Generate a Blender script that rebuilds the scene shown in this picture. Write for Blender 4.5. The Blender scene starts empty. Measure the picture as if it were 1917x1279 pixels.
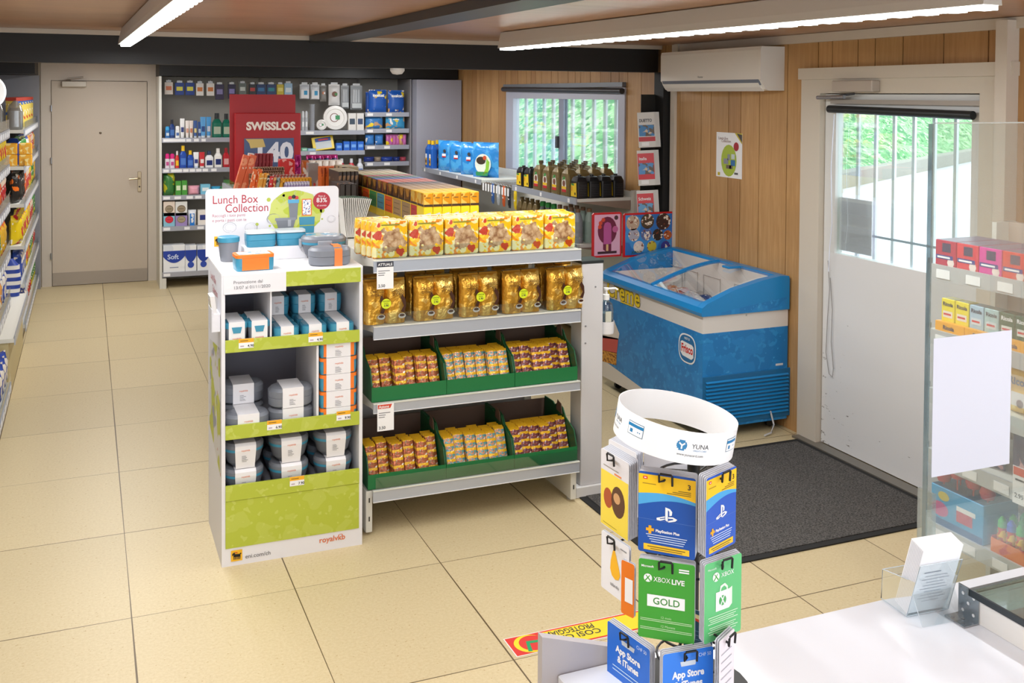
import bpy, math, random
from mathutils import Vector, Matrix
random.seed(7)
SC = bpy.context.scene
COL = SC.collection
# ---------------------------------------------------------------- camera
CP = (-0.142364, -3.844575, 1.869781); YAW, PIT, ROL, FOC, CY = 0.3938089, -0.02653557, 0.00607278, 1920.16558, 229.2166
cf = Vector((math.sin(YAW)*math.cos(PIT), math.cos(YAW)*math.cos(PIT), math.sin(PIT)))
_r = Vector((math.cos(YAW), -math.sin(YAW), 0)); _u = _r.cross(cf)
cr = _r*math.cos(ROL) + _u*math.sin(ROL); cu = _u*math.cos(ROL) - _r*math.sin(ROL)
cam = bpy.data.cameras.new('camera'); co = bpy.data.objects.new('camera', cam); COL.objects.link(co)
cam.sensor_width = 36; cam.sensor_fit = 'HORIZONTAL'; cam.lens = FOC/1917*36
cam.shift_y = -(639.5-CY)/1917; cam.clip_start = .05; cam.clip_end = 200
mw = Matrix.Identity(4)
for i in range(3):
    mw[i][0], mw[i][1], mw[i][2], mw[i][3] = cr[i], cu[i], -cf[i], CP[i]
co.matrix_world = mw; SC.camera = co
# ---------------------------------------------------------------- world and exposure
SC.view_settings.view_transform = 'Standard'; SC.view_settings.look = 'None'
SC.view_settings.exposure = 0.0; SC.view_settings.gamma = 1; SC.view_settings.use_curve_mapping = False
W = bpy.data.worlds.new('sky'); SC.world = W; W.use_nodes = True
bgn = W.node_tree.nodes['Background']; bgn.inputs[0].default_value = (0.86, 0.93, 1.0, 1); bgn.inputs[1].default_value = 3.5
LAMP_W = 36.0      # watts per strip lamp area light
# ---------------------------------------------------------------- helpers
def at(x, y, ax, v):
    """point where the sight line of photo pixel (x,y) meets the plane ax = v"""
    d = cf + cr*((x-958.5)/FOC) - cu*((y-CY)/FOC); i = 'xyz'.index(ax)
    return Vector(CP) + d*((v-CP[i])/d[i])
def lin(h):
    h = h.lstrip('#'); c = [int(h[i:i+2], 16)/255 for i in (0, 2, 4)]
    return tuple((v/12.92 if v <= .04045 else ((v+.055)/1.055)**2.4) for v in c) + (1,)
_mc = {}
def M(hexc, rough=.5, metal=0, bump=0, bscale=60, emit=0, coat=0, alpha=1):
    k = (hexc, rough, metal, bump, bscale, emit, coat, alpha)
    if k in _mc: return _mc[k]
    m = bpy.data.materials.new('m_%s_%d' % (hexc, len(_mc))); m.use_nodes = True; nt = m.node_tree; b = nt.nodes['Principled BSDF']
    b.inputs['Base Color'].default_value = lin(hexc); b.inputs['Roughness'].default_value = rough; b.inputs['Metallic'].default_value = metal
    if coat: b.inputs['Coat Weight'].default_value = coat; b.inputs['Coat Roughness'].default_value = .08
    if emit: b.inputs['Emission Color'].default_value = lin(hexc); b.inputs['Emission Strength'].default_value = emit
    if bump:
        tc = nt.nodes.new('ShaderNodeTexCoord'); n = nt.nodes.new('ShaderNodeTexNoise'); n.inputs['Scale'].default_value = bscale; n.inputs['Detail'].default_value = 2
        bp = nt.nodes.new('ShaderNodeBump'); bp.inputs['Strength'].default_value = bump; bp.inputs['Distance'].default_value = .01
        nt.links.new(tc.outputs['Object'], n.inputs['Vector']); nt.links.new(n.outputs[0], bp.inputs['Height']); nt.links.new(bp.outputs[0], b.inputs['Normal'])
    _mc[k] = m; return m
def clear(name, tint='EAF4F2', refl=.08, rough=.02, dens=0.0, denscol='C8D4D2', maxr=.5):
    """thin clear plastic or glass: see-through with a fresnel reflection; dens = how milky it is"""
    m = bpy.data.materials.new(name); m.use_nodes = True; nt = m.node_tree; nt.nodes.clear()
    o = nt.nodes.new('ShaderNodeOutputMaterial'); tr = nt.nodes.new('ShaderNodeBsdfTransparent'); tr.inputs[0].default_value = lin(tint)
    gl = nt.nodes.new('ShaderNodeBsdfGlossy'); gl.inputs['Roughness'].default_value = rough; gl.inputs[0].default_value = (1, 1, 1, 1)
    fr = nt.nodes.new('ShaderNodeLayerWeight'); fr.inputs[0].default_value = .25
    mp = nt.nodes.new('ShaderNodeMapRange'); mp.inputs[3].default_value = refl; mp.inputs[4].default_value = maxr
    nt.links.new(fr.outputs['Fresnel'], mp.inputs[0])
    mx = nt.nodes.new('ShaderNodeMixShader'); nt.links.new(mp.outputs[0], mx.inputs[0]); nt.links.new(tr.outputs[0], mx.inputs[1]); nt.links.new(gl.outputs[0], mx.inputs[2])
    last = mx
    if dens:
        df = nt.nodes.new('ShaderNodeBsdfDiffuse'); df.inputs[0].default_value = lin(denscol)
        m2 = nt.nodes.new('ShaderNodeMixShader'); m2.inputs[0].default_value = dens
        nt.links.new(mx.outputs[0], m2.inputs[1]); nt.links.new(df.outputs[0], m2.inputs[2]); last = m2
    nt.links.new(last.outputs[0], o.inputs[0]); return m
def PM(name, base, layers, rough=.45, metal=0, bump=0, bscale=80, sz=(1, 1, 1)):
    """printed packaging: base colour with noise patches; layers = (hex, scale, threshold, seed)"""
    if name in _mc: return _mc[name]
    m = bpy.data.materials.new(name); m.use_nodes = True; nt = m.node_tree; b = nt.nodes['Principled BSDF']; L = nt.links.new
    b.inputs['Roughness'].default_value = rough; b.inputs['Metallic'].default_value = metal
    tc = nt.nodes.new('ShaderNodeTexCoord'); prev = None
    rgb = nt.nodes.new('ShaderNodeRGB'); rgb.outputs[0].default_value = lin(base); prev = rgb.outputs[0]
    for hx, sc, th, sd in layers:
        mp = nt.nodes.new('ShaderNodeMapping'); mp.inputs['Location'].default_value = (sd*3.1, sd*1.7, sd*2.3); mp.inputs['Scale'].default_value = sz
        n = nt.nodes.new('ShaderNodeTexNoise'); n.inputs['Scale'].default_value = sc; n.inputs['Detail'].default_value = 1.5
        r = nt.nodes.new('ShaderNodeMapRange'); r.inputs[1].default_value = th; r.inputs[2].default_value = th+.02
        mx = nt.nodes.new('ShaderNodeMix'); mx.data_type = 'RGBA'; mx.inputs[7].default_value = lin(hx)
        L(tc.outputs['Object'], mp.inputs[0]); L(mp.outputs[0], n.inputs['Vector']); L(n.outputs[0], r.inputs[0]); L(r.outputs[0], mx.inputs[0]); L(prev, mx.inputs[6]); prev = mx.outputs[2]
    L(prev, b.inputs['Base Color'])
    if bump:
        n = nt.nodes.new('ShaderNodeTexNoise'); n.inputs['Scale'].default_value = bscale; n.inputs['Detail'].default_value = 3
        bp = nt.nodes.new('ShaderNodeBump'); bp.inputs['Strength'].default_value = bump; bp.inputs['Distance'].default_value = .01
        L(tc.outputs['Object'], n.inputs['Vector']); L(n.outputs[0], bp.inputs['Height']); L(bp.outputs[0], b.inputs['Normal'])
    _mc[name] = m; return m
_tc = {}
def textmesh(s, bold=0):
    if (s, bold) in _tc: return _tc[(s, bold)]
    c = bpy.data.curves.new('t', 'FONT'); c.body = s; c.size = 1; c.resolution_u = 3; c.offset = bold
    o = bpy.data.objects.new('t', c); COL.objects.link(o); dg = bpy.context.evaluated_depsgraph_get()
    me = bpy.data.meshes.new_from_object(o.evaluated_get(dg))
    vs = [(v.co.x, v.co.y) for v in me.vertices]; fs = [tuple(p.vertices) for p in me.polygons]
    w = max([v[0] for v in vs] or [0]); bpy.data.objects.remove(o); bpy.data.meshes.remove(me); bpy.data.curves.remove(c)
    _tc[(s, bold)] = (vs, fs, w); return _tc[(s, bold)]
class MB:
    """collects shapes and links them as ONE mesh object"""
    def __init__(s): s.v = []; s.f = []; s.mi = []; s.sm = []; s.mats = []
    def m(s, mat):
        if mat not in s.mats: s.mats.append(mat)
        return s.mats.index(mat)
    def add(s, vs, fs, mat, smooth=False, T=None):
        b = len(s.v); i = s.m(mat)
        s.v += [tuple(T @ Vector(v)) if T else tuple(v) for v in vs]
        for f in fs: s.f.append(tuple(b+k for k in f)); s.mi.append(i); s.sm.append(smooth)
        return s
    def box(s, x0, x1, y0, y1, z0, z1, mat, T=None, **fm):
        """fm: front/back/left/right/top/bottom may name another material"""
        vs = [(x, y, z) for z in (z0, z1) for x, y in ((x0, y0), (x1, y0), (x1, y1), (x0, y1))]
        F = dict(bottom=(3, 2, 1, 0), top=(4, 5, 6, 7), front=(0, 1, 5, 4), right=(1, 2, 6, 5), back=(2, 3, 7, 6), left=(3, 0, 4, 7))
        for k, f in F.items(): s.add([vs[q] for q in f], [(0, 1, 2, 3)], fm.get(k, mat), T=T)
        return s
    def cbox(s, x0, x1, y0, y1, z0, z1, mat, c=.004, T=None):
        """box with chamfered edges"""
        R = []
        for z, k in ((z0, c), (z0+c, 0), (z1-c, 0), (z1, c)):
            R.append([(x0+k+c, y0+k, z), (x1-k-c, y0+k, z), (x1-k, y0+k+c, z), (x1-k, y1-k-c, z), (x1-k-c, y1-k, z), (x0+k+c, y1-k, z), (x0+k, y1-k-c, z), (x0+k, y0+k+c, z)])
        return s.rings(R, mat, T=T, smooth=False)
    def rings(s, R, mat, caps=True, closed=True, smooth=True, T=None):
        n = len(R[0]); mats = mat if isinstance(mat, (list, tuple)) else [mat]*(len(R)-1)
        for k in range(len(R)-1):
            vs = list(R[k])+list(R[k+1]); q = n if closed else n-1
            s.add(vs, [(i, (i+1) % n, n+(i+1) % n, n+i) for i in range(q)], mats[min(k, len(mats)-1)], smooth, T)
        if caps:
            s.add(R[0], [tuple(reversed(range(n)))], mats[0], False, T); s.add(R[-1], [tuple(range(n))], mats[-1], False, T)
        return s
    def lathe(s, prof, mat, c=(0, 0, 0), n=16, sx=1, sy=1, caps=True, smooth=True, T=None):
        R = [[(c[0]+r*sx*math.cos(2*math.pi*i/n), c[1]+r*sy*math.sin(2*math.pi*i/n), c[2]+z) for i in range(n)] for r, z in prof]
        return s.rings(R, mat, caps, smooth=smooth, T=T)
    def loft(s, secs, mat, c=(0, 0, 0), n=4, caps=True, smooth=True, T=None):
        """rounded-rectangle sections (w, d, r, z)"""
        R = []
        for w, d, r, z in secs:
            r = min(r, w/2-1e-4, d/2-1e-4); ring = []
            for cx, cy, a0 in ((w/2-r, d/2-r, 0), (-w/2+r, d/2-r, 90), (-w/2+r, -d/2+r, 180), (w/2-r, -d/2+r, 270)):
                for k in range(n+1):
                    a = math.radians(a0+90*k/n); ring.append((c[0]+cx+r*math.cos(a), c[1]+cy+r*math.sin(a), c[2]+z))
            R.append(ring)
        return s.rings(R, mat, caps, smooth=smooth, T=T)
    def tube(s, pts, r, mat, n=8, T=None):
        pts = [Vector(p) for p in pts]; R = []; up = Vector((0, 0, 1))
        for i, p in enumerate(pts):
            d = (pts[min(i+1, len(pts)-1)]-pts[max(i-1, 0)]).normalized()
            a = d.cross(up if abs(d.z) < .9 else Vector((1, 0, 0))).normalized(); b = d.cross(a)
            R.append([tuple(p+a*r*math.cos(2*math.pi*k/n)+b*r*math.sin(2*math.pi*k/n)) for k in range(n)])
        return s.rings(R, mat, T=T)
    def poly(s, pts, mat, T=None): return s.add(pts, [tuple(range(len(pts)))], mat, T=T)
    def prism(s, pts, ax, a, b, mat, T=None, capmat=None):
        """2D outline extruded along ax from a to b"""
        def P(p, t): return {'x': (t, p[0], p[1]), 'y': (p[0], t, p[1]), 'z': (p[0], p[1], t)}[ax]
        n = len(pts); A = [P(p, a) for p in pts]; B = [P(p, b) for p in pts]
        s.add(A+B, [(i, (i+1) % n, n+(i+1) % n, n+i) for i in range(n)], mat, T=T)
        s.add(A, [tuple(range(n))], capmat or mat, T=T); s.add(B, [tuple(range(n))], capmat or mat, T=T); return s
    def disc(s, c, ux, uy, r, mat, n=24, ry=None, T=None):
        c = Vector(c); ux = Vector(ux); uy = Vector(uy); ry = ry or r
        return s.poly([tuple(c+ux*r*math.cos(2*math.pi*k/n)+uy*ry*math.sin(2*math.pi*k/n)) for k in range(n)], mat, T)
    def rect(s, o, ux, uy, w, h, mat, T=None):
        o = Vector(o); ux = Vector(ux); uy = Vector(uy)
        return s.poly([tuple(o), tuple(o+ux*w), tuple(o+ux*w+uy*h), tuple(o+uy*h)], mat, T)
    def text(s, t, o, ux, uy, h, mat, al='l', bold=0, maxw=None, T=None):
        vs, fs, w = textmesh(t, bold); w = textmesh(t, 0)[2]; o = Vector(o); ux = Vector(ux); uy = Vector(uy); k = h/.7; kx = k
        if maxw and w*k > maxw: kx = maxw/w
        sh = {'l': 0, 'c': -w*kx/2, 'r': -w*kx}[al]
        return s.add([tuple(o+ux*(v[0]*kx+sh)+uy*(v[1]*k)) for v in vs], fs, mat, T=T)
    def build(s, name, parent=None, loc=(0, 0, 0), rz=0):
        me = bpy.data.meshes.new(name); me.from_pydata(s.v, [], s.f)
        for m in s.mats: me.materials.append(m)
        me.polygons.foreach_set('material_index', s.mi); me.polygons.foreach_set('use_smooth', s.sm); me.update()
        o = bpy.data.objects.new(name, me); COL.objects.link(o); o.location = loc; o.rotation_euler = (0, 0, rz)
        if parent: o.parent = parent
        return o
X, Y, Z = Vector((1, 0, 0)), Vector((0, 1, 0)), Vector((0, 0, 1)); NY = Vector((0, -1, 0))
def tag(o, label, cat, group=None, kind=None):
    o['label'] = label; o['category'] = cat
    if group: o['group'] = group
    if kind: o['kind'] = kind
    return o
def thing(name, label, cat, loc=(0, 0, 0), rz=0, group=None):
    o = bpy.data.objects.new(name, None); o.empty_display_size = .05; COL.objects.link(o); o.location = loc; o.rotation_euler = (0, 0, rz)
    return tag(o, label, cat, group)
def single(mb, name, label, cat, loc=(0, 0, 0), rz=0, group=None): return tag(mb.build(name, None, loc, rz), label, cat, group)
def struct(mb, name, parent=None):
    o = mb.build(name, parent)
    if not parent: o['kind'] = 'structure'
    return o
def dup(root, loc, rz=None, label=None, group=None):
    r = root.copy(); COL.objects.link(r); r.location = loc
    if rz is not None: r.rotation_euler = (0, 0, rz)
    if label: r['label'] = label
    if group: r['group'] = group
    for ch in [o for o in root.children]:
        c = ch.copy(); COL.objects.link(c); c.parent = r
        for g in ch.children:
            d = g.copy(); COL.objects.link(d); d.parent = c
    return r
ORD = 'first second third fourth fifth sixth seventh eighth ninth tenth eleventh twelfth thirteenth fourteenth fifteenth sixteenth seventeenth eighteenth nineteenth twentieth'.split()
def Tm(loc, rz=0, rx=0, ry=0):
    return Matrix.Translation(loc) @ Matrix.Rotation(rz, 4, 'Z') @ Matrix.Rotation(ry, 4, 'Y') @ Matrix.Rotation(rx, 4, 'X')
def pillow(mb, w, h, t, mat, seal=.012, nx=10, nz=12, cr=.004, seed=0, sealmat=None, gus=False, T=None):
    """flow-packed bag standing on its lower seal, front towards -Y; T places it"""
    rn = random.Random(seed); R = []
    jit = [[rn.uniform(-1, 1)*cr for _ in range(nx+1)] for _ in range(2*(nz+1))]
    for side in (0, 1):
        g = []
        for j in range(nz+1):
            v = j/nz; z = v*h
            pv = min(1, min(v, 1-v)/.16) if not gus else min(1, (1-v)/.2)
            pv = max(0, pv)**.6; row = []
            for i in range(nx+1):
                u = i/nx; pu = max(0, 1-abs(2*u-1)**(3.5 if not gus else 7))
                yy = (t/2)*pv*(pu if not gus else .35+.65*pu)
                if gus and i in (0, nx): yy = t/2*pv*.3
                e = jit[side*(nz+1)+j][i]*(1 if 0 < i < nx and 0 < j < nz else .0)
                row.append((-w/2+w*u + (0 if 0 < i < nx else rn.uniform(-1, 1)*cr*.3), (-1 if side == 0 else 1)*(yy+.0006)+e, z))
            g.append(row)
        vs = [p for r_ in g for p in r_]; n = nx+1
        mb.add(vs, [(j*n+i, j*n+i+1, (j+1)*n+i+1, (j+1)*n+i) for j in range(nz) for i in range(nx)], mat, True, T)
    if seal:
        mb.box(-w/2, w/2, -.001, .001, h-.002, h+seal, sealmat or mat, T=T)
        if not gus: mb.box(-w/2, w/2, -.001, .001, 0, seal*.5, sealmat or mat, T=T)
    return mb
WHITE = M('ECEAE6', .5); OFFW = M('D9D5CC', .5); BLACK = M('15130F', .5); DGREY = M('3A3B3E', .5); STEEL = M('B9BCC2', .3, .9); CHROME = M('D8DADC', .15, 1)
SHELFW = M('D6D4CB', .45); RAIL = M('B6BCC8', .3, .35); PAPER = M('EFEFF0', .7); INK = M('33343A', .7); RED = M('B3161E', .45)
def transl(hx_):
    m = bpy.data.materials.new('translucent_sheet'); m.use_nodes = True; nt = m.node_tree; nt.nodes.clear(); o = nt.nodes.new('ShaderNodeOutputMaterial')
    a, b, x = nt.nodes.new('ShaderNodeBsdfDiffuse'), nt.nodes.new('ShaderNodeBsdfTranslucent'), nt.nodes.new('ShaderNodeMixShader'); a.inputs[0].default_value = lin(hx_); b.inputs[0].default_value = lin(hx_); x.inputs[0].default_value = .22
    nt.links.new(a.outputs[0], x.inputs[1]); nt.links.new(b.outputs[0], x.inputs[2]); nt.links.new(x.outputs[0], o.inputs[0]); return m
PLAST = clear('clear_plastic', 'F2F6F6', .05, .05)
# ================================================================ SETTING
TX, TY = .578582, .76
def floor_mat():
    m = bpy.data.materials.new('floor_tiles'); m.use_nodes = True; nt = m.node_tree; L = nt.links.new; N = nt.nodes.new; b = nt.nodes['Principled BSDF']
    tc = N('ShaderNodeTexCoord'); sp = N('ShaderNodeSeparateXYZ'); L(tc.outputs['Object'], sp.inputs[0])
    def mth(op, a, b_=None, c=None):
        n = N('ShaderNodeMath'); n.operation = op
        for i, q in enumerate((a, b_, c)):
            if q is None: continue
            if isinstance(q, (int, float)): n.inputs[i].default_value = q
            else: L(q, n.inputs[i])
        return n.outputs[0]
    dist = []; ids = []
    for ch, T in ((0, TX), (1, TY)):
        q = mth('DIVIDE', sp.outputs[ch], T); r = mth('ROUND', q); ids.append((q, r))
        dist.append((mth('MULTIPLY', mth('ABSOLUTE', mth('SUBTRACT', q, r)), T), r))
    # every seam has its own width: noise on its index
    def seam(d, rid, other, wmin, wmax, sd):
        cb = N('ShaderNodeCombineXYZ'); L(mth('MULTIPLY', rid, 7.31+sd), cb.inputs[0]); L(mth('MULTIPLY', other, .55), cb.inputs[1])
        nz = N('ShaderNodeTexNoise'); nz.inputs['Scale'].default_value = 1.0; nz.inputs['Detail'].default_value = 0; L(cb.outputs[0], nz.inputs['Vector'])
        mr = N('ShaderNodeMapRange'); mr.inputs[1].default_value = .35; mr.inputs[2].default_value = .65; mr.inputs[3].default_value = wmin; mr.inputs[4].default_value = wmax; L(nz.outputs[0], mr.inputs[0])
        return mth('LESS_THAN', d, mr.outputs[0])
    sx = seam(dist[0][0], dist[0][1], ids[1][0], .0012, .0031, 0.2); sy = seam(dist[1][0], dist[1][1], ids[0][0], .0008, .0024, 1.4)
    gap = mth('MAXIMUM', sx, sy)
    n1 = N('ShaderNodeTexNoise'); n1.inputs['Scale'].default_value = 90; n1.inputs['Detail'].default_value = 6; n1.inputs['Roughness'].default_value = .7; L(tc.outputs['Object'], n1.inputs['Vector'])
    r1 = N('ShaderNodeValToRGB'); r1.color_ramp.elements[0].position = .3; r1.color_ramp.elements[0].color = lin('C6B288'); r1.color_ramp.elements[1].position = .62; r1.color_ramp.elements[1].color = lin('D3C29B'); L(n1.outputs[0], r1.inputs[0])
    # sparse darker specks
    v = N('ShaderNodeTexNoise'); v.inputs['Scale'].default_value = 75; v.inputs['Detail'].default_value = 1; L(tc.outputs['Object'], v.inputs['Vector'])
    sp2 = mth('GREATER_THAN', v.outputs[0], .715)
    mx = N('ShaderNodeMix'); mx.data_type = 'RGBA'; L(mth('MULTIPLY', sp2, .45), mx.inputs[0]); L(r1.outputs[0], mx.inputs[6]); mx.inputs[7].default_value = lin('A07A3A')
    # tile to tile tint
    cb = N('ShaderNodeCombineXYZ'); L(mth('FLOOR', ids[0][0]), cb.inputs[0]); L(mth('FLOOR', ids[1][0]), cb.inputs[1])
    wn = N('ShaderNodeTexWhiteNoise'); wn.noise_dimensions = '3D'; L(cb.outputs[0], wn.inputs['Vector'])
    hs = N('ShaderNodeHueSaturation'); L(mx.outputs[2], hs.inputs['Color']); vr = N('ShaderNodeMapRange'); vr.inputs[3].default_value = .95; vr.inputs[4].default_value = 1.04; L(wn.outputs[0], vr.inputs[0]); L(vr.outputs[0], hs.inputs['Value'])
    m3 = N('ShaderNodeMix'); m3.data_type = 'RGBA'; L(gap, m3.inputs[0]); L(hs.outputs[0], m3.inputs[6]); m3.inputs[7].default_value = lin('5E4B2E')
    L(m3.outputs[2], b.inputs['Base Color'])
    rr = N('ShaderNodeMapRange'); rr.inputs[3].default_value = .36; rr.inputs[4].default_value = .5; L(n1.outputs[0], rr.inputs[0]); L(rr.outputs[0], b.inputs['Roughness'])
    return m
def wood_mat(name, c1, c2, c3, ax='z', sc=14, rough=.5):
    m = bpy.data.materials.new(name); m.use_nodes = True; nt = m.node_tree; L = nt.links.new; N = nt.nodes.new; b = nt.nodes['Principled BSDF']
    tc = N('ShaderNodeTexCoord'); mp = N('ShaderNodeMapping'); s = [1, 1, 1]; s['xyz'.index(ax)] = .06; mp.inputs['Scale'].default_value = s
    n = N('ShaderNodeTexNoise'); n.inputs['Scale'].default_value = sc*4; n.inputs['Detail'].default_value = 5; n.inputs['Roughness'].default_value = .65; n.inputs['Distortion'].default_value = .3
    L(tc.outputs['Object'], mp.inputs[0]); L(mp.outputs[0], n.inputs['Vector'])
    r = N('ShaderNodeValToRGB'); e = r.color_ramp.elements; e[0].position = .3; e[0].color = lin(c1); e[1].position = .7; e[1].color = lin(c3); k = e.new(.5); k.color = lin(c2)
    L(n.outputs[0], r.inputs[0])
    n2 = N('ShaderNodeTexNoise'); n2.inputs['Scale'].default_value = 2.2; n2.inputs['Detail'].default_value = 2; L(tc.outputs['Object'], n2.inputs['Vector'])
    hs = N('ShaderNodeHueSaturation'); L(r.outputs[0], hs.inputs['Color']); vr = N('ShaderNodeMapRange'); vr.inputs[1].default_value = .3; vr.inputs[2].default_value = .7; vr.inputs[3].default_value = .88; vr.inputs[4].default_value = 1.08; L(n2.outputs[0], vr.inputs[0]); L(vr.outputs[0], hs.inputs['Value'])
    L(hs.outputs[0], b.inputs['Base Color']); b.inputs['Roughness'].default_value = rough; return m
struct(MB().box(-1.7, 3.66, -6, 7.1, -.06, 0, floor_mat()), 'floor')
CEILZ = 2.215
cw = wood_mat('ceiling_wood', 'A5795A', 'B08463', 'BA8F6E', 'x', 10, .28)
mb = MB(); cy_ = [-6, -4.9, -3.75, -2.6, -1.45, -.3, 1.02, 1.88, 2.3, 3.5, 5, 7.1]
for a, b_ in zip(cy_, cy_[1:]): mb.box(-1.7, 3.7, a+.0015, b_-.0015, CEILZ, CEILZ+.03, cw)
mb.box(-1.7, 3.7, -6, 7.1, CEILZ+.03, CEILZ+.06, M('CDB9A0')); struct(mb, 'ceiling')
# black ceiling beam across the shop, with the pale strip above it
dark = M('120D0B', .6)
struct(MB().box(-1.7, 3.48, 2.27, 2.37, 2.032, CEILZ-.001, dark), 'trim_1')
struct(MB().box(-1.7, 3.5, 2.25, 2.268, 2.188, CEILZ-.001, M('BFB3A4')), 'trim_2')
# --- right wall: planks with grooves, window and door openings
WX = 3.504
ops = [(2.80, 5.03, 1.185, 1.90), (-.60, .70, 0, 2.0)]
px_top = [1264, 1274, 1314, 1332, 1365, 1388, 1423, 1475, 1532, 1558, 1606, 1638, 1690, 1766, 1850, 1895]
gr = sorted([at(p, 120, 'x', WX).y for p in px_top])
g = gr[0]-.1
pre = []
while g > -6: pre.append(g); g -= random.choice([.09, .16, .12, .2])
post = []; g = gr[-1]+.12
while g < 6.95: post.append(g); g += random.choice([.1, .17, .13, .2])
gr = sorted(pre+gr+post)
woods = [wood_mat('wall_wood%d' % i, *c) for i, c in enumerate([('AB7F4C', 'B48A57', 'BE9562'), ('B18653', 'BC905C', 'C69C69'), ('A37745', 'AD8150', 'B88D5B')])]
back = M('241A12', .8)
mb = MB(); ed = sorted([-6.0, 6.95]+gr+[o[0] for o in ops]+[o[1] for o in ops]); gs = set(gr)
for a, b_ in zip(ed, ed[1:]):
    if b_-a < .004: continue
    ga, gb = (.0032 if a in gs else 0), (.0032 if b_ in gs else 0); mid = (a+b_)/2; seg = [(0, CEILZ)]
    for o in ops:
        if o[0] < mid < o[1]: seg = [(0, o[2]), (o[3], CEILZ)] if o[2] > 0 else [(o[3], CEILZ)]
    w = woods[int(mid*1000) % 3]
    for z0, z1 in seg:
        mb.box(WX, WX+.012, a+ga, b_-gb, z0, z1, w); mb.box(WX+.012, WX+.1, a, b_, z0, z1, back, right=M('C9C4BA'))
struct(mb, 'wall_right')
# far wall, left wall, black soffits over the shelving
wallm = M('D3C6B2', .6, 0, .05, 30)
mb = MB().box(-.45, .42, 6.985, 7.05, 0, 1.985, wallm).box(-1.7, -.45, 6.95, 7.05, 0, CEILZ, wallm).box(.42, WX+.1, 6.95, 7.05, 0, CEILZ, wallm).box(-.45, .42, 6.95, 7.05, 1.985, CEILZ, wallm); struct(mb, 'wall_back')  # the panel behind the back door is added to block outside light
struct(MB().box(-1.8, -1.7, -6, 7.05, 0, CEILZ, wallm), 'wall_left')
struct(MB().box(-1.69, -.56, 6.2, 6.94, 2.035, CEILZ-.002, M('050505')).box(.5, 3.49, 6.4, 6.94, 2.035, CEILZ-.002, M('050505')), 'trim_3')
# white timber moulding under the ceiling on the right wall + vertical white conduit
tw = M('CFC4B6', .5)
struct(MB().box(WX-.02, WX-.001, -3.5, 2.1, 2.165, CEILZ-.002, tw).box(WX-.022, WX-.001, 2.06, 2.11, .0, 2.165, tw), 'trim_4')
struct(MB().box(WX-.07, WX-.001, -.655, -.595, 0, 2.2, tw), 'trim_5')
struct(MB().box(3.44, WX-.001, 2.13, 2.25, 0, 2.03, M('0C0B0B', .6)), 'trim_6')
# metal threshold
struct(MB().box(3.43, WX-.001, -.62, .72, .0, .012, M('8A857C', .4, .6)), 'trim_7')
# --- back door (far wall)
dm = M('C9BBAA', .45, 0, .03, 12)
mb = MB().box(-.446, .415, 6.925, 6.965, .045, 1.98, dm).box(-.446, .415, 6.922, 6.965, .005, .13, M('A79C90', .4, .3))
d1 = struct(mb, 'door_1')
mb = MB().box(-.54, -.452, 6.93, 6.949, 0, 2.16, tw).box(.421, .50, 6.93, 6.949, 0, 2.16, tw).box(-.452, .421, 6.93, 6.949, 1.986, 2.16, tw); struct(mb, 'door_frame', d1)
pz = lambda x, y: at(x, y, 'y', 6.92)
mb = MB(); p = pz(261, 340); mb.cbox(p.x-.017, p.x+.017, 6.912, 6.925, p.z-.1, p.z+.1, M('B9A88C', .3, .8), .003)
mb.tube([(p.x, 6.915, p.z+.035), (p.x, 6.87, p.z+.035), (p.x-.02, 6.865, p.z+.035), (p.x-.1, 6.865, p.z+.03)], .009, M('C8B898', .25, .9)); mb.disc((p.x, 6.91, p.z-.05), X, Z, .008, BLACK)
struct(mb, 'door_handle', d1)
p = pz(139, 157); mb = MB().cbox(p.x-.11, p.x+.11, 6.86, 6.925, p.z-.03, p.z+.025, M('BDB4A6', .4, .2), .005).tube([(p.x-.03, 6.89, p.z+.03), (p.x-.06, 6.84, p.z+.05), (p.x+.08, 6.87, p.z+.065)], .007, M('9A948C', .4, .6)); struct(mb, 'door_closer', d1)
p = pz(188, 249); struct(MB().lathe([(.009, 0), (.012, .004), (.006, .006)], M('5A4A38', .3, .7), T=Matrix.Translation((p.x, 6.925, p.z)) @ Matrix.Rotation(math.pi/2, 4, 'X')), 'peephole', d1)
for yy in (203, 301, 480):
    p = pz(96, yy); struct(MB().lathe([(.008, -.03), (.008, .03)], STEEL, (p.x, 6.915, p.z), 8), 'hinge', d1)
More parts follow.
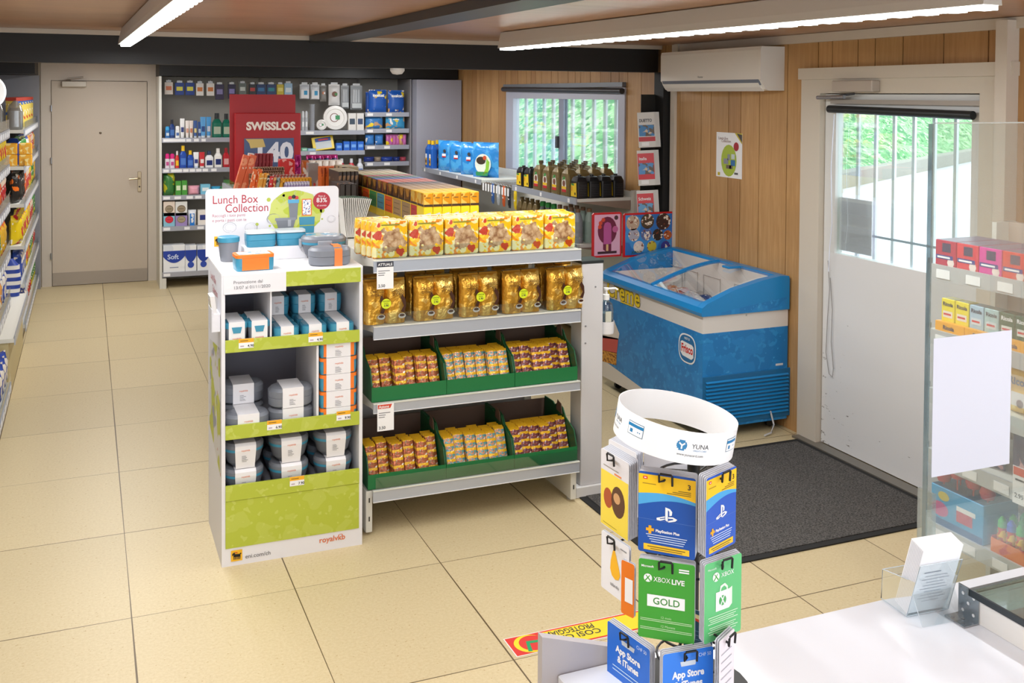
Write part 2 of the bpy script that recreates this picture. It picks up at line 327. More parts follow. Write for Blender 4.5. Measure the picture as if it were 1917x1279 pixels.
# --- entrance door on the right wall
dw = M('D8D8D6', .4, 0, .04, 8); fw = M('CDC3B4', .45)
GY0, GY1, GZ0, GZ1 = at(1817, 300, 'x', WX).y, .49, 1.045, 1.80
LY0, LY1, LZ = -.475, .574, 1.885
def door_dirt():
    m = bpy.data.materials.new('door_paint'); m.use_nodes = True; nt = m.node_tree; L = nt.links.new; N = nt.nodes.new; b = nt.nodes['Principled BSDF']; b.inputs['Roughness'].default_value = .4
    tc = N('ShaderNodeTexCoord'); mp = N('ShaderNodeMapping'); mp.inputs['Scale'].default_value = (1, .55, 1.6); mp.inputs['Rotation'].default_value = (.5, 0, 0); L(tc.outputs['Object'], mp.inputs[0])
    n = N('ShaderNodeTexNoise'); n.inputs['Scale'].default_value = 26; n.inputs['Detail'].default_value = 4; n.inputs['Roughness'].default_value = .8; L(mp.outputs[0], n.inputs['Vector'])
    sp = N('ShaderNodeSeparateXYZ'); L(tc.outputs['Object'], sp.inputs[0])
    # scuffs where feet and hands hit: low down, on the latch side
    a = N('ShaderNodeMapRange'); a.inputs[1].default_value = .1; a.inputs[2].default_value = .56; a.inputs[3].default_value = 0; a.inputs[4].default_value = .09; L(sp.outputs[1], a.inputs[0])
    z = N('ShaderNodeMapRange'); z.inputs[1].default_value = .95; z.inputs[2].default_value = .1; z.inputs[3].default_value = 0; z.inputs[4].default_value = .07; L(sp.outputs[2], z.inputs[0])
    s1 = N('ShaderNodeMath'); s1.operation = 'ADD'; L(a.outputs[0], s1.inputs[0]); L(z.outputs[0], s1.inputs[1])
    s2 = N('ShaderNodeMath'); s2.operation = 'ADD'; L(s1.outputs[0], s2.inputs[0]); L(n.outputs[0], s2.inputs[1])
    g = N('ShaderNodeMapRange'); g.inputs[1].default_value = .76; g.inputs[2].default_value = .80; L(s2.outputs[0], g.inputs[0])
    mx = N('ShaderNodeMix'); mx.data_type = 'RGBA'; L(g.outputs[0], mx.inputs[0]); mx.inputs[6].default_value = lin('DCDCDC'); mx.inputs[7].default_value = lin('6A635B'); L(mx.outputs[2], b.inputs['Base Color']); return m
dd = door_dirt()
mb = MB(); x0, x1 = WX+.004, WX+.05
mb.box(x0, x1, LY0, LY1, .015, GZ0, dd).box(x0, x1, LY0, LY1, GZ1, LZ, dw).box(x0, x1, LY0, GY0, GZ0, GZ1, dw).box(x0, x1, GY1, LY1, GZ0, GZ1, dw)
d2 = struct(mb, 'door_2')
struct(MB().box(WX+.051, WX+.1, LY0-.12, LY0+.03, 0, 2.0, fw).box(WX+.051, WX+.1, LY1-.03, LY1+.12, 0, 2.0, fw).box(WX+.051, WX+.1, LY0, LY1, LZ-.03, 2.0, fw).box(WX+.051, WX+.1, LY0, LY1, -.0, .05, fw), 'door_stop', d2)  # strips added behind leaf and frame to keep outside light out of the gaps
F = .03
mb = MB().box(WX-F, WX+.05, .578, .735, 0, 1.89, fw).box(WX-F, WX+.05, -.65, -.479, 0, 1.89, fw).box(WX-F, WX+.05, -.65, .735, 1.89, 2.0, fw).box(WX-F-.015, WX, -.66, .745, 1.965, 2.025, fw)
struct(mb, 'door_frame', d2)
glass = clear('window_glass', 'F4FAF8', .03, .01)
struct(MB().box(WX+.02, WX+.026, GY0, GY1, GZ0, GZ1, glass), 'glass_pane', d2)
mb = MB()
for p in (1607, 1640, 1674.5, 1711.5, 1749.6, 1790): q = at(p, 250, 'x', 3.57); mb.box(3.565, 3.578, q.y-.009, q.y+.009, GZ0-.05, GZ1+.05, M('E4E4EC', .3, .3))
q0 = at(1640, 443, 'x', 3.57).z; mb.box(3.563, 3.567, GY0, GY1-.1, q0-.006, q0+.006, M('B8BCC8', .3, .3)); struct(mb, 'security_bars', d2)
a = at(1552, 204, 'x', 3.47); b_ = at(1822, 204, 'x', 3.47)
mb = MB().tube([(3.47, a.y, a.z), (3.47, b_.y, a.z-.015)], .02, M('23282B', .35), 12); bl = single(mb, 'roller_blind', 'dark rolled-up blind across the top of the entrance door glass', 'blind')
mb = MB().box(3.478, 3.503, b_.y-.03, a.y, a.z+.028, a.z+.05, M('A79F97', .4, .3)); mb.build('blind_rail', bl)
mb = MB().tube([(3.478, .47, 1.78), (3.479, .49, 1.5), (3.478, .475, 1.2), (3.478, .49, 1.08), (3.47, .487, .95)], .0025, M('DDE2F0', .4), 6); mb.build('pull_cord', bl)
a = at(1556, 172, 'x', 3.42); b_ = at(1632, 150, 'x', 3.42)
mb = MB().cbox(3.42, WX-.031, b_.y, a.y, a.z, b_.z, M('B3A79B', .4), .004); dc = single(mb, 'door_closer', 'grey box-shaped door closer on the frame above the entrance door', 'door closer')
mb = MB().tube([(3.45, .57, a.z-.03), (3.44, .35, a.z-.025)], .011, M('A9AAB0', .25, .8)).tube([(3.45, .4, a.z-.02), (3.46, .3, a.z-.01)], .006, DGREY); mb.build('arm', dc)
q_ = lambda x, y: tuple(at(x, y, 'x', 3.498))
single(MB().tube([q_(1550, 488), q_(1553, 540), q_(1549, 600), q_(1546, 660), q_(1552, 700), q_(1558, 706), q_(1560, 690), q_(1556, 640), q_(1558, 580), q_(1554, 520)], .0018, M('8E8A86', .5), 5), 'loose_cable', 'thin grey cable hanging in a loop down the hinge side of the white door', 'cable')
# notice on the glass low on the left
a = at(1567, 368, 'x', 3.545); b_ = at(1632, 480, 'x', 3.545)
single(MB().box(3.54, 3.545, b_.y, a.y, b_.z, a.z, transl('E6DEE4')), 'notice', 'grey-brown notice fixed low at the left of the entrance door glass', 'notice')
# --- side window
mb = MB(); fx0, fx1 = WX-.012, WX+.05; fa = M('B9B9C4', .35, .2); Y0, Y1, Z0, Z1 = 2.76, 5.05, 1.165, 1.93
y0, y1, z0, z1 = 2.86, 4.88, 1.2, 1.84
mb.box(fx0, fx1, Y0, y0, Z0, Z1, fa).box(fx0, fx1, y1, Y1, Z0, Z1, fa).box(fx0, fx1, y0, y1, z1, Z1, fa).box(fx0, fx1, y0, y1, Z0, z0, fa)
w1 = struct(mb, 'window_1')
ym = at(1050, 250, 'x', WX).y; mb = MB().box(WX, WX+.04, ym-.045, ym+.045, z0, z1, M('8D93A4', .35, .2)); struct(mb, 'mullion', w1)
struct(MB().box(WX-.02, WX, ym+.03, ym+.07, 1.43, 1.53, DGREY), 'latch', w1)
for a, b_ in ((y0, ym-.045), (ym+.045, y1)): struct(MB().box(WX+.018, WX+.024, a, b_, z0, z1, glass), 'glass_pane', w1)
mb = MB()
for p in [861+q/3.7625 for q in (463, 525, 590, 655, 790, 866, 940, 1020, 1098)]: q = at(p, 260, 'x', 3.56); mb.box(3.555, 3.572, q.y-.022, q.y+.022, z0-.05, z1+.05, M('F0F0F6', .4))
struct(mb, 'security_bars', w1)
mb = MB().tube([(3.47, Y0, 1.905), (3.47, Y1+.02, 1.925)], .022, M('2A2C30', .4), 12); b3 = single(mb, 'roller_blind', 'grey rolled-up blind above the barred side window', 'blind')
MB().box(3.47, 3.503, Y0, Y1+.02, 1.935, 1.97, M('74777C', .4, .3)).build('blind_rail', b3)
# --- outside: pavement, kerb, green bank
pav = M('D7D6DC', .8, 0, .1, 10); ex = MB()
def gz(x): return .0 + (x-3.7)*.045
ex.add([(3.62, -12, -.02), (40, -12, -.02), (40, 60, -.02), (3.62, 60, -.02)], [(0, 1, 2, 3)], pav); o = struct(ex, 'trim_8')
KD = Vector((5.515, 3.354, 0)).normalized(); KN = Vector((-KD.y, KD.x, 0)); K0 = Vector((14.336, 13.24, 0))
gm = PM('grass_bank', '72A870', [('94BE88', .9, .5, 1), ('5A9062', 2.4, .55, 2), ('B4D4A2', 5, .56, 3), ('47804F', 9, .61, 4), ('CADFB6', 13, .63, 6)], .9, 0, .5, 8)
rn = random.Random(3); vs = []; nx, ny = 44, 44; KC = K0-KD*9.2
for j in range(ny+1):
    for i in range(nx+1):
        aa, bb = .1+24*(j/ny)**1.4, .1+34*(i/nx)**1.4; p_ = KC+Y*aa+KD*bb; d_ = min(bb*KD.x, aa*KD.x)
        jt = rn.uniform(-.15, .15)*min(1, d_); vs.append((p_.x+jt, p_.y+rn.uniform(-.1, .1)*min(1, d_), .12+.66*d_+jt))
n = nx+1; gb_ = MB().add(vs, [(j*n+i, j*n+i+1, (j+1)*n+i+1, (j+1)*n+i) for j in range(ny) for i in range(nx)], gm)
gb_ = single(gb_, 'grass_bank', 'sunlit green grassy bank outside, beyond the paved yard', 'grass'); gb_['kind'] = 'stuff'
q_ = [KC, KC+KD*38]; struct(MB().rings([[tuple(p_-KN*.15+Z*-.02), tuple(p_+KN*.2+Z*-.02), tuple(p_+KN*.2+Z*.3), tuple(p_-KN*.15+Z*.3)] for p_ in q_], M('A5A096', .9), smooth=False), 'trim_9')
# --- strip lamps
lampw = M('EFF4F0', .4, 0, 0, 60, 9.0); hous = M('C9C6C0', .4)
def strip(label, A, B, w=.07, area=True):
    A = Vector(A); B = Vector(B); L = (B-A).length; ang = math.atan2(B.y-A.y, B.x-A.x)
    t = thing('strip_lamp', label, 'lamp', A, ang)
    mb = MB().prism([(-w/2, 0), (w/2, 0), (w/2-.004, .028), (w/4, CEILZ-A.z-.004), (-w/4, CEILZ-A.z-.004), (-w/2+.004, .028)], 'x', 0, L, hous); mb.build('housing', t)
    mb = MB(); n = int(L/.05)
    for i in range(n): mb.box(L*i/n+.003, L*(i+1)/n-.003, -w/2+.012, w/2-.012, -.01-.003*(i % 2), 0, lampw)
    mb.build('diffuser', t)
    la = bpy.data.lights.new('strip_light', 'AREA'); la.shape = 'RECTANGLE'; la.size = L; la.size_y = w; la.energy = LAMP_W*L/3; la.color = (.97, .985, 1.0)
    lo = bpy.data.objects.new('strip_light', la); COL.objects.link(lo); lo.parent = t; lo.location = (L/2, 0, -.02)
    return t
strip('LED strip lamp hanging over the left aisle, running towards the viewer', (.05, 1.95, 2.125), (.16, -2.9, 2.125))
strip('long LED strip lamp over the door mat side, ending before the air conditioner', (1.965, 1.35, 2.125), (2.15, -1.75, 2.125), .075)
strip('LED strip lamp behind the viewer over the counter', (2.2, -2.6, 2.125), (2.2, -5.6, 2.125))  # unseen lamp added to light the shop from behind the camera
strip('LED strip lamp beyond the black beam over the back aisle', (.1, 3.0, 2.172), (.1, 6.2, 2.172))  # unseen lamp added to brighten the back bay and its door
strip('LED strip lamp beyond the black beam above the centre shelving', (2.45, 3.0, 2.172), (2.45, 6.0, 2.172))  # second unseen lamp added to fill the back bay with light
# dark ceiling track
a = [at(602, 66, 'z', 2.2), at(915, 2, 'z', 2.2), at(685, 66, 'z', 2.19), at(1060, 0, 'z', 2.19)]
d = (a[1]-a[0]); e_ = a[0]+d*1.9; d2_ = (a[3]-a[2]); f_ = a[2]+d2_*1.4
xs0, xs1 = a[0].x, a[2].x; ye = -1.5
tk = MB().add([(a[0].x, 2.24, 2.175), (a[2].x, 2.24, 2.175), (a[3].x, ye, 2.175), (a[1].x-.0, ye, 2.175), (a[0].x, 2.24, CEILZ-.001), (a[2].x, 2.24, CEILZ-.001), (a[3].x, ye, CEILZ-.001), (a[1].x, ye, CEILZ-.001)], [(0, 1, 2, 3), (0, 1, 5, 4), (1, 2, 6, 5), (2, 3, 7, 6), (3, 0, 4, 7)], M('2E3136', .35, .3))
struct(tk, 'trim_10')
p = at(740, 127, 'z', 2.03); single(MB().lathe([(.045, .015), (.045, 0), (.03, -.02), (.0, -.025)], WHITE, (0, 0, 0)), 'smoke_detector', 'small white smoke detector peeping out under the black beam', 'smoke detector', (at(740, 127, 'y', 2.36).x, 2.36-.045, 2.017))
# --- air conditioner
q = lambda x, y: at(x, y, 'x', 3.34)
ya, yb = 2.0, .922; zt, zb = q(1237, 99).z, q(1237, 170).z
t = thing('air_conditioner', 'white wall-mounted air conditioner above the lunch box poster', 'air conditioner', (3.4, (ya+yb)/2, zb))
L = (ya-yb)/2; H = zt-zb; pr_ = [(.103, 0), (.103, H), (-.09, H), (-.1, H-.02), (-.098, H*.25), (-.085, .055), (-.04, .008), (0, 0)]
MB().prism([(p[0] if p[0] > 0 else p[0]*.6, p[1]) for p in pr_], 'y', -L, L, M('E6E1DA', .35), capmat=M('DCD8D2', .4)).build('body', t)
MB().prism([(-.0605, .062), (-.0535, .045), (-.043, .03), (-.038, .035), (-.047, .05), (-.056, .064)], 'y', -L+.02, L-.02, M('6E7484', .4)).build('air_outlet', t)
MB().prism([(-.053, .043), (-.037, .018), (-.012, -.004), (-.01, 0), (-.034, .025)], 'y', -L+.03, L-.01, M('E9E6E2', .3)).build('flap', t)
MB().text('Hisense', (-.0605, .07, .078), NY, Z, .013, M('5A5552'), 'c').build('lettering', t)
MB().box(.07, .1, L+.002, L+.05, H-.05, H+.12, fw).build('pipe_cover', t)
# --- wall poster
P0, P1 = at(1341, 247, 'x', 3.5), at(1388, 336, 'x', 3.5); w_, h_ = P0.y-P1.y, P0.z-P1.z
t = MB(); LIME = M('A9BE3C', .5); TEAL = M('3F93B5', .45); GREYP = M('8C8F99', .5)
t.box(-.0015, .0, -w_/2, w_/2, 0, h_, PAPER)
def pp(u, v): return (-.0022, w_/2-u*w_, h_-v*h_)
t.text('Lunch Box', pp(.08, .16), NY, Z, .017, M('7A4038')); t.text('Collection', pp(.2, .22), NY, Z, .017, M('7A4038'))
t.disc(pp(.5, .62), NY, Z, w_*.3, LIME, 20, w_*.36)
for u, v, uw, vh, c in ((.3, .58, .18, .12, GREYP), (.45, .48, .1, .13, GREYP), (.58, .6, .17, .13, M('2F6FA8')), (.6, .47, .13, .11, M('C9D4D8')), (.4, .72, .25, .08, M('6A5A52')), (.53, .72, .06, .08, M('B8504A')), (.07, .9, .09, .07, M('C9B21E')), (.72, .87, .14, .045, M('5A5A5A'))):
    t.rect(Vector(pp(u, v+vh)) + Vector((-.0006, 0, 0)), NY, Z, uw*w_, vh*h_, c)
t.poly([pp(.72, .0), pp(1, .0), pp(1, .24)], M('C8B832')); t.poly([(-.0028,)+pp(.8, .01)[1:], (-.0028,)+pp(1, .03)[1:], (-.0028,)+pp(1, .2)[1:]], M('4A4440'))
t.disc(pp(.78, .3), NY, Z, w_*.1, M('A8202E'), 16); single(t, 'poster', 'white lunch box collection poster taped to the wooden wall', 'poster', (WX-.0005, (P0.y+P1.y)/2, P1.z))
# --- door mat
def mat_mat():
    m = bpy.data.materials.new('mat_carpet'); m.use_nodes = True; nt = m.node_tree; L = nt.links.new; N = nt.nodes.new; b = nt.nodes['Principled BSDF']; b.inputs['Roughness'].default_value = .95
    tc = N('ShaderNodeTexCoord'); n = N('ShaderNodeTexNoise'); n.inputs['Scale'].default_value = 130; n.inputs['Detail'].default_value = 3; n.inputs['Roughness'].default_value = .8; L(tc.outputs['Object'], n.inputs['Vector'])
    r = N('ShaderNodeValToRGB'); r.color_ramp.elements[0].position = .38; r.color_ramp.elements[0].color = lin('201F1E'); r.color_ramp.elements[1].position = .68; r.color_ramp.elements[1].color = lin('6E6A66'); L(n.outputs[0], r.inputs[0]); L(r.outputs[0], b.inputs['Base Color'])
    bp = N('ShaderNodeBump'); bp.inputs['Strength'].default_value = .7; L(n.outputs[0], bp.inputs['Height']); L(bp.outputs[0], b.inputs['Normal']); return m
mt = thing('door_mat', 'large dark grey ribbed mat on the floor before the entrance door', 'mat', (2.7, .1, 0))
mb = MB().box(-.7, .7, -.52, .54, .001, .009, mat_mat()); mb.build('carpet', mt)
MB().box(-.735, -.7, -.555, .575, .001, .006, M('1C1C1C', .8)).box(.7, .728, -.555, .575, .001, .006, M('1C1C1C', .8)).box(-.7, .7, -.555, -.52, .001, .006, M('1C1C1C', .8)).box(-.7, .7, .54, .575, .001, .006, M('1C1C1C', .8)).build('rubber_border', mt)
# --- yellow distancing sticker
A, B, C = at(942, 1197, 'z', .001), at(967, 1231, 'z', .001), at(1148, 1159, 'z', .001)
L = .62; st = MB(); H = A.y-B.y
YEL = M('F0D52A', .45); st.box(0, L, -H/2, H/2, 0, .001, M('E9E4DC'))
st.rect((.004, -H/2+.004, .0013), X, Y, L-.008, H-.008, M('D8322C')); st.rect((.13, -H/2+.012, .0016), X, Y, L-.14, H-.024, YEL)
st.disc((.075, 0, .0017), X, Y, .056, YEL, 28); st.disc((.085, 0, .0020), X, Y, .048, M('D8322C'), 28)
GRN = M('1C9A5E'); st.add([(.05, -.045, .0023), (.064, -.048, .0023), (.074, .0, .0023), (.112, -.005, .0023), (.114, .01, .0023), (.066, .016, .0023)], [(0, 1, 2, 5), (2, 3, 4, 5)], GRN)
st.text('COSI CI', (.34, .008, .0022), -X, -Y, .026, INK, 'r', .012) if False else None
st.text('COSI CI', (.34, .004, .0022), -X, -Y, .03, INK, 'l', .01, .14); st.text('PROTEGGIAMO', (.33, .042, .0022), -X, -Y, .03, INK, 'l', .01, .21)
single(st, 'floor_sticker', 'yellow and red safety sticker on the floor reading COSI CI PROTEGGIAMO', 'sticker', ((A.x+B.x)/2, (A.y+B.y)/2, .0005))
# ================================================================ LUNCH BOX DISPLAY
LIMEP = PM('lime_print', 'B0BC3A', [('B6C14A', 14, .56, 1), ('BCC657', 34, .62, 5)], .5)
CARD = M('E4E3E8', .55); INNER = M('77757F', .7); CRED = M('B02B3C', .5); SLEEVE = M('E9E8EC', .6); ORG = M('EE7A22', .45); TEALB = M('3E8FAE', .35); GBOX = M('7B7F88', .4); GDARK = M('656972', .4); ROYAL = M('D9703A', .5)
DX0, DX1, DY0, DY1 = .344, .909, .28, .745
D = thing('display_stand', 'white and green cardboard display stand for lunch boxes', 'display stand', (DX0, DY0, 0))
W_, De = DX1-DX0, DY1-DY0
mb = MB().box(0, .014, 0, De, 0, 1.155, CARD).box(W_-.014, W_, 0, De, 0, 1.155, CARD)
mb.box(.014, W_-.014, De-.012, De, 0, 1.155, CARD, front=INNER).box(0, W_, -.001, De, 1.155, 1.163, M('F0EFF0', .5)).box(.014, W_-.014, 0, .01, 0, .072, CARD)
mb.build('cabinet', D)
for z, nm in ((.855, 'upper'), (.515, 'middle'), (.268, 'lower')): MB().box(.0145, W_-.0145, .005, De-.0125, z-.006, z, M('9A99A2', .6)).build('shelf', D)
def lip(z0, z1, txt=None): MB().box(.0145, W_-.0145, -.006, .004, z0, z1, LIMEP).build('shelf_lip', D)
lip(.851, .899); lip(.506, .56); lip(.262, .322)
MB().box(.0145, W_-.0145, -.003, .004, .0725, .260, LIMEP).build('front_panel', D)
mb = MB().box(.008, .251, -.004, 0, 1.081, 1.157, CARD).box(.251, W_-.01, -.004, 0, 1.098, 1.157, LIMEP)
mb.text('Promozione dal', (.045, -.005, 1.121), X, Z, .0125, M('6D6A6E')); mb.text('13/07 al 01/11/2020', (.045, -.005, 1.1), X, Z, .0125, M('6D6A6E')); mb.build('header_strip', D)
MB().box(.19, .196, .01, De-.013, .8555, 1.15, CARD).build('divider', D); MB().box(.376, .385, .01, De-.013, .5155, .845, CARD).build('divider', D)
# header board
mb = MB(); hw, hh = .58, .292; r = .02
def rr(w, h, r, n=5):
    pts = [(0, 0), (w, 0)]
    pts += [(w-r+r*math.cos(math.radians(90*k/n)), h-r+r*math.sin(math.radians(90*k/n))) for k in range(n+1)]
    pts += [(r-r*math.sin(math.radians(90*k/n)), h-r+r*math.cos(math.radians(90*k/n))) for k in range(n+1)]
    return pts
mb.prism(rr(hw, hh, r), 'y', 0, .006, CARD)
f = -.0008
HX, HY, HZ = DX0-.012, DY0+De-.012, 1.1635
def bpx(x, y, k=1): q = at(x, y, 'y', HY); return (q.x-HX, f*k, q.z-HZ)
mb.text('Lunch Box', bpx(397, 382), X, Z, .036, CRED, maxw=.195); mb.text('Collection', bpx(421, 398), X, Z, .036, CRED, maxw=.185)
mb.text('Raccogli i tuoi punti', bpx(397, 407), X, Z, .013, M('B9707C'), maxw=.14); mb.text('e porta i pasti con te', bpx(397, 416), X, Z, .013, M('B9707C'), maxw=.145)
LG = M('B5C24A', .55); gl = PM('lime_splash', 'B7C53E', [('C8D070', 16, .55, 2)], .55)
cx, cz = bpx(553, 398)[0], bpx(553, 398)[2]; rn = random.Random(5)
mb.poly([(cx+.118*(1+rn.uniform(-.05, .05))*math.cos(a*math.pi/14), f, cz+.1*(1+rn.uniform(-.04, .04))*math.sin(a*math.pi/14)) for a in range(28)], gl)
for x, y, r_ in ((503, 374, .009), (603, 394, .011), (481, 420, .007), (531, 366, .006), (612, 386, .004), (603, 410, .004), (505, 423, .005)): mb.disc(bpx(x, y), X, Z, r_, LG, 14)
c = bpx(602, 376, 1.5); mb.disc(c, X, Z, .039, CRED, 28)
mb.text('Fino al', (c[0], -.002, c[2]+.018), X, Z, .008, PAPER, 'c'); mb.text('83%', (c[0], -.002, c[2]-.006), X, Z, .02, PAPER, 'c', .01); mb.text('di sconto', (c[0], -.002, c[2]-.024), X, Z, .008, PAPER, 'c')
# printed cup, bowl, boxes
c = bpx(548, 392, 2); k = -.0018
def prt(pts, m, k_=k): mb.poly([(c[0]+p[0], k_, c[2]+p[1]) for p in pts], m)
prt([(-.019, .03), (.024, .03), (.019, -.045), (-.013, -.045)], GBOX); prt([(-.022, .044), (.028, .044), (.027, .028), (-.021, .028)], M('5AA6CF'), k-.0004)
for dx, dz, m_ in ((-.012, .052, M('C03A3A')), (.004, .056, M('2B2630')), (.017, .051, M('C8453E'))): mb.disc((c[0]+dx, k-.0003, c[2]+dz), X, Z, .009, m_, 10)
prt([(.04, .045), (.084, .045), (.084, -.03), (.04, -.03)], ORG); prt([(.044, .041), (.08, .041), (.08, -.026), (.044, -.026)], PM('speckle_print', 'E6E8EE', [('2F5F9A', 160, .6, 1), ('C9543A', 150, .64, 3)], .5), k-.0005)
prt([(-.075, -.045), (.012, -.045), (-.004, -.105), (-.058, -.105)], GBOX, k-.0003); prt([(-.078, -.036), (.014, -.036), (.014, -.048), (-.078, -.048)], M('8A8E98'), k-.0006); prt([(-.022, -.045), (-.008, -.045), (-.008, -.075), (-.022, -.075)], M('A7ABB4'), k-.0009)
prt([(.028, -.036), (.098, -.036), (.096, -.072), (.03, -.072)], TEALB); prt([(.03, -.076), (.096, -.076), (.094, -.108), (.032, -.108)], TEALB)
# line drawings
pen = M('B4B6BA', .6)
for x, y, s_ in ((525, 376, .028), (558, 362, .02), (512, 410, .03), (620, 410, .022), (430, 426, .03), (470, 426, .028), (590, 370, .018)):
    q = bpx(x, y, 1.2)
    for j in range(3):
        ph = rn.uniform(0, 6.28); R_ = s_*rn.uniform(.5, 1)
        for k_ in range(9):
            a0, a1 = ph+k_*.5, ph+(k_+1)*.5; mb.poly([(q[0]+R_*rr_*math.cos(a_), q[1], q[2]+R_*rr_*.8*math.sin(a_)) for a_, rr_ in ((a0, .97), (a1, .97), (a1, 1.02), (a0, 1.02))], pen)
def eni(mb_, o, s, ux=X, n=NY):
    """yellow square with a black six-legged dog and a red flame"""
    o = Vector(o); K = M('241C18', .5)
    mb_.rect(o, ux, Z, s, s, M('EDB419', .5)); q = lambda u, v: tuple(o+ux*(u*s)+Z*(v*s)+n*.0008)
    mb_.add([q(.2, .42), q(.78, .38), q(.82, .62), q(.3, .66)], [(0, 1, 2, 3)], K)
    for u in (.22, .33, .44, .56, .66, .76): mb_.add([q(u, .15), q(u+.06, .15), q(u+.08, .5), q(u, .5)], [(0, 1, 2, 3)], K)
    mb_.add([q(.12, .5), q(.36, .6), q(.34, .82), q(.2, .78), q(.1, .68)], [(0, 1, 2, 3, 4)], K); mb_.add([q(.78, .5), q(.92, .62), q(.86, .74), q(.76, .62)], [(0, 1, 2, 3)], K)
    mb_.add([q(.36, .74), q(.6, .72), q(.56, .8), q(.38, .84)], [(0, 1, 2, 3)], M('C5301C'))
eni(mb, bpx(401, 462, 1.5), .044)
mb.build('header_board', D, (-.012, De-.012, 1.1635))
mb = MB(); eni(mb, (.035, -.0015, .018), .044); mb.text('eni.com/ch', (.09, -.0015, .022), X, Z, .016, M('4F4A4A')); mb.text('royalvkb', (.385, -.0015, .036), X, Z, .022, ROYAL, bold=.015, maxw=.125); mb.rect((.468, -.0015, .058), X, Z, .012, .002, ROYAL); mb.build('base_print', D, (.0, -.0005, 0))
# left side print and leaflet pocket
mb = MB(); sp_ = PM('side_print', 'D6D3D0', [('BFC34E', 6, .50, 3), ('9A9BA6', 9, .60, 8), ('C0563E', 20, .68, 5)], .6)
mb.add([(-.001, .03, .35), (-.001, .42, .45), (-.001, .4, .82), (-.001, .04, .86)], [(0, 1, 2, 3)], sp_); mb.text('Lunch Box', (-.0012, .36, 1.09), NY, Z, .03, CRED, maxw=.3); mb.text('Collection', (-.0012, .3, 1.045), NY, Z, .03, CRED, maxw=.25); mb.build('side_print', D)
MB().box(-.03, -.0015, .03, .13, .93, 1.0, CARD).box(-.034, -.03, .028, .132, .93, 1.02, M('DAD9DE')).build('leaflet_pocket', D)
T = Tm((DX0-.018, DY0+.08, .97), 0, 0, -.12)
single(MB().box(-.009, .009, -.042, .042, -.03, .1, M('DCD8D6'), T=T, left=PM('leaflet_front', 'E2DFDC', [('B9C04E', 40, .55, 1), ('B0525A', 60, .62, 2)], .5)), 'leaflet_stack', 'stack of leaflets in the pocket on the display stand side', 'leaflets')
# price labels on lips
def plabel(x, z, par=D, y=-.0075, pr='6.50'):
    m_ = MB().box(0, .058, 0, .001, 0, .038, PAPER).rect((0, -.0004, .022), X, Z, .058, .016, M('F0AE1C')); m_.text(pr[0:4], (.034, -.0006, .004), X, Z, .01, INK, bold=.02); m_.rect((.006, -.0006, .006), X, Z, .014, .005, M('B9A8B8')); m_.rect((.006, -.0006, .028), X, Z, .03, .003, M('7A5A18')); m_.build('price_label', par, (x, y, z))
plabel(.065, .865, pr='4.90'); plabel(.34, .866, pr='4.90'); plabel(.175, .527, pr='6.90'); plabel(.455, .533, pr='9.90'); plabel(.265, .288, pr='7.90')
# ---------------- goods on and in the display
def sleeve_marks(mb, x, z, w, yf, h=.05):
    mb.text('royalvkb', (x, yf, z+h*.62), X, Z, .007, ROYAL, 'c', .01, w*.62)
    for i in range(5): mb.rect((x-w*.2, yf, z+h*.42-i*.0052), X, Z, w*rn.uniform(.2, .34), .0016, M('6A6A72'))
def cup_pack():
    t = thing('lunch_cup', 'x', 'lunch cup')
    MB().loft([(.07, .075, .02, 0), (.086, .09, .024, .085), (.09, .094, .024, .086), (.09, .094, .024, .105), (.08, .084, .02, .108)], [GBOX, TEALB, TEALB, TEALB]).build('cup', t)
    m_ = MB().add([(-.031, -.0445, 0), (.031, -.0445, 0), (.031, -.0485, .112), (-.031, -.0485, .112), (-.031, .0485, .112), (.031, .0485, .112)], [(0, 1, 2, 3), (3, 2, 5, 4)], SLEEVE)
    m_.prism([(-.02, .092), (.02, .092), (.014, .068), (-.014, .068)], 'y', -.049, -.0482, TEALB); sleeve_marks(m_, 0, .0, .062, -.0488, .07); m_.build('sleeve', t); return t
cp0 = cup_pack(); first = True
for r_, yy in enumerate((.055, .15)):
    for i, xx in enumerate((.06, .148)):
        lab = '%s lunch cup in white sleeve, %s row of the top left compartment' % (('left', 'right')[i], ('front', 'back')[r_])
        loc = (DX0+xx-.004*r_, DY0+yy, .8552)
        if first: cp0.location = loc; cp0['label'] = lab; cp0['group'] = 'lunch cups in white sleeves'; first = False
        else: dup(cp0, loc, 0, lab, 'lunch cups in white sleeves')
def tealbox(w=.1, d=.105, h=.078):
    t = thing('lunch_box', 'x', 'lunch box')
    MB().loft([(w-.008, d-.008, .018, 0), (w, d, .02, h*.45), (w, d, .02, h*.48), (w-.003, d-.003, .02, h*.5), (w, d, .02, h*.53), (w, d, .02, h*.93), (w-.012, d-.012, .018, h)], [TEALB, TEALB, TEALB, TEALB, TEALB, M('2F6F8A', .3)]).build('box', t)
    m_ = MB().box(-.026, .026, -d/2-.0015, d/2+.0015, .001, h+.0015, SLEEVE); sleeve_marks(m_, 0, 0, .05, -d/2-.0022, h); m_.build('sleeve', t); return t
tb = tealbox(); first = True
for r_, (yy, nst) in enumerate(((.062, 1), (.172, 1), (.285, 2))):
    for i in range(3):
        for s_ in range(nst):
            loc = (DX0+.258+i*.113, DY0+yy, .8552+.0805*s_); pos = ('front row', 'middle row', 'back row bottom', 'back row top')[r_+s_]
            lab = '%s teal lunch box with sleeve, %s, top right compartment' % (('left', 'centre', 'right')[i], pos)
            if first: tb.location = loc; tb['label'] = lab; tb['group'] = 'teal lunch boxes in the top compartment'; first = False
            else: dup(tb, loc, 0, lab, 'teal lunch boxes in the top compartment')
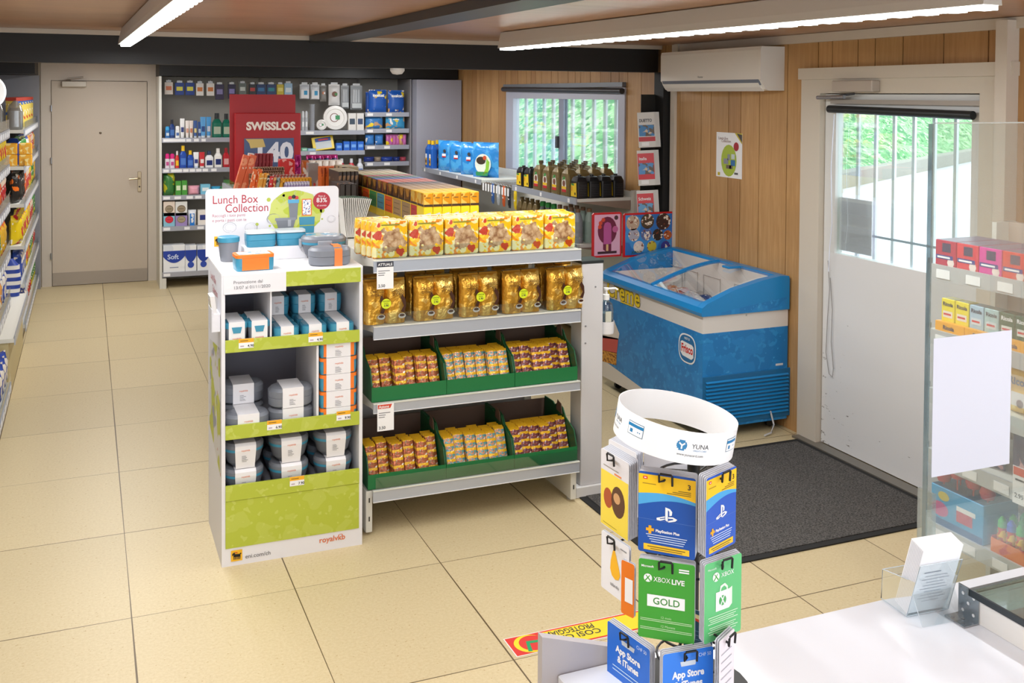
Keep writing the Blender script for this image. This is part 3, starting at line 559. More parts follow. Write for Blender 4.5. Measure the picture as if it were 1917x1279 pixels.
def ovalbox(w=.178, d=.135, h=.08, strap=None, sx=0):
    t = thing('lunch_box', 'x', 'lunch box')
    MB().loft([(w-.02, d-.02, .05, 0), (w-.004, d-.004, .06, .006), (w, d, .062, h*.46), (w-.004, d-.004, .06, h*.48), (w, d, .062, h*.5), (w, d, .062, h*.8), (w-.02, d-.02, .055, h*.94), (w-.06, d-.05, .04, h)], GBOX, n=6).build('box', t)
    if strap is None:
        m_ = MB().box(-.042, .042, -d/2-.0015, d/2+.0015, .001, h+.002, SLEEVE); sleeve_marks(m_, 0, 0, .075, -d/2-.0022, h); m_.build('sleeve', t)
    else:
        MB().box(sx-.016, sx+.016, -d/2-.002, d/2+.002, .0, h*.86, strap).add([(sx-.016, -d/2-.002, h*.86), (sx+.016, -d/2-.002, h*.86), (sx+.016, -d/2+.03, h+.003), (sx-.016, -d/2+.03, h+.003), (sx+.016, d/2-.03, h+.003), (sx-.016, d/2-.03, h+.003), (sx+.016, d/2+.002, h*.86), (sx-.016, d/2+.002, h*.86)], [(0, 1, 2, 3), (3, 2, 4, 5), (5, 4, 6, 7)], strap).build('strap', t)
    return t
ob = ovalbox(); first = True
for xx, yy, z, lab in ((.105, .075, 0, 'front left grey oval lunch box with white sleeve, middle compartment'), (.105, .218, 0, 'lower back left grey oval lunch box, middle compartment'), (.105, .218, .083, 'upper back left grey oval lunch box, middle compartment'),
                       (.284, .09, 0, 'lower grey oval lunch box of the centre stack, middle compartment'), (.284, .09, .083, 'upper grey oval lunch box of the centre stack, middle compartment')):
    loc = (DX0+xx, DY0+yy, .5152+z)
    if first: ob.location = loc; ob['label'] = lab; ob['group'] = 'grey oval lunch boxes in the middle compartment'; first = False
    else: dup(ob, loc, 0, lab, 'grey oval lunch boxes in the middle compartment')
def orangebox(w=.152, d=.12, h=.066, lid=None):
    t = thing('lunch_box', 'x', 'lunch box')
    MB().loft([(w-.006, d-.006, .014, 0), (w, d, .016, h*.3), (w, d, .016, h-.004)], TEALB).build('box', t)
    m_ = MB().loft([(w+.002, d+.002, .016, h-.012), (w+.002, d+.002, .016, h), (w-.004, d-.004, .014, h+.001)], ORG).box(-w/2+(.022 if lid else .013), w/2-(.022 if lid else .013), -d/2-.001, d/2+.001, .004, h-.011, ORG)
    if lid: m_.rect((-w/2+.012, -d/2+.012, h+.0016), X, Y, w-.024, d-.024, lid)
    m_.build('lid', t)
    if not lid: s_ = MB().box(-.052, .048, -d/2-.0025, d/2+.0025, .001, h+.0025, SLEEVE); sleeve_marks(s_, 0, 0, .08, -d/2-.0032, h); s_.build('sleeve', t)
    return t
ow = orangebox(); nm5 = ('bottom', 'second from bottom', 'middle', 'second from top', 'top')
for i in range(5):
    lab = '%s orange and teal lunch box of the five stacked right' % nm5[i]; loc = (DX0+.468, DY0+.068, .5152+i*.0690)
    if i == 0: ow.location = loc; ow['label'] = lab; ow['group'] = 'orange and teal lunch boxes stacked in the middle compartment'
    else: dup(ow, loc, 0, lab, 'orange and teal lunch boxes stacked in the middle compartment')
def bowl(w=.16, d=.14, h=.1, sl=True):
    t = thing('lunch_bowl', 'x', 'lunch bowl')
    MB().loft([(w*.55, d*.55, .035, 0), (w*.8, d*.8, .05, .02), (w*.93, d*.93, .06, h*.55), (w*.97, d*.97, .064, h*.66)], GDARK, n=6).build('bowl', t)
    MB().loft([(w*.975, d*.975, .064, h*.66), (w*.985, d*.985, .066, h*.67), (w*.985, d*.985, .066, h*.76)], TEALB, n=6, caps=False).build('ring', t)
    MB().loft([(w*.985, d*.985, .066, h*.76), (w, d, .068, h*.78), (w, d, .068, h*.9), (w*.9, d*.9, .06, h)], GBOX, n=6).build('lid', t)
    if sl: m_ = MB().add([(-.037, -d*.42, .0), (.037, -d*.42, 0), (.041, -d/2-.003, h*.75), (-.041, -d/2-.003, h*.75), (.041, -d/2-.003, h*.93), (-.041, -d/2-.003, h*.93), (.041, -d*.45, h+.003), (-.041, -d*.45, h+.003), (.041, d*.42, h+.003), (-.041, d*.42, h+.003)], [(0, 1, 2, 3), (3, 2, 4, 5), (5, 4, 6, 7), (7, 6, 8, 9)], SLEEVE); sleeve_marks(m_, 0, .01, .075, -d/2-.0035, h); m_.build('sleeve', t)
    else:
        m_ = MB()
        for sx_ in (0,): m_.cbox(-.03, .03, -d/2-.008, -d/2+.002, h*.5, h*.86, M('9A9EA6', .35), .003)
        m_.cbox(-w/2-.008, -w/2+.004, -.022, .022, h*.5, h*.86, M('9A9EA6', .35), .003).cbox(w/2-.004, w/2+.008, -.022, .022, h*.5, h*.86, M('9A9EA6', .35), .003); m_.build('clasps', t)
        MB().loft([(w*.8, d*.8, .06, h), (w*.78, d*.78, .058, h+.003)], PM('bowl_lid_print', '9DA4AA', [('4C94B4', 18, .56, 2), ('D8DDE0', 30, .6, 4)], .25), n=6).build('lid_print', t)
    return t
bw = bowl(); first = True
for i in range(3):
    for s_ in range(2):
        for r_ in range(2):
            loc = (DX0+.095+i*.182, DY0+.09+.15*r_, .2682+s_*.105); lab = '%s %s grey lunch bowl, %s row, lowest compartment' % (('left', 'centre', 'right')[i], ('bottom', 'top')[s_], ('front', 'back')[r_])
            if first: bw.location = loc; bw['label'] = lab; bw['group'] = 'grey lunch bowls in the lowest compartment'; first = False
            else: dup(bw, loc, 0, lab, 'grey lunch bowls in the lowest compartment')
TZ = 1.1632
# on top: riser, cup, two clear-lidded boxes, bowl, orange box, grey box with orange strap
p = at(430, 491, 'z', TZ); t = thing('lunch_cup', 'grey cup with teal screw lid on the left of the display top', 'lunch cup', (p.x, p.y+.035, TZ))
MB().lathe([(.032, 0), (.034, .003), (.043, .088)], GBOX, n=28).build('cup', t); MB().lathe([(.044, .082), (.0455, .084), (.0455, .102), (.042, .104), (.038, .1025), (.0, .1)], TEALB, n=28).build('lid', t)
rx0, rx1 = at(450, 482, 'z', TZ), at(566, 474, 'z', TZ)
ry = DY0+.33; t = single(MB().cbox(-.135, .135, -.05, .05, 0, .055, CARD, .002), 'display_riser', 'white cardboard riser on the display top under two boxes', 'riser', (DX0+.262, ry, TZ))
t = tealbox(.125, .09, .056); [bpy.data.objects.remove(c_) for c_ in list(t.children) if c_.name.startswith('sleeve')]
MB().loft([(.123, .088, .02, .056), (.121, .086, .02, .066)], M('C9D2D6', .15), n=4).build('clear_lid', t)
t.location = (DX0+.2, ry, TZ+.0555); t['label'] = 'left teal lunch box with clear lid on the white riser'; t['group'] = 'teal boxes with clear lids'
dup(t, (DX0+.328, ry, TZ+.0555), 0, 'right teal lunch box with clear lid on the white riser', 'teal boxes with clear lids')
t = bowl(.19, .15, .1, False); t.location = (DX0+.455, DY0+.25, TZ); t.rotation_euler.z = -.12; t['label'] = 'large grey clip-lid bowl at the right back of the display top'
t = orangebox(.15, .1, .064, PM('patterned_lid', 'E4E8EA', [('5C9CB4', 50, .58, 2), ('E2DCCB', 60, .6, 7)], .3)); p = at(478, 508, 'z', TZ); t.location = (p.x, DY0+.075, TZ); t.rotation_euler.z = .05; t['label'] = 'orange and teal lunch box with patterned lid at the front of the display top'
t = ovalbox(.175, .115, .078, M('F0803C', .45), .025); t.location = (DX0+.445, DY0+.085, TZ); t['label'] = 'grey oval lunch box with orange strap at the front right of the display top'
# ================================================================ END SHELF UNIT
EX0, EX1, EY = .972, 1.938, .34; EB = .84
E_ = thing('shelf_unit', 'cream metal end shelf unit with cookies, coffee and wafers', 'shelf unit', (EX0, EY, 0))
ew = EX1-EX0; eb = EB-EY
mb = MB().box(.01, .62, eb-.02, eb, .05, 1.12, M('A6A7AB', .5)).box(.62, ew-.03, eb-.02, eb, .05, 1.12, M('A6A7AB', .5)); mb.build('back_panel', E_)
for xx, nm in ((-.028, 0), (ew-.032, 1)):
    m_ = MB().cbox(xx, xx+.028, .015, eb, .012, .19, SHELFW, .002)
    for z in (.06, .14): m_.box(xx+.012, xx+.017, .0136, .016, z, z+.02, BLACK)
    m_.lathe([(.012, 0), (.012, .012)], STEEL, (xx+.014, .06, 0), 10).build('foot', E_)
MB().box(ew-.07, ew-.035, eb-.03, eb+.01, 0, 1.12, SHELFW).box(-.0, .03, eb-.03, eb+.01, 0, 1.12, SHELFW).build('upright', E_)
SHZ = [1.172, .893, .566, .195]; RH = [.05, .054, .04, .048]
slots = M('8E9098', .4, .3)
for z, rh in zip(SHZ, RH):
    m_ = MB().box(0, ew, .004, eb-.021, z-.03, z-.002, SHELFW, front=SHELFW)
    for xb in (0, ew-.006): m_.prism([(0.03, z-.03), (eb-.03, z-.03), (eb-.03, z-.09)], 'x', xb, xb+.004, SHELFW)
    s_ = m_.build('shelf', E_)
    MB().box(-.002, ew+.002, -.006, .0035, z-rh, z-.004, RAIL).box(-.002, ew+.002, -.009, .0035, z-.004, z, M('DAD9CF', .4)).box(-.002, ew+.002, -.008, .0, z-rh-.003, z-rh, M('E4E4E4', .3)).build('price_rail', s_)
    if z in (1.172, .893, .195): MB().box(.01, ew-.004, -.001, .0005, z, z+.052, PLAST).build('clear_front', s_)
def pcard(x, z, head, hc, price, lab, rot=0):
    t = MB(); w, h = .072, .115; t.box(-w/2, w/2, 0, .0012, -h, 0, PAPER)
    if hc == 'r': t.prism([(-w/2+.002, -.003), (w/2-.008, -.003), (w/2-.016, -.02), (-w/2+.002, -.02)], 'y', -.0006, 0, M('D2482E')); t.text(head, (-w/2+.006, -.001, -.017), X, Z, .011, PAPER, bold=.02)
    else: t.rect((-w/2, -.0006, -.022), X, Z, w, .022, M('2A2C3A')); t.text(head, (0, -.001, -.017), X, Z, .011, PAPER, 'c', .02, w*.86)
    t.text(price, (-w/2+.006, -.0006, -h+.008), X, Z, .012, INK, bold=.015)
    for i, q_ in enumerate((.05, .03, .026)): t.rect((-w/2+.006, -.0006, -.04-i*.009), X, Z, q_, .003, M('77787E'))
    return single(t, 'price_card', lab, 'price card', (x, EY-.0115, z), 0)
p = at(721, 490, 'y', .33); pcard(p.x, 1.166, 'ATTUALE', 'b', '2.50', 'white price card headed ATTUALE, price 2.50, hanging from the cookie shelf')
p = at(721, 758, 'y', .33); pcard(p.x+.002, p.z+.005, 'Azione', 'r', '3.50', 'white price card headed Azione, price 3.50, hanging from the wafer shelf')
# cookies
def cookie_mat():
    m = bpy.data.materials.new('cookie_print'); m.use_nodes = True; nt = m.node_tree; L = nt.links.new; N = nt.nodes.new; b = nt.nodes['Principled BSDF']; b.inputs['Roughness'].default_value = .22
    tc = N('ShaderNodeTexCoord'); oi = N('ShaderNodeObjectInfo'); ad = N('ShaderNodeVectorMath'); ad.operation = 'MULTIPLY_ADD'; L(oi.outputs['Random'], ad.inputs[0]); ad.inputs[1].default_value = (3, 5, 7); L(tc.outputs['Object'], ad.inputs[2])
    def patch(prev, hx, sc, th, off, soft=.02):
        mp = N('ShaderNodeMapping'); mp.inputs['Location'].default_value = (off, off*2, off); n = N('ShaderNodeTexNoise'); n.inputs['Scale'].default_value = sc; n.inputs['Detail'].default_value = 1.2; L(tc.outputs['Object'], mp.inputs[0]); L(mp.outputs[0], n.inputs['Vector'])
        r = N('ShaderNodeMapRange'); r.inputs[1].default_value = th; r.inputs[2].default_value = th+soft; L(n.outputs[0], r.inputs[0]); mx = N('ShaderNodeMix'); mx.data_type = 'RGBA'; L(r.outputs[0], mx.inputs[0]); L(prev, mx.inputs[6]); mx.inputs[7].default_value = lin(hx); return mx.outputs[2]
    rgb = N('ShaderNodeRGB'); rgb.outputs[0].default_value = lin('F0B818'); c = rgb.outputs[0]
    c = patch(c, 'E9E2A8', 30, .52, 1); c = patch(c, 'F2D62A', 26, .55, 2.2); c = patch(c, 'E88A1E', 34, .62, 5.1); c = patch(c, 'CC3E14', 24, .66, 3.4)
    # see-through middle showing cookies
    sp = N('ShaderNodeSeparateXYZ'); L(tc.outputs['Object'], sp.inputs[0])
    def mth(op, a, b_):
        n = N('ShaderNodeMath'); n.operation = op
        for i, q in enumerate((a, b_)):
            if isinstance(q, (int, float)): n.inputs[i].default_value = q
            else: L(q, n.inputs[i])
        return n.outputs[0]
    u = mth('DIVIDE', mth('SUBTRACT', sp.outputs[0], .006), .062); v = mth('DIVIDE', mth('SUBTRACT', sp.outputs[2], .078), .054)
    n = N('ShaderNodeTexNoise'); n.inputs['Scale'].default_value = 40; L(tc.outputs['Object'], n.inputs['Vector'])
    rad = mth('ADD', mth('ADD', mth('MULTIPLY', u, u), mth('MULTIPLY', v, v)), mth('MULTIPLY', mth('SUBTRACT', n.outputs[0], .5), 4.0))
    rad = mth('ADD', rad, mth('MULTIPLY', mth('GREATER_THAN', sp.outputs[1], .0), 9))
    vo = N('ShaderNodeTexVoronoi'); vo.inputs['Scale'].default_value = 34; dn = N('ShaderNodeTexNoise'); dn.inputs['Scale'].default_value = 60; L(ad.outputs[0], dn.inputs['Vector']); dm = N('ShaderNodeVectorMath'); dm.operation = 'MULTIPLY_ADD'; L(dn.outputs[1], dm.inputs[0]); dm.inputs[1].default_value = (.035, .035, .035); L(ad.outputs[0], dm.inputs[2]); L(dm.outputs[0], vo.inputs['Vector'])
    cr_ = N('ShaderNodeValToRGB'); e = cr_.color_ramp.elements; e[0].position = 0; e[0].color = lin('D8BE9C'); e[1].position = .8; e[1].color = lin('8A6040'); k = e.new(.5); k.color = lin('B8946C'); L(vo.outputs[0], cr_.inputs[0])
    lt = mth('LESS_THAN', rad, .8); mx = N('ShaderNodeMix'); mx.data_type = 'RGBA'; L(lt, mx.inputs[0]); L(c, mx.inputs[6]); L(cr_.outputs[0], mx.inputs[7]); c = mx.outputs[2]
    # two maple leaves
    for lx, lz, r_ in ((-.052, .095, .02), (.045, .022, .018)):
        a_ = mth('SUBTRACT', sp.outputs[0], lx); b2_ = mth('SUBTRACT', sp.outputs[2], lz)
        d_ = mth('ADD', mth('POWER', mth('ADD', mth('MULTIPLY', a_, a_), mth('MULTIPLY', b2_, b2_)), .5), mth('MULTIPLY', mth('SUBTRACT', n.outputs[0], .5), .03))
        l_ = mth('LESS_THAN', d_, r_); mx = N('ShaderNodeMix'); mx.data_type = 'RGBA'; L(l_, mx.inputs[0]); L(c, mx.inputs[6]); mx.inputs[7].default_value = lin('C23A16'); c = mx.outputs[2]
    L(c, b.inputs['Base Color'])
    n3 = N('ShaderNodeTexNoise'); n3.inputs['Scale'].default_value = 28; n3.inputs['Detail'].default_value = 3; L(ad.outputs[0], n3.inputs['Vector']); bp = N('ShaderNodeBump'); bp.inputs['Strength'].default_value = .35; bp.inputs['Distance'].default_value = .01; L(n3.outputs[0], bp.inputs['Height']); L(bp.outputs[0], b.inputs['Normal'])
    return m
ck = cookie_mat(); ckt = PM('cookie_top', 'F2C81E', [('E9E2A8', 40, .52, 1), ('E07A1A', 34, .6, 2), ('C8401A', 30, .68, 6)], .3)
def cookie():
    t = thing('cookie_pack', 'x', 'cookie pack'); m_ = MB(); w, d, h = .152, .036, .156
    m_.loft([(w-.006, d-.004, .004, 0), (w, d, .004, .006), (w+.002, d+.002, .005, h*.5), (w, d, .004, h-.005), (w-.004, d-.006, .004, h)], [ck]*4, n=2); m_.build('pack', t)
    MB().box(-w/2+.002, w/2-.002, -d/2+.003, d/2-.003, h+.0002, h+.001, ckt).poly([(-.04, -d/2-.0012, h-.012), (.04, -d/2-.0012, h-.012), (.04, -d/2-.0012, h-.018), (-.04, -d/2-.0012, h-.018)], M('8F8A24')).build('top_fold', t); return t
c0 = cookie(); first = True; edges = [695, 763, 831.5, 894.5, 956.5, 1016, 1076.5]
for i in range(6):
    p = at((edges[i]+edges[i+1])/2, 470, 'y', .395)
    for r_ in range(4):
        xx = p.x + (-.012*r_ if i == 0 else rn.uniform(-.006, .006)*r_)+ (.02*(r_ == 3) if i else 0); yy = .40+r_*.0425+(.02 if r_ == 3 else 0)
        loc = (xx, yy, 1.1722); lab = '%s leaf-printed cookie pack from the left, %s row on the top end shelf' % (ORD[i], ('front', 'second', 'third', 'back')[r_])
        if first: c0.location = loc; c0['label'] = lab; c0['group'] = 'cookie packs on the top end shelf'; o = c0; first = False
        else: o = dup(c0, loc, rn.uniform(-.03, .03), lab, 'cookie packs on the top end shelf')
# gold coffee
def gold_mat():
    m = PM('gold_foil', 'D8A23C', [('E8C066', 16, .55, 1)], .3, .72, 1.0, 30); return m
gold = gold_mat(); brown = M('4A2A1C', .35, .3); seal = M('9A6E20', .35, .8); YG = M('D8E61C', .45)
def coffee(seed):
    t = thing('coffee_pack', 'x', 'coffee pack'); h = .196
    for k, sx_ in enumerate((-.0455, .0455)):
        m_ = MB(); pillow(m_, .092, h-.01, .075, gold, .0, 10, 13, .0042, seed*2+k, seal, True, T=Tm((sx_, 0, 0)))
        m_.box(sx_-.043, sx_+.043, -.012, .012, h-.014, h-.006, seal); bag = m_.build('bag', t)
        q = MB(); xx = sx_+.005
        # steam swirl and cup print, standing just off the foil
        def yf(z): return -.0405*min(1, (1-z/(h-.01))/.2)**.6-.006
        pts = [(xx+.012, .05), (xx+.026, .075), (xx+.012, .11), (xx+.020, .125), (xx+.034, .1), (xx+.036, .07), (xx+.028, .045)]
        q.poly([(a_, yf(b_), b_) for a_, b_ in pts], brown)
        q.poly([(xx+.018+.017*math.cos(a_*.6283), yf(.03)-.001, .032+.011*math.sin(a_*.6283)) for a_ in range(10)], M('D8D2CC', .4)); q.poly([(xx+.018+.012*math.cos(a_*.6283), yf(.03)-.0016, .035+.006*math.sin(a_*.6283)) for a_ in range(10)], brown)
        q.text('CHICCO', (xx-.0, yf(.13)-.001, .136), X, Z, .011, brown, 'c', 0, .06); q.text("D'ORO", (xx, yf(.12)-.001, .12), X, Z, .011, brown, 'c', 0, .05); q.build('print', bag)
    m_ = MB().disc((-.002, -.049, .088), X, Z, .0215, YG, 28); m_.text('AZIONE', (-.002, -.0496, .096), X, Z, .006, M('5A6A10'), 'c', .01); m_.text('3.90', (-.002, -.0496, .076), X, Z, .009, INK, 'c', .02); m_.rect((-.012, -.0496, .089), X, Z, .02, .002, M('5A6A10')); m_.build('price_sticker', t); return t
cf0 = [coffee(1), coffee(2)]; used = [False, False]
for i, (xa, yb) in enumerate(((714, 608), (805, 600), (888, 592), (967, 585), (1048, 578))):
    for r_ in range(2):
        p = at(xa, yb, 'z', .8935); k = (i+r_) % 2; loc = (at(xa, 560, 'y', .44).x, .405+.115*r_, .8935)
        lab = '%s gold twin coffee pack from the left, %s row' % (ORD[i], ('front', 'back')[r_])
        if not used[k]: used[k] = True; o = cf0[k]; o.location = loc; o['label'] = lab; o['group'] = 'gold coffee packs on the second shelf'
        else: o = dup(cf0[k], loc, rn.uniform(-.04, .04), lab, 'gold coffee packs on the second shelf')
# green trays with wafer strips
grn = M('0E6E38', .5); grn2 = M('0A5530', .5); cardb = M('6B5448', .7)
def wafer_mat(nm, c1, c2, c3):
    m = bpy.data.materials.new(nm); m.use_nodes = True; nt = m.node_tree; L = nt.links.new; N = nt.nodes.new; b = nt.nodes['Principled BSDF']; b.inputs['Roughness'].default_value = .22; b.inputs['Metallic'].default_value = .15
    tc = N('ShaderNodeTexCoord'); sp = N('ShaderNodeSeparateXYZ'); L(tc.outputs['Object'], sp.inputs[0])
    mo = N('ShaderNodeMath'); mo.operation = 'MODULO'; L(sp.outputs[2], mo.inputs[0]); mo.inputs[1].default_value = .033
    dv = N('ShaderNodeMath'); dv.operation = 'DIVIDE'; L(mo.outputs[0], dv.inputs[0]); dv.inputs[1].default_value = .033
    cbv = N('ShaderNodeCombineXYZ'); L(sp.outputs[0], cbv.inputs[0]); L(mo.outputs[0], cbv.inputs[2])
    n = N('ShaderNodeTexNoise'); n.inputs['Scale'].default_value = 95; n.inputs['Detail'].default_value = 1; L(cbv.outputs[0], n.inputs['Vector'])
    r = N('ShaderNodeValToRGB'); e = r.color_ramp.elements; r.color_ramp.interpolation = 'CONSTANT'; e[0].position = 0; e[0].color = lin(c1); e[1].position = .48; e[1].color = lin(c2); k = e.new(.58); k.color = lin(c3); k = e.new(.62); k.color = lin('E4DACA'); L(n.outputs[0], r.inputs[0])
    gt = N('ShaderNodeMath'); gt.operation = 'GREATER_THAN'; L(dv.outputs[0], gt.inputs[0]); gt.inputs[1].default_value = .66
    n2 = N('ShaderNodeTexNoise'); n2.inputs['Scale'].default_value = 60; L(cbv.outputs[0], n2.inputs['Vector']); g2 = N('ShaderNodeMath'); g2.operation = 'MULTIPLY_ADD'; L(n2.outputs[0], g2.inputs[0]); g2.inputs[1].default_value = -.5; g2.inputs[2].default_value = .92
    L(g2.outputs[0], gt.inputs[1])
    mx = N('ShaderNodeMix'); mx.data_type = 'RGBA'; L(gt.outputs[0], mx.inputs[0]); L(r.outputs[0], mx.inputs[6]); mx.inputs[7].default_value = lin('EDB826'); L(mx.outputs[2], b.inputs['Base Color'])
    n3 = N('ShaderNodeTexNoise'); n3.inputs['Scale'].default_value = 60; L(tc.outputs['Object'], n3.inputs['Vector']); bp = N('ShaderNodeBump'); bp.inputs['Strength'].default_value = .4; bp.inputs['Distance'].default_value = .01; L(n3.outputs[0], bp.inputs['Height']); L(bp.outputs[0], b.inputs['Normal']); return m
wm = [wafer_mat('wafer_hazel', '9A5A34', 'C8643E', '4C7B4A'), wafer_mat('wafer_vanilla', '5E9CA0', 'D89A72', 'C05A44'), wafer_mat('wafer_cocoa', '6A3E48', '9A4C38', '87809C')]
wg = M('D9A51E', .3, .2)
w0 = []
for k in range(3):
    m_ = MB(); w, d, h = .0485, .016, .165
    m_.loft([(w, .003, .001, 0), (w, d, .004, .008), (w, d, .004, h-.008), (w, .003, .001, h)], wm[k], n=2); w0.append(single(m_, 'wafer_strip', 'x', 'wafer pack'))
wused = [False]*3
for lv, z in enumerate((.5665, .1955)):
    for i in range(3):
        if lv == 0: xa, xb = (EX0-.005, EX0+.33, EX0+.652, EX1-.002)[i:i+2]
        else: xa, xb = (EX0-.02, EX0+.33, EX0+.652, EX1-.0)[i:i+2]
        xb -= .002
        t = thing('display_tray', '%s green cardboard tray of wafers on the %s shelf' % (('left', 'centre', 'right')[i], ('third', 'lowest')[lv]), 'tray', (xa, EY+.012, z), 0, 'green wafer trays')
        w = xb-xa; dp = .36; m_ = MB()
        m_.box(0, w, 0, .004, 0, .062, grn); m_.box(0, w, dp-.004, dp, 0, .19, cardb); m_.box(.004, w-.004, .004, dp-.004, 0, .003, cardb)
        m_.build('tray', t)
        for xs in (0, w-.005): MB().prism([(.0045, 0), (.0045, .07), (.03, .13), (.12, .165), (.15, .2), (.2, .21), (.24, .19), (.26, .2), (dp-.005, .2), (dp-.005, 0)], 'x', xs, xs+.005, grn2).build('side_wall', t)
        MB().prism([(.15, .17), (.16, .215), (.2, .225), (.215, .175)], 'x', w-.009, w-.006, cardb).build('side_wall_flap', t)
        nc = 6; pitch = (w-.016)/nc
        for c_ in range(nc):
            st_ = rn.choice([0, 0, 1, 1, 2, 2]) if (i, lv) != (1, 1) else rn.choice([0, 0, 0, 1]); n_ = 6-st_ if c_ % 2 else 5-st_//2
            hz = rn.choice([0, 0, .006, -.004])
            for r_ in range(max(2, n_)):
                rr_ = r_+st_; lean = -.42; base = EY+.033+rr_*.022
                loc = (xa+.008+pitch*(c_+.5), base, z+.0045+abs(hz)*(r_ < 2)); k = i
                lab = '%s wafer strip from the left, %s layer, %s tray on the %s shelf' % (ORD[c_], ORD[r_], ('left', 'centre', 'right')[i], ('third', 'lowest')[lv])
                if not wused[k]: wused[k] = True; o = w0[k]; o.location = loc
                else: o = dup(w0[k], loc)
                o['label'] = lab; o['group'] = 'wafer strips in the green trays'; o.rotation_euler = (lean+rn.uniform(-.02, .02), 0, rn.uniform(-.03, .03))
# ---------------- security gate post
PX0, PX1, PY0, PY1 = 1.975, 2.086, .395, .51
t = thing('security_post', 'tall white square post with black cap between shelf and door mat', 'post', (PX0, PY0, 0))
m_ = MB().cbox(0, PX1-PX0, 0, PY1-PY0, .052, 1.09, M('CBC9CB', .45), .003)
for z in (.98, .8, .72): m_.lathe([(.004, 0), (.004, .003)], M('77777A'), T=Tm((.07 if z == .98 else .02, 0, z)) @ Matrix.Rotation(math.pi/2, 4, 'X'), n=8)
m_.build('post', t); MB().cbox(-.002, PX1-PX0+.002, -.002, PY1-PY0+.002, 1.09, 1.104, M('1E2526', .4), .002).build('cap', t); MB().cbox(-.028, PX1-PX0+.005, -.012, PY1-PY0+.03, 0.0, .052, M('DAD8D6', .45), .003).build('base', t)
hx = PX1+.042; t2 = thing('sanitizer_dispenser', 'clear pump bottle in a white holder on the right of the post', 'sanitizer bottle', (hx, PY0+.05, .745))
MB().lathe([(.036, 0), (.038, .004), (.04, .06), (.0385, .06), (.036, .008), (0, .008)], M('E4E2E4', .4), n=20).build('holder', t2)
MB().lathe([(.034, .009), (.0345, .012), (.0345, .12), (.03, .14), (.014, .155), (.013, .16)], clear('bottle_plastic', 'D2E0E6', .12, .05), n=20).build('bottle', t2)
MB().lathe([(.033, .0095), (.0335, .1), (.0, .1)], clear('gel', 'CFDDE2', .05, .1, .25, 'C8D4DC'), n=16).build('gel', t2)
MB().lathe([(.016, .16), (.016, .185), (.006, .187), (.006, .205), (.012, .206), (.012, .216), (0, .216)], WHITE, n=14).tube([(0, 0, .211), (.045, -.01, .212), (.055, -.012, .205)], .005, WHITE).build('pump', t2)
MB().add([(-.02, -.0345, .06), (.01, -.0345, .06), (.01, -.0345, .11), (-.02, -.0345, .11)], [(0, 1, 2, 3)], M('C9C8B8')).build('label', t2)
# ================================================================ CENTRE GONDOLA
GX0, GX1, GY0_, GY1_ = .90, 2.02, .90, 4.85; GT = 1.13
G = thing('gondola_shelving', 'long cream centre shelving unit behind the end shelf, full of sweets and boxes', 'shelving', (GX0, GY0_, 0))
gw, gl_ = GX1-GX0, GY1_-GY0_
MB().box(gw/2-.02, gw/2+.02, .02, gl_-.02, .02, 1.12, M('9C9DA2', .5)).build('centre_panel', G)
for z in (.16, .42, .68, .92):
    s_ = MB().box(0, gw/2-.021, 0, gl_, z-.025, z, SHELFW).box(gw/2+.021, gw, 0, gl_, z-.025, z, SHELFW).build('shelf', G)
    MB().box(-.008, -.0005, 0, gl_, z-.045, z+.002, RAIL).box(gw+.0005, gw+.008, 0, gl_, z-.045, z+.002, RAIL).build('price_rail', s_)
MB().box(0, gw, 0, gl_, GT-.03, GT, SHELFW).build('shelf', G)
s_ = MB().box(-.01, -.0005, 1.2, gl_, GT-.05, GT+.004, RAIL).build('price_rail', G)
m_ = MB()
for i in range(14): m_.box(-.0115, -.0102, 1.25+i*.17, 1.30+i*.17, GT-.04, GT-.008, PAPER)
m_.build('price_labels', s_)
MB().box(.02, gw-.02, .02, gl_-.02, 0, .1, SHELFW).build('plinth', G)
MB().box(.0, .002, 1.6, gl_, GT+.0045, GT+.06, PLAST).build('clear_front', G)
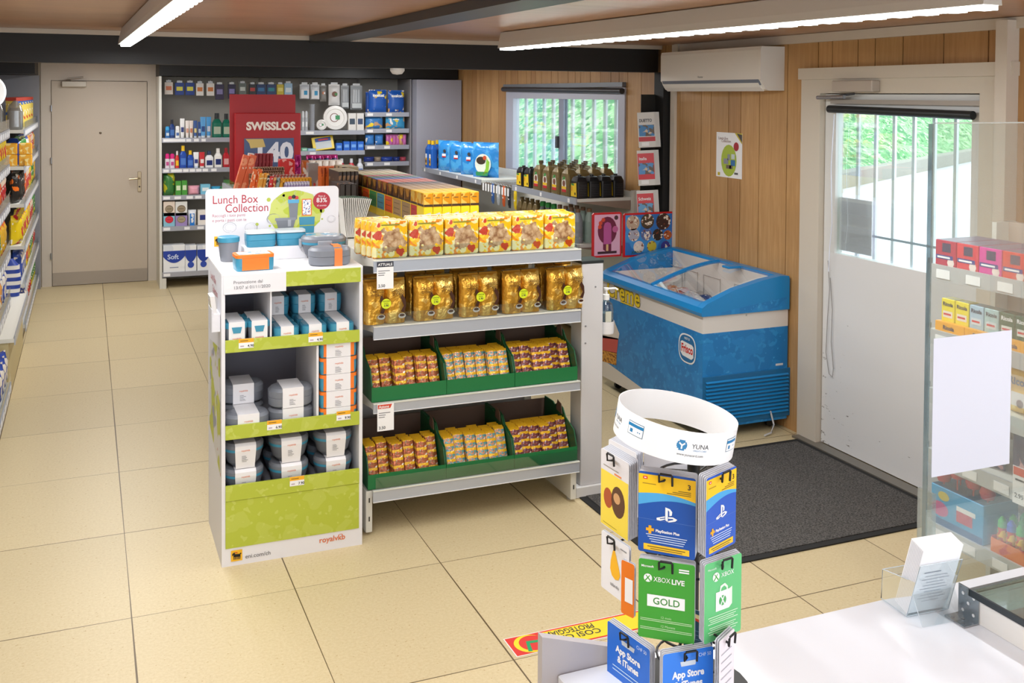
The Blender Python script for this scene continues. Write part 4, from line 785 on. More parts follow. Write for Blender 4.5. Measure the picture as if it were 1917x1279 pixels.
# capsule boxes: six across, rows of one colour
def P2(x, y, z): return at(x, y, 'z', z)
bz = 1.348
A = P2(793, 362, bz); B = P2(896, 362, bz); BY = A.y
bx0, bx1 = A.x, at(897, 362, 'y', BY).x; pitch = (bx1-bx0)/6; bh = .075
rows = ['EDBE10', 'EDBE10', 'B08A5C', 'B08A5C', '8E6844', '4A2C22', 'D24E22', 'D24E22', '1C4AA0', '12562F', 'B02A1E', 'A8AE78', 'C4AE80', 'B8A47A', '5E4C3A']
cnames = ['yellow', 'yellow', 'tan', 'tan', 'light brown', 'dark brown', 'orange-red', 'orange-red', 'blue', 'green', 'red', 'pale green', 'cream', 'cream', 'brown']
rd = .118
goldp = PM('capsule_gold', 'E39A1E', [('F4C860', 22, .52, 2), ('B46A14', 30, .64, 5)], .25, .3)
darkp = {}
pr0 = {}
for r_, (hx_, nm) in enumerate(zip(rows, cnames)):
    if hx_ not in pr0:
        m_ = MB(); c_ = M(hx_, .6); fr = goldp if hx_ == 'EDBE10' else PM('capsule_'+hx_, '7A4E20', [('C58A3A', 25, .5, 2), ('3A2014', 30, .6, 4)], .3, .3)
        w, d = pitch-.002, rd-.003
        m_.cbox(-w/2, w/2, 0, d, .0, bh, c_, .002); m_.box(-w/2+.001, w/2-.001, -.0006, 0, .014, bh-.003, fr).box(-w/2+.001, w/2-.001, -.0007, 0, .002, .014, M('3A2414', .4)).box(-w/2-.0006, -w/2, .002, d-.002, .014, bh-.003, fr).box(-w/2-.0007, -w/2, .002, d-.002, .002, .014, M('3A2414', .4))
        m_.rect((-.012, -.001, .047), X, Z, .024, .004, M('5A3A10')); pr0[hx_] = (single(m_, 'capsule_box', 'x', 'coffee box'), False)
    for c_ in range(6):
        loc = (bx0+pitch*(c_+.5), BY+r_*rd, bz-bh); lab = '%s coffee box, %s from the left, row %s from the front' % (nm, ORD[c_], ORD[r_])
        o, u = pr0[hx_]
        if not u: o.location = loc; pr0[hx_] = (o, True)
        else: o = dup(o, loc)
        o['label'] = lab; o['group'] = 'coffee capsule boxes stacked on the centre shelving'
# lower layer
yl = MB(); w, d, lh = pitch-.002, rd-.003, bz-bh-GT-.001
yl.cbox(-w/2, w/2, 0, d, 0, lh, M('F2D21A', .35), .002); yl.poly([(-.012, -.0006, lh*.75), (.014, -.0006, lh*.8), (.014, -.0006, lh*.72), (-.012, -.0006, lh*.68)], M('C9CBD0'))
for i in range(4): yl.rect((-.014, -.0006, lh*.55-i*.012), X, Z, .028, .002, M('A98A14'))
lw = single(yl, 'capsule_box', 'x', 'coffee box')
for c_ in range(6):
    loc = (bx0+pitch*(c_+.5), BY, GT+.0005); lab = '%s plain yellow capsule box from the left, lower layer of the front row' % ORD[c_]
    if c_ == 0: o = lw; o.location = loc
    else: o = dup(lw, loc)
    o['label'] = lab; o['group'] = 'plain yellow capsule boxes in the lower layer'
sidec = ['B8282C', '9A7B55', 'A98960', 'D9541E', '4F8FA0', '3F8A48', 'D9541E', 'C4501C', '8CA048']
sn = ['red', 'light brown', 'tan', 'orange', 'blue', 'green', 'deep orange', 'rust orange', 'olive green']
for i, (hx_, nm) in enumerate(zip(sidec, sn)):
    L_ = .118 if i == 0 else .175; y0 = BY+.12+(0 if i == 0 else .12+(i-1)*.178); m_ = MB()
    m_.cbox(0, 6*pitch-.002, 0, L_-.004, 0, lh, M('E8C51E', .4), .002); m_.box(-.0008, 0, .004, L_-.008, lh*.32, lh-.004, M(hx_, .45)); 
    for k in range(3): m_.rect((-.0012, L_-.03, lh*.8-k*.03), NY, Z, L_-.06, .003, M('5A4A2A'))
    single(m_, 'display_carton', 'yellow carton with %s side print, under the stacked coffee boxes' % nm, 'carton', (bx0+.001, y0, GT+.0005), 0, 'yellow cartons under the coffee boxes')
# white slanted papers in a rack
nz = 15
for i in range(nz):
    u = i/(nz-1); ln = -.10+.42*u; T = Tm((0, 0, 0), .0, 0, ln); h_ = .2
    m_ = MB().box(-.0013, .0013, 0, .11, 0, h_, M('E2DFD8', .6), T=T).box(-.0016, .0016, .0, .11, h_+.0001, h_+.003, M('2D4A34', .6), T=T)
    single(m_, 'folded_paper', '%s folded white paper from the left, slanted row behind the header board' % ORD[i], 'paper', (1.075+.068*u, 1.27, GT+.012), 0, 'slanted row of folded white papers')
single(MB().box(1.05, 1.17, 1.255, 1.395, GT+.0005, GT+.0035, SHELFW).box(1.0502, 1.1698, 1.39, 1.395, GT+.0036, GT+.08, SHELFW), 'paper_tray', 'low white tray holding the slanted papers behind the header board', 'tray')
# swisslos
SX0, SX1 = at(430, 230, 'y', 4.72).x, at(553, 230, 'y', 4.72).x
zt = at(490, 177, 'y', 4.72).z; SR = M('A5161E', .4)
t = thing('lottery_display', 'tall red lottery display board showing 140 on blue', 'display', ((SX0+SX1)/2, 4.72, GT+.0005))
w = SX1-SX0; h = zt-GT
MB().box(-w/2, w/2, 0, .012, .0, h, SR).build('back_board', t)
a, b_ = at(440, 260, 'y', 4.64), at(563, 260, 'y', 4.64); z2 = at(500, 212, 'y', 4.64).z-GT; cx_ = (a.x+b_.x)/2-(SX0+SX1)/2; w2 = b_.x-a.x
m_ = MB().cbox(cx_-w2/2, cx_+w2/2, -.08, -.04, 0, z2, SR, .005)
yy = -.082; zz = at(500, 243, 'y', 4.64).z-GT
m_.text('SWISSLOS', (cx_+.02, yy-.0005, zz+.0), X, Z, .062, M('EFE3D8'), 'c', .045, w2*.76)
bz0, bz1 = at(500, 330, 'y', 4.64).z-GT, at(500, 259, 'y', 4.64).z-GT; xl = at(457, 290, 'y', 4.64).x-(SX0+SX1)/2; xr = at(550, 290, 'y', 4.64).x-(SX0+SX1)/2
m_.box(xl, xr, yy-.002, yy, .05, bz1, M('3F557C', .3)); m_.text('140', ((xl+xr)/2+.03, yy-.003, at(500, 302, 'y', 4.64).z-GT), X, Z, .15, M('D9DCE4'), 'c', .04)
m_.poly([(xl+.01, yy-.0035, bz1-.005), (xl+.15, yy-.0035, bz1-.005), (xl+.17, yy-.0035, bz1-.07), (xl+.05, yy-.0035, bz1-.08), (xl+.04, yy-.0035, bz1-.04)], M('C9B06A')); m_.build('front_board', t)
# candy display on the top, left part
choc = lambda s_, b, a: PM('choc_'+s_, b, a, .35)
def bars(name, lab, n, x0, x1, ytop, yv, dep, mat, lean=0., cat='chocolate bar', z=None, kind='box', gap=.003, capm=None):
    z = GT+.0006 if z is None else z
    a = at(x0, ytop, 'y', yv); b_ = at(x1, ytop, 'y', yv); wd = (b_.x-a.x)/n-gap; hgt = max(.03, a.z-z); m_ = MB(); T = Tm((0, 0, 0), 0, 0, lean)
    if kind == 'bag': pillow(m_, wd, hgt-.01, dep, mat, .01, 6, 7, .002, n, T=T)
    else: m_.cbox(-wd/2, wd/2, 0, dep, 0, hgt-.0, mat, min(.003, wd*.2), T=T)
    if capm: m_.box(-wd/2, wd/2, .002, dep-.002, hgt+.0005, hgt+.004, capm, T=T)
    o0 = None
    for i in range(n):
        loc = (a.x+(b_.x-a.x)*(i+.5)/n, yv, z)
        if o0 is None: o0 = single(m_, name, '', cat, loc); o = o0
        else: o = dup(o0, loc)
        o['label'] = lab % ORD[i] if '%s' in lab else lab
        if n > 1: o['group'] = lab.replace('%s ', '').replace(' from the left', '')
bars('chocolate_box', '%s leaning orange chocolate box from the left, before the red board', 2, 432, 458, 288, 3.5, .05, choc('o', 'E2683E', [('F09A70', 18, .58, 1), ('F4D8C0', 30, .66, 4)]), .28, 'chocolate box')
bars('chocolate_box', '%s slim red and white chocolate box beside the orange ones', 1, 456, 467, 287, 3.75, .06, choc('rw', '9A2430', [('E0D4D0', 9, .52, 1)]), .12, 'chocolate box')
bars('chocolate_bar', '%s dark red chocolate tablet from the left, before the red lottery board', 5, 474, 508, 288, 4.15, .06, choc('r', '84141E', [('B04048', 30, .62, 1)]), .06)
bars('display_carton', 'white carton leaning under the dark red chocolate tablets', 1, 470, 512, 313, 4.08, .03, choc('wc', 'B8A89A', [('5A3A28', 12, .55, 1)]), 0, 'carton')
for j in range(3): bars('wrapped_sweet', '%s gold-brown foil sweet from the left, ' + ('front', 'middle', 'back')[j] + ' row of the sweets tray', 14, 467+j*2, 529+j*2, 326-j*6, 3.45+j*.2, .06, choc('br', '6A4630', [('D9B890', 60, .58, 2)]), 0, 'sweet')
bars('chocolate_bar', '%s orange upright bar from the left, just above the header board', 2, 461, 479, 316, 3.1, .035, choc('o2', 'E8641A', [('F6D8B8', 40, .62, 2)]), .2)
bars('chocolate_bar', '%s golden upright bar from the left, above the header board', 2, 475, 493, 324, 3.06, .035, choc('y2', 'EFA02C', [('F8DCA0', 30, .6, 2), ('C23A1A', 40, .68, 5)]), .2)
bars('chocolate_bar', 'black and white upright bar above the header board', 1, 490, 497, 328, 3.04, .035, choc('k', '2A2420', [('E8E2DA', 60, .56, 2)]), .2)
bars('chocolate_bar', 'bright red upright bar above the header board', 1, 497, 505, 330, 3.03, .035, choc('rr', 'DB2A2C', [('F4E4DC', 60, .62, 2)]), .15)
bars('chocolate_bar', 'red and tan upright bar above the header board', 1, 505, 511, 332, 3.02, .035, choc('rt', 'B4362A', [('EAB06A', 30, .5, 2)]), .15)
bars('chocolate_bar', 'grey-green upright bar above the header board', 1, 511, 518, 333, 3.01, .035, choc('gg', '9AACAC', [('3A5A58', 40, .6, 2)]), .15)
bars('chocolate_bar', 'golden yellow thick bar above the header board', 1, 518, 527, 336, 3.0, .035, choc('gy', 'EEA81E', [('C27A14', 40, .62, 2)]), .15)
bars('chocolate_bar', '%s lilac wrapped bar from the left, above the header board', 10, 528, 580, 341, 3.0, .03, choc('l', 'B6A4CE', [('E8E2F0', 60, .5, 2), ('D85A5A', 70, .66, 3)]), 0, gap=.002)
bars('chocolate_bar', '%s yellow wrapped bar from the left, behind the lilac bars', 10, 524, 584, 334, 3.12, .05, choc('yy', 'EEAC1E', [('D8681A', 50, .6, 2)]), 0, gap=.002)
bars('chocolate_bar', '%s small red and silver bar from the left, behind the yellow bars', 10, 512, 574, 328, 3.25, .05, choc('rs', '9A4034', [('C9BDB8', 60, .5, 2)]), 0, gap=.002)
bars('sweets_box', 'open bright red sweets box standing before the red lottery board', 1, 525, 552, 299, 4.0, .12, choc('rb', 'CC2420', [('E9A9A0', 20, .6, 4)]), 0, 'sweets box')
bars('sweets_bag', 'shiny magenta sweets bag beside the red sweets box', 1, 552, 564, 290, 3.9, .04, PM('magenta_foil', 'A01A66', [('E070B0', 40, .6, 1), ('5A0E44', 30, .6, 3)], .2, .5), 0, 'sweets bag', kind='bag')
bars('sweets_bag', 'amber and white sweets bag right of the magenta bag', 1, 564, 578, 300, 3.8, .05, PM('amber_bag', 'D8CCBC', [('B0561E', 12, .52, 1)], .35), 0, 'sweets bag', kind='bag')
bars('jar', 'greyish sweets tub with red dots beside the orange slim boxes', 1, 577, 597, 306, 3.55, .08, PM('greytub', '8F8A86', [('C2403A', 18, .66, 1), ('C9C0B4', 12, .6, 5)], .35), 0, 'tub')
bars('sweets_bag', '%s white sweets bag from the left, rear of the centre shelving', 5, 578, 640, 300, 4.1, .05, PM('whitebag', 'DDD3C8', [('B9A08A', 22, .62, 1)], .35, 0, .4), 0, 'sweets bag', kind='bag', gap=.0)
bars('sweets_bag', '%s sweets bag with magenta twisted top, at the rear of the centre shelving', 4, 573, 632, 290, 4.3, .05, PM('magenta_foil2', '9A1A62', [('2A2A4A', 14, .55, 1), ('D060A8', 30, .62, 3)], .25, .4), 0, 'sweets bag', kind='bag', gap=.0)
bars('chocolate_box', '%s tall orange slim box from the left, beside the dark boxes', 5, 601, 640, 313, 3.3, .12, PM('oslim', 'DA661E', [('A8400E', 25, .62, 1)], .4), 0, 'chocolate box', gap=.006)
bars('chocolate_box', '%s tall dark box from the left, behind the white papers', 5, 634, 672, 322, 2.6, .3, PM('dslim', '3A2F2A', [('8E6A4A', 14, .66, 1)], .4), 0, 'chocolate box', gap=.004, capm=M('B8A888', .5))
bars('chocolate_box', '%s low dark box before the tall dark boxes', 3, 636, 668, 345, 2.2, .25, PM('dslim2', '2E2622', [('C97A2A', 10, .68, 1)], .4), 0, 'chocolate box', gap=.004)
bars('display_carton', 'cream flat carton on the centre shelving beside the tall dark boxes', 1, 640, 672, 313, 3.0, .25, PM('cslim', 'B4A27E', [('3A2E24', 16, .62, 1)], .4), 0, 'carton')
single(MB().box(0, .62, 0, .004, 0, .07, PLAST).box(0, .004, .004, .4, 0, .07, PLAST), 'clear_tray_front', 'low clear divider in front of the bars on the centre shelving', 'divider', (.93, 2.96, GT+.0006))
# ================================================================ RIGHT GONDOLA (under the side window)
RX0, RX1 = 3.0, 3.46
R_ = thing('wall_shelving', 'cream wall shelving under the barred side window with oils and car care', 'shelving', (RX0, 2.5, 0))
m_ = MB(); RL = 3.6; rw = RX1-RX0
MB().box(rw-.02, rw, .04, RL, .02, 1.19, SHELFW).box(rw-.03, rw+.03, 0, .045, 0, 1.2, SHELFW).build('back_panel', R_)
def rsh(x0, y0, y1, z, nm='shelf', lab=6):
    s_ = MB().box(x0+.009, rw-.021, y0, y1, z-.022, z, SHELFW).prism([(x0+.01, z-.0222), (rw-.021, z-.0222), (rw-.021, z-.09)], 'y', y0, y0+.003, M('8F7A6A', .6)).build(nm, R_)
    MB().box(x0-.001, x0+.008, y0, y1, z-.04, z+.004, RAIL).build('price_rail', s_); q_ = MB()
    for i in range(lab): q_.box(x0-.0025, x0-.0012, y0+.1+(y1-y0-.2)*i/max(1, lab-1), y0+.13+(y1-y0-.2)*i/max(1, lab-1), z-.034, z-.006, PAPER)
    q_.build('price_labels', s_)
rsh(0, .05, 1.21, 1.15, lab=3); rsh(0, 1.92, RL-.02, 1.135, lab=4); rsh(-.0, .05, 1.21, .83, lab=3); rsh(0, 1.25, RL-.02, .62, lab=4); rsh(0, .05, RL-.02, .3, lab=4)
# hooks with price flags
for i in range(10):
    y_ = 1.28+i*.062; MB().tube([(rw-.025, y_, 1.135), (.02, y_, 1.125), (.0, y_, 1.14)], .0025, CHROME, 6).box(-.006, -.004, y_-.016, y_+.016, 1.055, 1.118, PAPER).build('hook', R_)
    if i % 2 == 0:
        m_ = MB(); hx_, nm = (('E8C81E', 'yellow'), ('2A2A2E', 'black'), ('D8602A', 'orange'), ('B9C2CA', 'grey'), ('3A64A8', 'blue'))[i//2]
        pillow(m_, .05, .16, .02, PM('hang_'+hx_, hx_, [('E8E2D8', 30, .64, 1), ('C23A2A', 40, .68, 2)], .3), .01, 5, 6, .001, i, T=Tm((0, 0, 0), math.pi/2))
        single(m_, 'hanging_pack', '%s small blister pack hanging from the hooks beside the oil shelf' % nm, 'blister pack', (RX0+.06, 2.5+y_, .945))
# blue bottles and bags (far part)
def oil_bottle(h=.225, w=.085, d=.135, body='7C6A40', cap='5A4C30'):
    t = thing('oil_bottle', 'x', 'oil bottle'); bm = M(body, .35, .25)
    MB().loft([(w-.01, d-.01, .014, 0), (w, d, .016, .006), (w, d, .016, h*.55), (w*.94, d*.8, .016, h*.72), (w*.7, d*.42, .012, h*.84), (.026, .026, .012, h*.86), (.026, .026, .012, h*.9)], bm, T=Matrix.Translation((0, 0, 0))).build('bottle', t)
    MB().lathe([(.017, h*.9), (.018, h*.905), (.018, h), (.015, h+.001)], M(cap, .4), n=12).build('cap', t)
    q = MB(); f_ = -w/2-.001
    q.poly([(f_, .034, .03), (f_, -.036, .03), (f_, -.036, .075), (f_, -.02, .135), (f_, .02, .135), (f_, .036, .1)], M('E9E6DC')); q.poly([(f_-.0005, .034, .03), (f_-.0005, -.036, .03), (f_-.0005, -.036, .05), (f_-.0005, .034, .05)], M('C4252A')); q.poly([(f_-.0005, .036, .052), (f_-.0005, -.036, .052), (f_-.0005, -.036, .07), (f_-.0005, .036, .07)], M('F0C41E')); q.disc((f_-.0008, 0, .092), Y, Z, .022, M('7A4A36')); q.poly([(f_-.0006, -.02, .122), (f_-.0006, .026, .115), (f_-.0006, .01, .142), (f_-.0006, -.018, .14)], M('3F8A3A')); q.build('label', t); return t
ob_ = None; col4 = [at(540+861-540, 0, 'y', 3).x]
ys = [2.5+q for q in (.235, .37, .505, .64)]
ys = [2.93, 3.07, 3.21, 3.36]
for r_ in range(4):
    for c_ in range(4):
        loc = (RX0+.052+r_*.098, 2.765+c_*.165, 1.1505); lab = '%s gold oil bottle from the near end, %s row on the top oil shelf' % (ORD[c_], ('front', 'second', 'third', 'back')[r_])
        if ob_ is None: ob_ = oil_bottle(); ob_.location = loc; o = ob_
        else: o = dup(ob_, loc, 0)
        o['label'] = lab; o['group'] = 'gold oil bottles on the top oil shelf'
def jug(w=.11, d=.085, h=.165, lab='yellow'):
    t = thing('fluid_jug', 'x', 'fluid jug'); K = M('1A1A1C', .3)
    m_ = MB().prism([(0, 0), (w, 0), (w, h*.72), (w*.8, h*.93), (w*.62, h*.98), (w*.6, h), (w*.2, h), (w*.2, h*.9), (0, h*.8)], 'x', -.0, .0001, K) if False else MB()
    m_.loft([(d-.008, w-.008, .01, 0), (d, w, .012, .005), (d, w, .012, h*.72), (d*.75, w*.75, .012, h*.9), (d*.5, w*.5, .01, h*.93)], K).loft([(.026, .026, .01, h*.93), (.026, .026, .01, h)], K); m_.build('jug', t)
    q = MB(); f_ = -d/2-.001; q.poly([(f_, w*.42, .012), (f_, -w*.42, .012), (f_, -w*.34, h*.66), (f_, w*.42, h*.6)], M('EBC41C')); q.rect((f_-.0005, w*.36, h*.54), NY, Z, w*.4, .012, M('3F8A3A')); q.rect((f_-.0005, w*.3, h*.3), NY, Z, .008, h*.2, M('C4402A')); q.disc((f_-.0005, -w*.18, h*.2), Y, Z, .01, BLACK, 10); q.build('label', t)
    m_ = MB()
    for i in range(7): m_.box(-d*.3, d*.35, -w/2-.003, -w/2+.001, .02+i*.012, .024+i*.012, M('3A3A3E', .3))
    m_.build('ribs', t); return t
jg = jug(); first = True
for (xx, yy, lab) in ((.055, .11, 'near black jug with yellow label at the near end of the oil shelf'), (.15, .11, 'black jug behind the near labelled one, oil shelf end'), (.245, .11, 'third black jug from the shelf edge, oil shelf end'), (.34, .11, 'rearmost black jug at the near end of the oil shelf'),
                      (.055, .95, 'black jug with yellow label on the far end of the oil shelf, nearer of two'), (.055, 1.10, 'black jug with yellow label at the very far end of the oil shelf'), (.15, 1.02, 'black jug behind the two far ones on the oil shelf')):
    loc = (RX0+xx, 2.5+yy, 1.1505)
    if first: jg.location = loc; o = jg; first = False
    else: o = dup(jg, loc, 0)
    o['label'] = lab; o['group'] = 'black fluid jugs on the oil shelf'
# second oil shelf: grey bottles, green caps
spb = None
for i in range(11):
    kind = 0 if i < 4 else 1 if i < 7 else 2; y_ = 2.5+1.14-i*.1; z_ = .8305
    m_ = MB()
    if kind == 0: m_.loft([(.07, .085, .014, 0), (.07, .085, .014, .15), (.05, .05, .012, .2), (.03, .03, .01, .215), (.03, .03, .01, .235)], M('6E5C36', .35, .2)); m_.poly([(-.0355, .02, .1), (-.0355, -.02, .1), (-.03, -.014, .175), (-.03, .014, .175)], M('E8E0D8')); n_ = 'dull gold bottle with white tip'
    elif kind == 1: m_.lathe([(.035, 0), (.036, .14), (.02, .19), (.018, .2)], M('5A5E5A', .35)).lathe([(.022, .2), (.022, .23), (.018, .235)], M('2E8A3A')); n_ = 'grey bottle with green cap'
    else: m_.lathe([(.036, 0), (.037, .03), (.035, .04), (.037, .05), (.035, .07), (.037, .09), (.035, .12), (.036, .15), (.022, .2), (.016, .215)], M('8F959A', .4)).lathe([(.017, .216), (.017, .24)], M('7A5A40')).box(-.038, -.036, -.012, .012, .08, .15, PAPER); n_ = 'ribbed grey bottle with brown cap'
    single(m_, 'car_care_bottle', n_+' under the oil shelf, %s from the far end' % ORD[i], 'bottle', (RX0+.06, y_, z_), 0, 'bottles on the second oil shelf')
    if kind == 2: single(MB().lathe([(.036, 0), (.037, .03), (.035, .06), (.037, .09), (.036, .15), (.022, .2), (.016, .215)], M('90A49A', .4)).lathe([(.017, .216), (.017, .24)], M('7A5A40')), 'car_care_bottle', 'pale brown-capped bottle behind the ribbed grey ones, %s from the far end' % ORD[i], 'bottle', (RX0+.15, y_, z_), 0, 'bottles on the second oil shelf')
for i in range(8): single(MB().lathe([(.04, 0), (.041, .17), (.02, .21), (.018, .22)], M('26302A', .35)).lathe([(.022, .22), (.022, .245)], M('4FA05A')), 'car_care_bottle', 'dark bottle with pale green cap on the low far shelf, %s from the left' % ORD[i], 'bottle', (RX0+.05, 5.95-i*.13, .6205+.2), 0, 'dark bottles with green caps') if False else None
gb = MB().lathe([(.045, 0), (.046, .24), (.022, .29), (.02, .3)], M('28322C', .35), n=14).lathe([(.024, .3), (.024, .33), (.02, .335)], M('6FA86A'), n=12).add([(-.047, .03, .2), (-.047, -.03, .2), (-.04, -.02, .26), (-.04, .02, .26)], [(0, 1, 2, 3)], M('9CC48A'))
g0 = single(gb, 'car_care_bottle', 'x', 'bottle')
for i in range(12):
    loc = (RX0+.06, 6.0-i*.115, .6205); o = g0 if i == 0 else dup(g0, loc); o.location = loc; o['label'] = 'dark green-capped bottle under the blue bags, %s from the far end' % ORD[i]; o['group'] = 'dark bottles with green caps'
# yellow capped blue bottles and blue bags
zb = 1.1355; m_ = MB(); BL = M('1F5FB8', .25)
t = thing('wiper_fluid_bottle', 'x', 'bottle'); m_.loft([(.06, .1, .02, 0), (.064, .104, .02, .01), (.064, .104, .02, .19), (.04, .05, .018, .225), (.025, .025, .012, .235)], BL).build('bottle', t); MB().loft([(.034, .034, .014, .236), (.034, .034, .014, .275)], M('F0C41E', .4)).build('cap', t)
MB().box(-.034, -.032, -.022, .022, .03, .1, M('E8B41E')).box(-.034, -.032, -.022, .022, .1, .14, PAPER).box(-.0348, -.034, -.016, .016, .05, .08, M('5A3A20')).build('label', t)
k = 0
for r_ in range(3):
    for c_ in range(2 + (r_ > 0)):
        loc = (RX0+.055+r_*.085, 6.02-.12*c_, zb); o = t if k == 0 else dup(t, loc, 0); k += 1; o.location = loc; o['label'] = 'blue bottle with yellow cap, %s row, %s from the far corner of the shelf' % (('front', 'middle', 'back')[r_], ORD[c_]); o['group'] = 'blue bottles with yellow caps'
bagm = PM('blue_bag', '2E8AD4', [('4FA8E4', 9, .56, 1)], .2, 0, .5, 18)
pb = None
for i in range(4):
    t = thing('wiper_fluid_bag', '%s bright blue refill bag from the far end, beside the yellow-capped bottles' % ORD[i] if i < 3 else 'nearest blue refill bag with a green and black picture', 'refill bag', (RX0+.1+i*.02, 5.56-i*.285, zb), -1.1+.05*i, 'blue refill bags on the wall shelving')
    m_ = MB(); pillow(m_, .27, .28 if i < 3 else .3, .08, bagm, .012, 10, 10, .005, i+40); bg_ = m_.build('bag', t); q = MB()
    if i < 3: q.rect((-.04, -.047, .13), X, Z, .05, .035, PAPER).rect((-.04, -.048, .13), X, Z, .05, .012, M('C4252A')).disc((-.01, -.046, .19), X, Z, .018, DGREY, 12)
    else:
        q.disc((-.0, -.05, .12), X, Z, .085, M('E4EADC'), 20, .09).disc((-.02, -.0515, .15), X, Z, .05, M('3A2E22'), 16, .035).poly([(.0, -.052, .02), (.06, -.052, .05), (.07, -.052, .14), (.04, -.052, .17), (.03, -.052, .08)], M('8CC43A')).poly([(-.07, -.052, .015), (.05, -.052, .015), (.06, -.052, .05), (-.075, -.052, .05)], M('2E8A54')).disc((.02, -.0525, .175), X, Z, .02, M('C9502A'), 10)
    q.build('print', bg_)
# ================================================================ MAGAZINE RACK on the dark post
t = thing('magazine_rack', 'black wire wall rack holding folded maps beside the air conditioner', 'magazine rack', (3.33, 2.28, 0))
for zc in (1.555, 1.30, 1.03): MB().box(-.02, .13, -.13, -.045, zc-.035, zc-.03, BLACK).box(-.02, .13, -.134, -.13, zc-.035, zc+.02, M('2A2A2A', .3)).build('pocket', t)
MB().box(.0, .11, -.0445, -.04, .8, 1.88, BLACK).build('frame', t)
mags = [('D0CCC8', 'B8262C', '3A7AB0', 'DUETTO'), ('C8202A', 'C8202A', '4A88C0', 'Italia'), ('C8202A', 'C8202A', '5A9AC8', 'Schweiz'), ('B9B4B0', 'A8A8A8', '888888', '')]
for k, (zc, px0, px1) in enumerate(((172+36.5, 1203, 1226), (276, 1199, 1226), (350, 1195, 1226), (425, 1196, 1222))):
    zb_ = (1.522, 1.267, .997, .77)[k]
    base, c1, c2, wd = mags[k]
    for i in range(4):
        w, h = .115, .235; m_ = MB(); T = Tm((0, 0, 0), -.35, -.08, -.05); m_.box(0, w, 0, .004, 0, h, M('D2CFCA', .4), T=T)
        if i == 0:
            m_.box(.002, w-.002, -.001, 0, .05, h-.02, M(base, .35), T=T).box(.006, w-.006, -.0015, -.001, .075, .15, PM('map_photo%d' % k, c2, [('5A4A3A', 22, .5, 1), ('C9B49A', 30, .62, 3)], .4), T=T).box(.002, w-.002, -.0018, -.001, .04, .07, M(c1, .4), T=T).box(.02, .07, -.0022, -.001, .01, .035, PAPER, T=T)
            if wd: m_.text(wd, (.01, -.003, .17), X, Z, .02, PAPER if k else INK, 'l', .02, .085, T=T)
        else: m_.box(.002, .006, -.001, 0, .02, h-.02, M(('B8262C', 'D8D4D0')[i % 2], .4), T=T)
        single(m_, 'folded_map', '%s %s map in the %s pocket of the wall rack' % (('front', 'second', 'third', 'rear')[i], ('grey and red', 'red and brown', 'red and orange', 'grey')[k], ('top', 'second', 'third', 'lowest')[k]), 'map', (3.268+i*.015, 2.15+i*.005, zb_+.002), 0, 'folded maps in the wall rack')
# ================================================================ ICE CREAM FREEZER
FX0, FX1, FY0, FY1 = 2.93, 3.49, .845, 2.0
def water():
    return PM('water_print', '1C7CC2', [('2386CC', 9, .5, 1), ('2C90D2', 26, .6, 3), ('3D9EDA', 40, .68, 7)], .35)
wat = water(); FB = M('1C86C8', .3); FBD = M('176A9E', .35)
Fz = thing('ice_cream_freezer', 'blue and white chest freezer with curved glass lid against the wooden wall', 'freezer', (FX0, FY0, 0)); fw_, fl = FX1-FX0, FY1-FY0
z0_, zb1, zw0, zw1 = .062, .16, .585, .68
m_ = MB(); th = .05
for (a0, a1, b0, b1) in ((0, th, 0, fl), (fw_-th, fw_, 0, fl), (th, fw_-th, 0, th), (th, fw_-th, fl-th, fl)):
    m_.box(a0, a1, b0, b1, z0_, zb1, wat); m_.box(a0, a1, b0, b1, zb1, zw0, wat); m_.box(a0, a1, b0, b1, zw0, zw1, M('E4DED8', .35)); m_.box(a0, a1, b0, b1, zw1, zw1+.0005, FB)
m_.box(-.001, 0, .0, fl, z0_, .14, M('DDD7CF', .4)) if False else None
m_.poly([(-.0012, fl, z0_), (-.0012, .22, z0_), (-.0012, .1, z0_), (-.0012, fl, .17)], M('DDD7CF', .4))
m_.build('cabinet', Fz)
MB().box(th, fw_-th, th, fl-th, .3, .31, M('EDE8E2', .4)).box(th, th+.004, th, fl-th, .31, .72, M('E9E4DE', .4)).box(fw_-th-.024, fw_-th-.0205, th, fl-th, .31, .855, M('E9E4DE', .4)).box(th+.004, fw_-th-.004, th, th+.004, .31, .72, M('E9E4DE', .4)).box(th+.004, fw_-th-.004, fl-th-.004, fl-th, .31, .745, M('E9E4DE', .4)).build('liner', Fz)
# rim: sloping end cheeks, front lip, back rail
prof = [(-.012, zw1+.001), (-.018, .70), (-.012, .728), (.02, .75), (.2, .815), (.38, .855), (.5, .872), (.555, .868), (.56, .85), (.56, .74), (.56, .76), (.3, .72), (.0, zw1+.001)]
prof = [(-.012, zw1+.001), (-.018, .70), (-.012, .728), (.02, .75), (.2, .815), (.38, .855), (.5, .872), (.555, .868), (.56, .85), (.56, zw1+.001)]
mr = MB().prism(prof, 'y', -.012, .04, FB).prism(prof, 'y', fl-.04, fl+.01, FB)
mr.prism([(-.012, zw1+.001), (-.018, .70), (-.012, .728), (.015, .748), (.045, .748), (.05, zw1+.001)], 'y', .0405, fl-.0405, FB).prism([(.49, .72), (.49, .872), (.555, .868), (.56, .85), (.56, .72)], 'y', .0405, fl-.0405, FB); mr.build('rim', Fz)
MB().add([(.0, -.0125, zw1+.004), (.54, -.0125, .752), (.54, -.0125, zw1+.004)], [(0, 1, 2)], wat).build('rim_panel', Fz)
def arcz(x): return .752+.118*math.sin(min(1, max(0, (x-.02)/.48))*1.45)
gm_ = clear('freezer_glass', 'FAFCFD', .02, .02, maxr=.22)
mid = fl*.5
